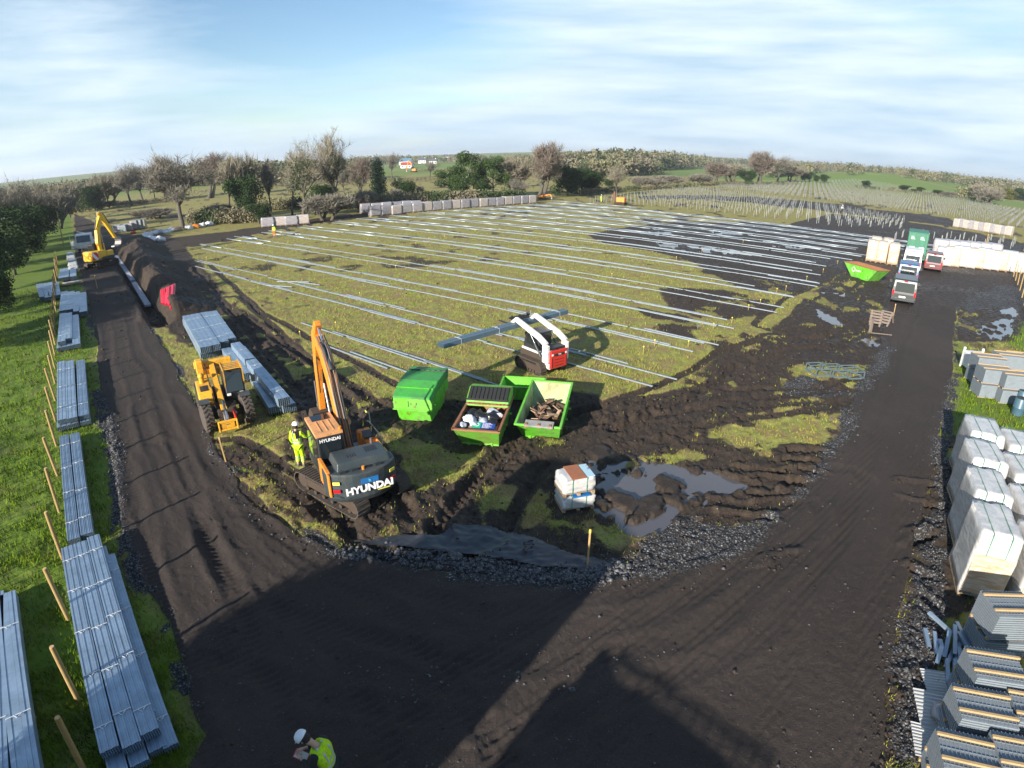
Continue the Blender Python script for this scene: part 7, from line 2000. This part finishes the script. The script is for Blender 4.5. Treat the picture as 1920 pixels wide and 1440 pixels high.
# ---------------------------------------------------------------- far houses
M_WALL = paint('white_render', (.78, .77, .74), .8, .1, scale=.3); M_ROOF = paint('slate_roof', (.09, .10, .12), .7, .2, scale=.5); M_RROOF = paint('red_tin_roof', (.35, .05, .03), .6, .2, scale=.5); M_BROOF = paint('blue_tin_roof', (.10, .20, .28), .5, .2, scale=.5)
def house(px, py, w, l, h, az, label, wall=M_WALL, roof=M_ROOF, cat='house', name='house', win=3, chim=True):
    g = P(px, py); t = empty(name, (g.x, g.y, g.z - .2), heading(az), label, cat)
    MB().box((0, 0, h / 2), (w, l, h)).prism([(-l / 2, h), (l / 2, h), (0, h + l * .38)], 'x', -w / 2, w / 2).build('wall', wall, t)
    m = MB(); th = .18; m.prism([(-l / 2 - .3, h - .15), (0, h + l * .38 + th), (l / 2 + .3, h - .15), (l / 2 + .3, h + .05), (0, h + l * .38 + th + .22), (-l / 2 - .3, h + .05)], 'x', -w / 2 - .25, w / 2 + .25); rf = m.build('roof', roof, t)
    if chim: MB().box((w * .35, 0, h + l * .38 + .5), (.8, .6, 1.4)).build('chimney', wall, rf)
    for k in range(win):
        f = MB().box((-w / 2 + w * (k + .5) / win, -l / 2 - .03, h * .55), (w / win * .38, .08, h * .35)).build('window', M_GLASS, t)
    MB().box((0, -l / 2 - .04, 1.0), (1.0, .08, 2.0)).build('door', M_BLKP, t)
    return t
house(838, 300, 13, 9, 6.5, 30, 'white gabled farmhouse on the skyline above the pines')
house(850, 301, 10, 6, 3.2, 20, 'low white outbuilding right of the skyline farmhouse')
house(762, 309, 15, 9, 4.2, 15, 'farm building with a blue roof above the orange digger', roof=M_BROOF, chim=False, name='barn', cat='barn')
house(764, 315, 11, 6, 3, 15, 'small white-walled shed with a red roof below the blue-roofed barn', roof=M_RROOF, chim=False, name='shed', cat='shed')
house(792, 306, 10, 7, 4, 0, 'white cottage between the barn and the farmhouse')
house(812, 307, 9, 6, 3.5, 0, 'small white cottage half hidden by hedges left of the farmhouse')
house(1284, 299, 16, 9, 5, 0, 'white bungalow on the far ridge left of a bare tree')
house(1325, 301, 14, 9, 5, 0, 'white bungalow on the far ridge right of a bare tree')
house(1617, 321, 22, 10, 5, 10, 'long white farmhouse on the ridge above the hill pasture')
house(876, 342, 9, 4, 2.2, 5, 'pale caravan-like cabin between the pines', roof=M_WALL, chim=False, name='cabin', cat='cabin')
house(404, 341, 12, 6, 3, -20, 'red-roofed cabin far behind the bare trees', roof=M_RROOF, chim=False, name='cabin', cat='cabin')
house(450, 342, 12, 5, 3, -20, 'pale site cabin far behind the ivy-wrapped tree', roof=M_WALL, chim=False, name='cabin', cat='cabin')
# ---------------------------------------------------------------- unseen shadow casters added behind the camera, shaped from the shadows on the junction
M_SHEET = paint('grey_cladding', (.3, .32, .33), .6, .2, scale=.6)
Lh = Vector((math.sin(SUN_AZ), math.cos(SUN_AZ), 0)); Vh = Vector((Lh.y, -Lh.x, 0)); tE = math.tan(SUN_EL)
def caster(name, outline, u0, depth, label, cat, mat):
    """outline: (v, u) points of the shadow edge on the ground; a gable wall of that height stands at u0"""
    t = empty(name, tuple(Lh * u0), heading(34.5), label, cat)
    pts = [(v, (u - u0) * tE) for v, u in outline]
    pts = [(pts[0][0], -.2)] + pts + [(pts[-1][0], -.2)]
    MB().prism(pts, 'y', -depth, 0).build('wall', mat, t)
    m = MB()
    for (a, b) in zip(pts[1:-2], pts[2:-1]):
        a, b = Vector(a), Vector(b); d = b - a; c = (a + b) / 2; m.box((c.x, -depth / 2, c.y - .03), (d.length, depth + .2, .1), rot=(0, -math.atan2(d.y, d.x), 0))
    m.build('roof', M_SHEET, t)
    MB().box(((pts[0][0] + pts[-1][0]) / 2, .03, 1.8), (min(2.4, abs(pts[-1][0] - pts[0][0]) * .5), .06, 3.6)).build('door', M_BLKP, t)
    return t
caster('shadow_shed', [(-10.45, 16.4), (-9.9, 16.9), (-9.2, 17.2), (-7.2, 15.4), (-5.1, 13.9)], -5, 5, 'tall grey unseen shed shape added behind the camera to shadow the junction', 'shed', M_SHEET)  # unseen occluder, its outline set to cast the broad shadow
caster('shadow_barn', [(-4.3, 7.95), (-3.95, 8.2), (-3.88, 9.65), (-3.1, 8.9), (-1.8, 8.75), (1.0, 7.7), (2.5, 6.0)], -6, 5, 'unseen gabled shape added behind the camera to cast the pointed shadow', 'barn', M_SHEET)  # unseen occluder, its outline set to cast the pointed shadow
rl = empty('shadow_railing', tuple(Lh * -6.0), heading(34.5), 'thin unseen railing added on the gabled shape for its shadow', 'railing')
zz = lambda u: (u + 6) * tE
m = MB(); m.tube([(-3.5, .1, zz(9.7)), (-2.0, .1, zz(9.35)), (.5, .1, zz(8.7))], .035); m.tube([(-3.5, .1, zz(9.5)), (-2.0, .1, zz(9.1)), (.5, .1, zz(8.4))], .03); m.build('rail', M_STEEL, rl)
for k in range(12): v = -3.4 + k * .35; MB().box((v, .1, zz(9.7 - (v + 3.5) * .25) - .2), (.04, .04, .5)).build('baluster', M_STEEL, rl)
lamp = empty('shadow_lamp_post', tuple(Lh * -9 + Vh * -10.75), heading(34.5), 'unseen lamp post added behind the camera for its pole shadow', 'lamp post')  # unseen, added only to throw a pole shadow on the road
m = MB(); h_ = (7.2 + 9) * tE; m.cyl((0, 0, 0), (0, 0, h_), .09, .06, 10); m.build('pole', M_STEEL, lamp); MB().box((.2, 0, h_), (.7, .2, .12)).build('lamp_head', M_GREY, lamp)
t = tree('thorn', 300, 1400, 0, 100, 'unseen round thorn tree added behind the camera for its blurred shadow', None, h=3)  # unseen crown, added to throw a soft round shadow
t.location = tuple(Lh * -5 + Vh * -10.4); t.scale = (.45, .45, 1.15)

# ---------------------------------------------------------------- thin winter haze over the whole country
th_ = bpy.data.materials.new('haze'); th_.use_nodes = True; hn = th_.node_tree.nodes; hn.clear()
ho = hn.new('ShaderNodeOutputMaterial'); hv = hn.new('ShaderNodeVolumePrincipled'); hv.inputs['Color'].default_value = (.86, .92, 1, 1); hv.inputs['Density'].default_value = .0002; hv.inputs['Anisotropy'].default_value = .2
th_.node_tree.links.new(hv.outputs[0], ho.inputs['Volume'])
hz = MB().box((0, 0, 32), (14000, 14000, 70)).build('haze', th_); hz['kind'] = 'stuff'; hz['label'] = 'thin pale winter haze over the far fields'
# ================================================================ PEOPLE
M_SKIN = solid('skin', (.52, .30, .21), .6); 
def fabric(name, c):
    t = NT(name); n = t.noise(t.obj(), 14, 4, .6, 1.2); t.set(base=t.mix(t.ramp(n, [(.35, 0), (.7, 1)]), tuple(x * .62 for x in c), c), rough=.85, spec=.15)
    t.bump(n, .9, .03); return t.m
M_HIVIS = fabric('lime_hi_vis', (.62, .95, .03)); M_HIVISO = fabric('orange_hi_vis', (.88, .21, .03))
M_REFL = solid('reflective_strip', (.48, .50, .50), .35); M_HELM = solid('white_helmet', (.85, .85, .85), .3); M_NAVY = solid('dark_sleeve', (.012, .018, .018), .8); M_BOOT = solid('muddy_boot', (.14, .13, .11), .8); M_HAIR = solid('dark_hair', (.03, .02, .015), .8)
def skin_mesh(name, verts, edges, radii, mat, parent, root=0, sub=2):
    me = bpy.data.meshes.new(name); me.from_pydata([tuple(v) for v in verts], edges, [])
    o = bpy.data.objects.new(name, me); COL.objects.link(o)
    o.modifiers.new('skin', 'SKIN').use_smooth_shade = True
    sv = me.skin_vertices[0].data
    for i, r in enumerate(radii):
        sv[i].radius = r if isinstance(r, tuple) else (r, r); sv[i].use_root = (i == root)
    s = o.modifiers.new('sub', 'SUBSURF'); s.levels = sub; s.render_levels = sub
    bpy.context.view_layer.update()
    nm = bpy.data.meshes.new_from_object(o.evaluated_get(bpy.context.evaluated_depsgraph_get()))
    bpy.data.objects.remove(o); nm.materials.clear(); nm.materials.append(mat); nm.name = name
    for p in nm.polygons: p.use_smooth = True
    return link(bpy.data.objects.new(name, nm), parent)
def person(loc, az, label, J, jacket=M_HIVIS, trousers=M_HIVIS, sleeve=None, hair=True, H=1.78, vest=False):
    """J: joints in metres, +Y is where the person faces. keys: pel, chest, neck, head, sh/el/wr/hand L,R, hip/knee/ank/toe L,R"""
    t = empty('person', loc, heading(az), label, 'person')
    k = H / 1.78; j = {a: Vector(v) * k for a, v in J.items()}
    # whole body as one skinned surface
    names = ['pel', 'waist', 'chest', 'neck', 'head', 'crown']
    j['waist'] = j['pel'].lerp(j['chest'], .45); up = (j['head'] - j['neck']).normalized(); j['crown'] = j['head'] + up * .11
    rad = {'pel': (.13, .10), 'waist': (.12, .09), 'chest': (.15, .10), 'neck': .055, 'head': .085, 'crown': .07}
    edges = [('pel', 'waist'), ('waist', 'chest'), ('chest', 'neck'), ('neck', 'head'), ('head', 'crown')]
    for s in 'LR':
        rad.update({'hip' + s: .085, 'knee' + s: .058, 'ank' + s: .042, 'toe' + s: .035, 'sh' + s: .06, 'el' + s: .043, 'wr' + s: .03, 'palm' + s: (.038, .016)})
        j['palm' + s] = j['hand' + s]
        edges += [('pel', 'hip' + s), ('hip' + s, 'knee' + s), ('knee' + s, 'ank' + s), ('ank' + s, 'toe' + s), ('chest', 'sh' + s), ('sh' + s, 'el' + s), ('el' + s, 'wr' + s), ('wr' + s, 'palm' + s)]
        d = (j['palm' + s] - j['wr' + s]).normalized(); side = d.cross(Vector((0, 0, 1))); side = side.normalized() if side.length > .1 else Vector((1, 0, 0)); side *= (-1 if s == 'L' else 1)
        dn = d.cross(side)
        for i, (off, ln) in enumerate(((-.03, .065), (-.01, .078), (.01, .072), (.03, .055))):
            a, b, c = f'f{i}a{s}', f'f{i}b{s}', f'f{i}c{s}'
            j[a] = j['palm' + s] + d * .03 + side * off; j[b] = j[a] + d * ln * .55 + dn * .012; j[c] = j[b] + d * ln * .4 + dn * .03
            rad.update({a: .010, b: .009, c: .007}); edges += [('palm' + s, a), (a, b), (b, c)]
        j['t' + s] = j['palm' + s] - side * .045 + d * .0; j['u' + s] = j['t' + s] - side * .015 + d * .04
        rad.update({'t' + s: .011, 'u' + s: .008}); edges += [('palm' + s, 't' + s), ('t' + s, 'u' + s)]
    keys = list(rad); idx = {a: i for i, a in enumerate(keys)}
    body = skin_mesh('body', [j[a] for a in keys], [(idx[a], idx[b]) for a, b in edges], [rad[a] for a in keys], M_SKIN, t)
    fw_ = J.get('face', (0, 1, 0)); fwv = Vector(fw_).normalized(); rt_ = fwv.cross(up).normalized()
    hc = j['head'] + up * .04
    m = MB(); m.ball(hc + fwv * .088 + up * -.02, .018, 8, 6); m.build('nose', M_SKIN, body, smooth=True)
    for s in (-1, 1):
        MB().ball(hc + fwv * .078 + rt_ * s * .032 + up * .005, .012, 8, 6).build('eye', M_HAIR, body); MB().ball(hc + rt_ * s * .088 + up * -.01, .022, 8, 6).build('ear', M_SKIN, body, smooth=True)
    MB().ball(hc + fwv * .080 + up * -.058, .014, 8, 6, s=(1.5, .6, .4)).build('mouth', solid('lips', (.4, .15, .12), .6), body)
    MB().ball(hc - fwv * .022 + up * -.012, .098, 14, 9, s=(1, 1, .95)).build('hair', M_HAIR, t, smooth=True)
    # helmet
    M_ = Matrix.Translation(hc + up * .035) @ up.to_track_quat('Z', 'Y').to_matrix().to_4x4()
    hm = empty('helmet'); hm.parent = t; KIDS.setdefault(t.name, []).append(hm)
    MB().lathe([(.128, 0), (.132, .02), (.126, .06), (.105, .10), (.07, .128), (.02, .14), (.001, .141)], 24, M_).build('shell', M_HELM, hm, smooth=True)
    q = hc + up * .04 + fwv * .13; MB().box(q, (.16, .10, .012), rot=up.to_track_quat('Z', 'Y').to_euler()).build('peak', M_HELM, hm, .005)
    # clothes
    def cloth(nm, seq, eds, rr, mat): return skin_mesh(nm, [j[a] for a in seq], [(seq.index(a), seq.index(b)) for a, b in eds], rr, mat, t)
    j['hem'] = j['pel'].lerp(j['waist'], -.15 if not vest else -.25); j['coll'] = j['chest'].lerp(j['neck'], .62)
    seq = ['hem', 'waist', 'chest', 'coll', 'shL', 'shR']; eds = [('hem', 'waist'), ('waist', 'chest'), ('chest', 'coll'), ('chest', 'shL'), ('chest', 'shR')]
    rr = [(.185, .135), (.175, .13), (.19, .135), (.085, .08), .085, .085] if not vest else [(.21, .16), (.20, .155), (.225, .165), (.10, .09), .115, .115]
    if not vest:
        for s in 'LR': seq += ['el' + s, 'wr' + s]; eds += [('sh' + s, 'el' + s), ('el' + s, 'wr' + s)]; rr += [.062, .048]
    jk = cloth('jacket' if not vest else 'vest', seq, eds, rr, jacket)
    if vest:
        cloth('dark_top', ['chest', 'coll', 'shL', 'elL', 'wrL', 'shR', 'elR', 'wrR'], [('chest', 'coll'), ('chest', 'shL'), ('shL', 'elL'), ('elL', 'wrL'), ('chest', 'shR'), ('shR', 'elR'), ('elR', 'wrR')], [(.15, .11), (.10, .095), .085, .075, .052, .085, .075, .052], sleeve or M_NAVY)
    else:
        seq2 = ['coll', 'shL', 'shR']; 
        cloth('yoke', ['coll', 'shL', 'shR'], [('coll', 'shL'), ('coll', 'shR')], [.10, .088, .088], M_NAVY)
    for s in 'LR':
        j['kn2' + s] = j['knee' + s]; j['cuff' + s] = j['knee' + s].lerp(j['ank' + s], .72)
        cloth('boot', ['cuff' + s, 'ank' + s, 'toe' + s], [('cuff' + s, 'ank' + s), ('ank' + s, 'toe' + s)], [.066, .062, .052], M_BOOT)
    cloth('trousers', ['pel', 'hipL', 'kneeL', 'cuffL', 'hipR', 'kneeR', 'cuffR'], [('pel', 'hipL'), ('hipL', 'kneeL'), ('kneeL', 'cuffL'), ('pel', 'hipR'), ('hipR', 'kneeR'), ('kneeR', 'cuffR')], [(.165, .13), .115, .085, .078, .115, .085, .078], trousers)
    # reflective hoops following the body
    def hoop(c, ax, rx, ry, nm='reflective_strip', h=.045):
        ax = ax.normalized(); r_ = Vector((1, 0, 0)); f_ = ax.cross(r_).normalized(); V = []; n = 28; F = []
        for kk in range(n):
            a = 2 * PI * kk / n
            for dz in (-h / 2, h / 2): V.append(c + r_ * rx * math.cos(a) + f_ * ry * math.sin(a) + ax * dz)
        for kk in range(n): F.append((2 * kk, 2 * ((kk + 1) % n), 2 * ((kk + 1) % n) + 1, 2 * kk + 1))
        return MB().add(V, F).build(nm, M_REFL, jk)
    ax = j['chest'] - j['pel']
    hoop(j['waist'].lerp(j['chest'], .25), ax, .178 * k, .135 * k); hoop(j['waist'].lerp(j['pel'], .35), ax, .182 * k, .138 * k)
    MB().tube([j['waist'].lerp(j['chest'], .25) + Vector((x, -.13, 0)) for x in (-.1,)] + [j['chest'] + Vector((-.1, -.13, .06)), j['coll'] + Vector((-.09, -.05, .07))], .02).build('reflective_brace', M_REFL, jk)
    MB().tube([j['waist'].lerp(j['chest'], .25) + Vector((x, -.13, 0)) for x in (.1,)] + [j['chest'] + Vector((.1, -.13, .06)), j['coll'] + Vector((.09, -.05, .07))], .02).build('reflective_brace', M_REFL, jk)
    if trousers in (M_HIVIS, M_HIVISO):
        for s in 'LR':
            for f in (.15, .5): hoop(j['knee' + s].lerp(j['cuff' + s], f), j['hip' + s] - j['knee' + s], .086, .086, h=.035)
    return t, j
ST = dict(pel=(0, 0, .95), chest=(0, .01, 1.32), neck=(0, 0, 1.50), head=(0, .03, 1.62),
          shL=(-.19, 0, 1.42), elL=(-.25, -.03, 1.15), wrL=(-.24, .08, .93), handL=(-.235, .12, .86), shR=(.19, 0, 1.42), elR=(.25, -.02, 1.15), wrR=(.25, .10, .95), handR=(.245, .14, .88),
          hipL=(-.09, 0, .88), kneeL=(-.10, .02, .48), ankL=(-.11, -.02, .09), toeL=(-.12, .13, .04), hipR=(.09, 0, .88), kneeR=(.11, .02, .48), ankR=(.12, -.02, .09), toeR=(.14, .13, .04))
g = P(566, 879, 0)
p1 = dict(ST, elR=(.30, .12, 1.18), wrR=(.42, .30, 1.20), handR=(.46, .37, 1.21))
person((g.x, g.y, gz(g.x, g.y)), 8, 'worker in lime hi-vis jacket and trousers standing left of the orange excavator', p1, H=1.84)
g = P(515, 445, 0)
person((g.x, g.y, gz(g.x, g.y)), 200, 'worker in orange trousers at the field edge below the short pallet row', ST, trousers=M_HIVISO, H=1.95)
g = P(1127, 380, 0); person((g.x, g.y, 0), 90, 'worker in lime hi-vis walking beside the piling machine', ST, H=1.9)
g = P(1578, 399, 0); person((g.x, g.y, 0), 180, 'worker in pale clothing among the far posts', ST, jacket=M_REFL, trousers=M_NAVY, H=2.0)
# foreground worker reading a phone-sized tablet, cut by the bottom edge
hd = P(574, 1385, z=1.76)
ST2 = dict(pel=(0, -.05, .95), chest=(0, .03, 1.30), neck=(0, .12, 1.47), head=(0, .24, 1.55), face=(0, .75, -.65),
           shL=(-.19, .05, 1.40), elL=(-.26, .10, 1.13), wrL=(-.12, .34, 1.13), handL=(-.07, .41, 1.14), shR=(.19, .05, 1.40), elR=(.26, .10, 1.13), wrR=(.12, .36, 1.13), handR=(.06, .43, 1.14),
           hipL=(-.09, -.05, .88), kneeL=(-.10, 0, .48), ankL=(-.11, -.02, .09), toeL=(-.12, .13, .04), hipR=(.09, -.05, .88), kneeR=(.11, 0, .48), ankR=(.12, -.06, .09), toeR=(.14, .09, .04))
azf_ = -82
off = Vector((math.sin(R(azf_)), math.cos(R(azf_)), 0)) * .26
pp, jj_ = person((hd.x - off.x, hd.y - off.y, 0.02), azf_, 'foreground worker in a lime vest and white helmet looking down at a tablet', ST2, vest=True, trousers=M_NAVY, H=1.98)
tb = empty('tablet', tuple(pp.matrix_basis @ Vector((0, .47, 1.17))), heading(azf_), 'thin pale tablet with red edges held by the foreground worker', 'tablet'); tb.rotation_euler = (.35, 0, heading(azf_))
MB().box((0, 0, 0), (.19, .27, .014)).build('tablet_case', M_RED, tb, .006); MB().box((0, 0, .009), (.165, .235, .006)).build('screen', solid('pale_screen', (.62, .68, .74), .2), tb)
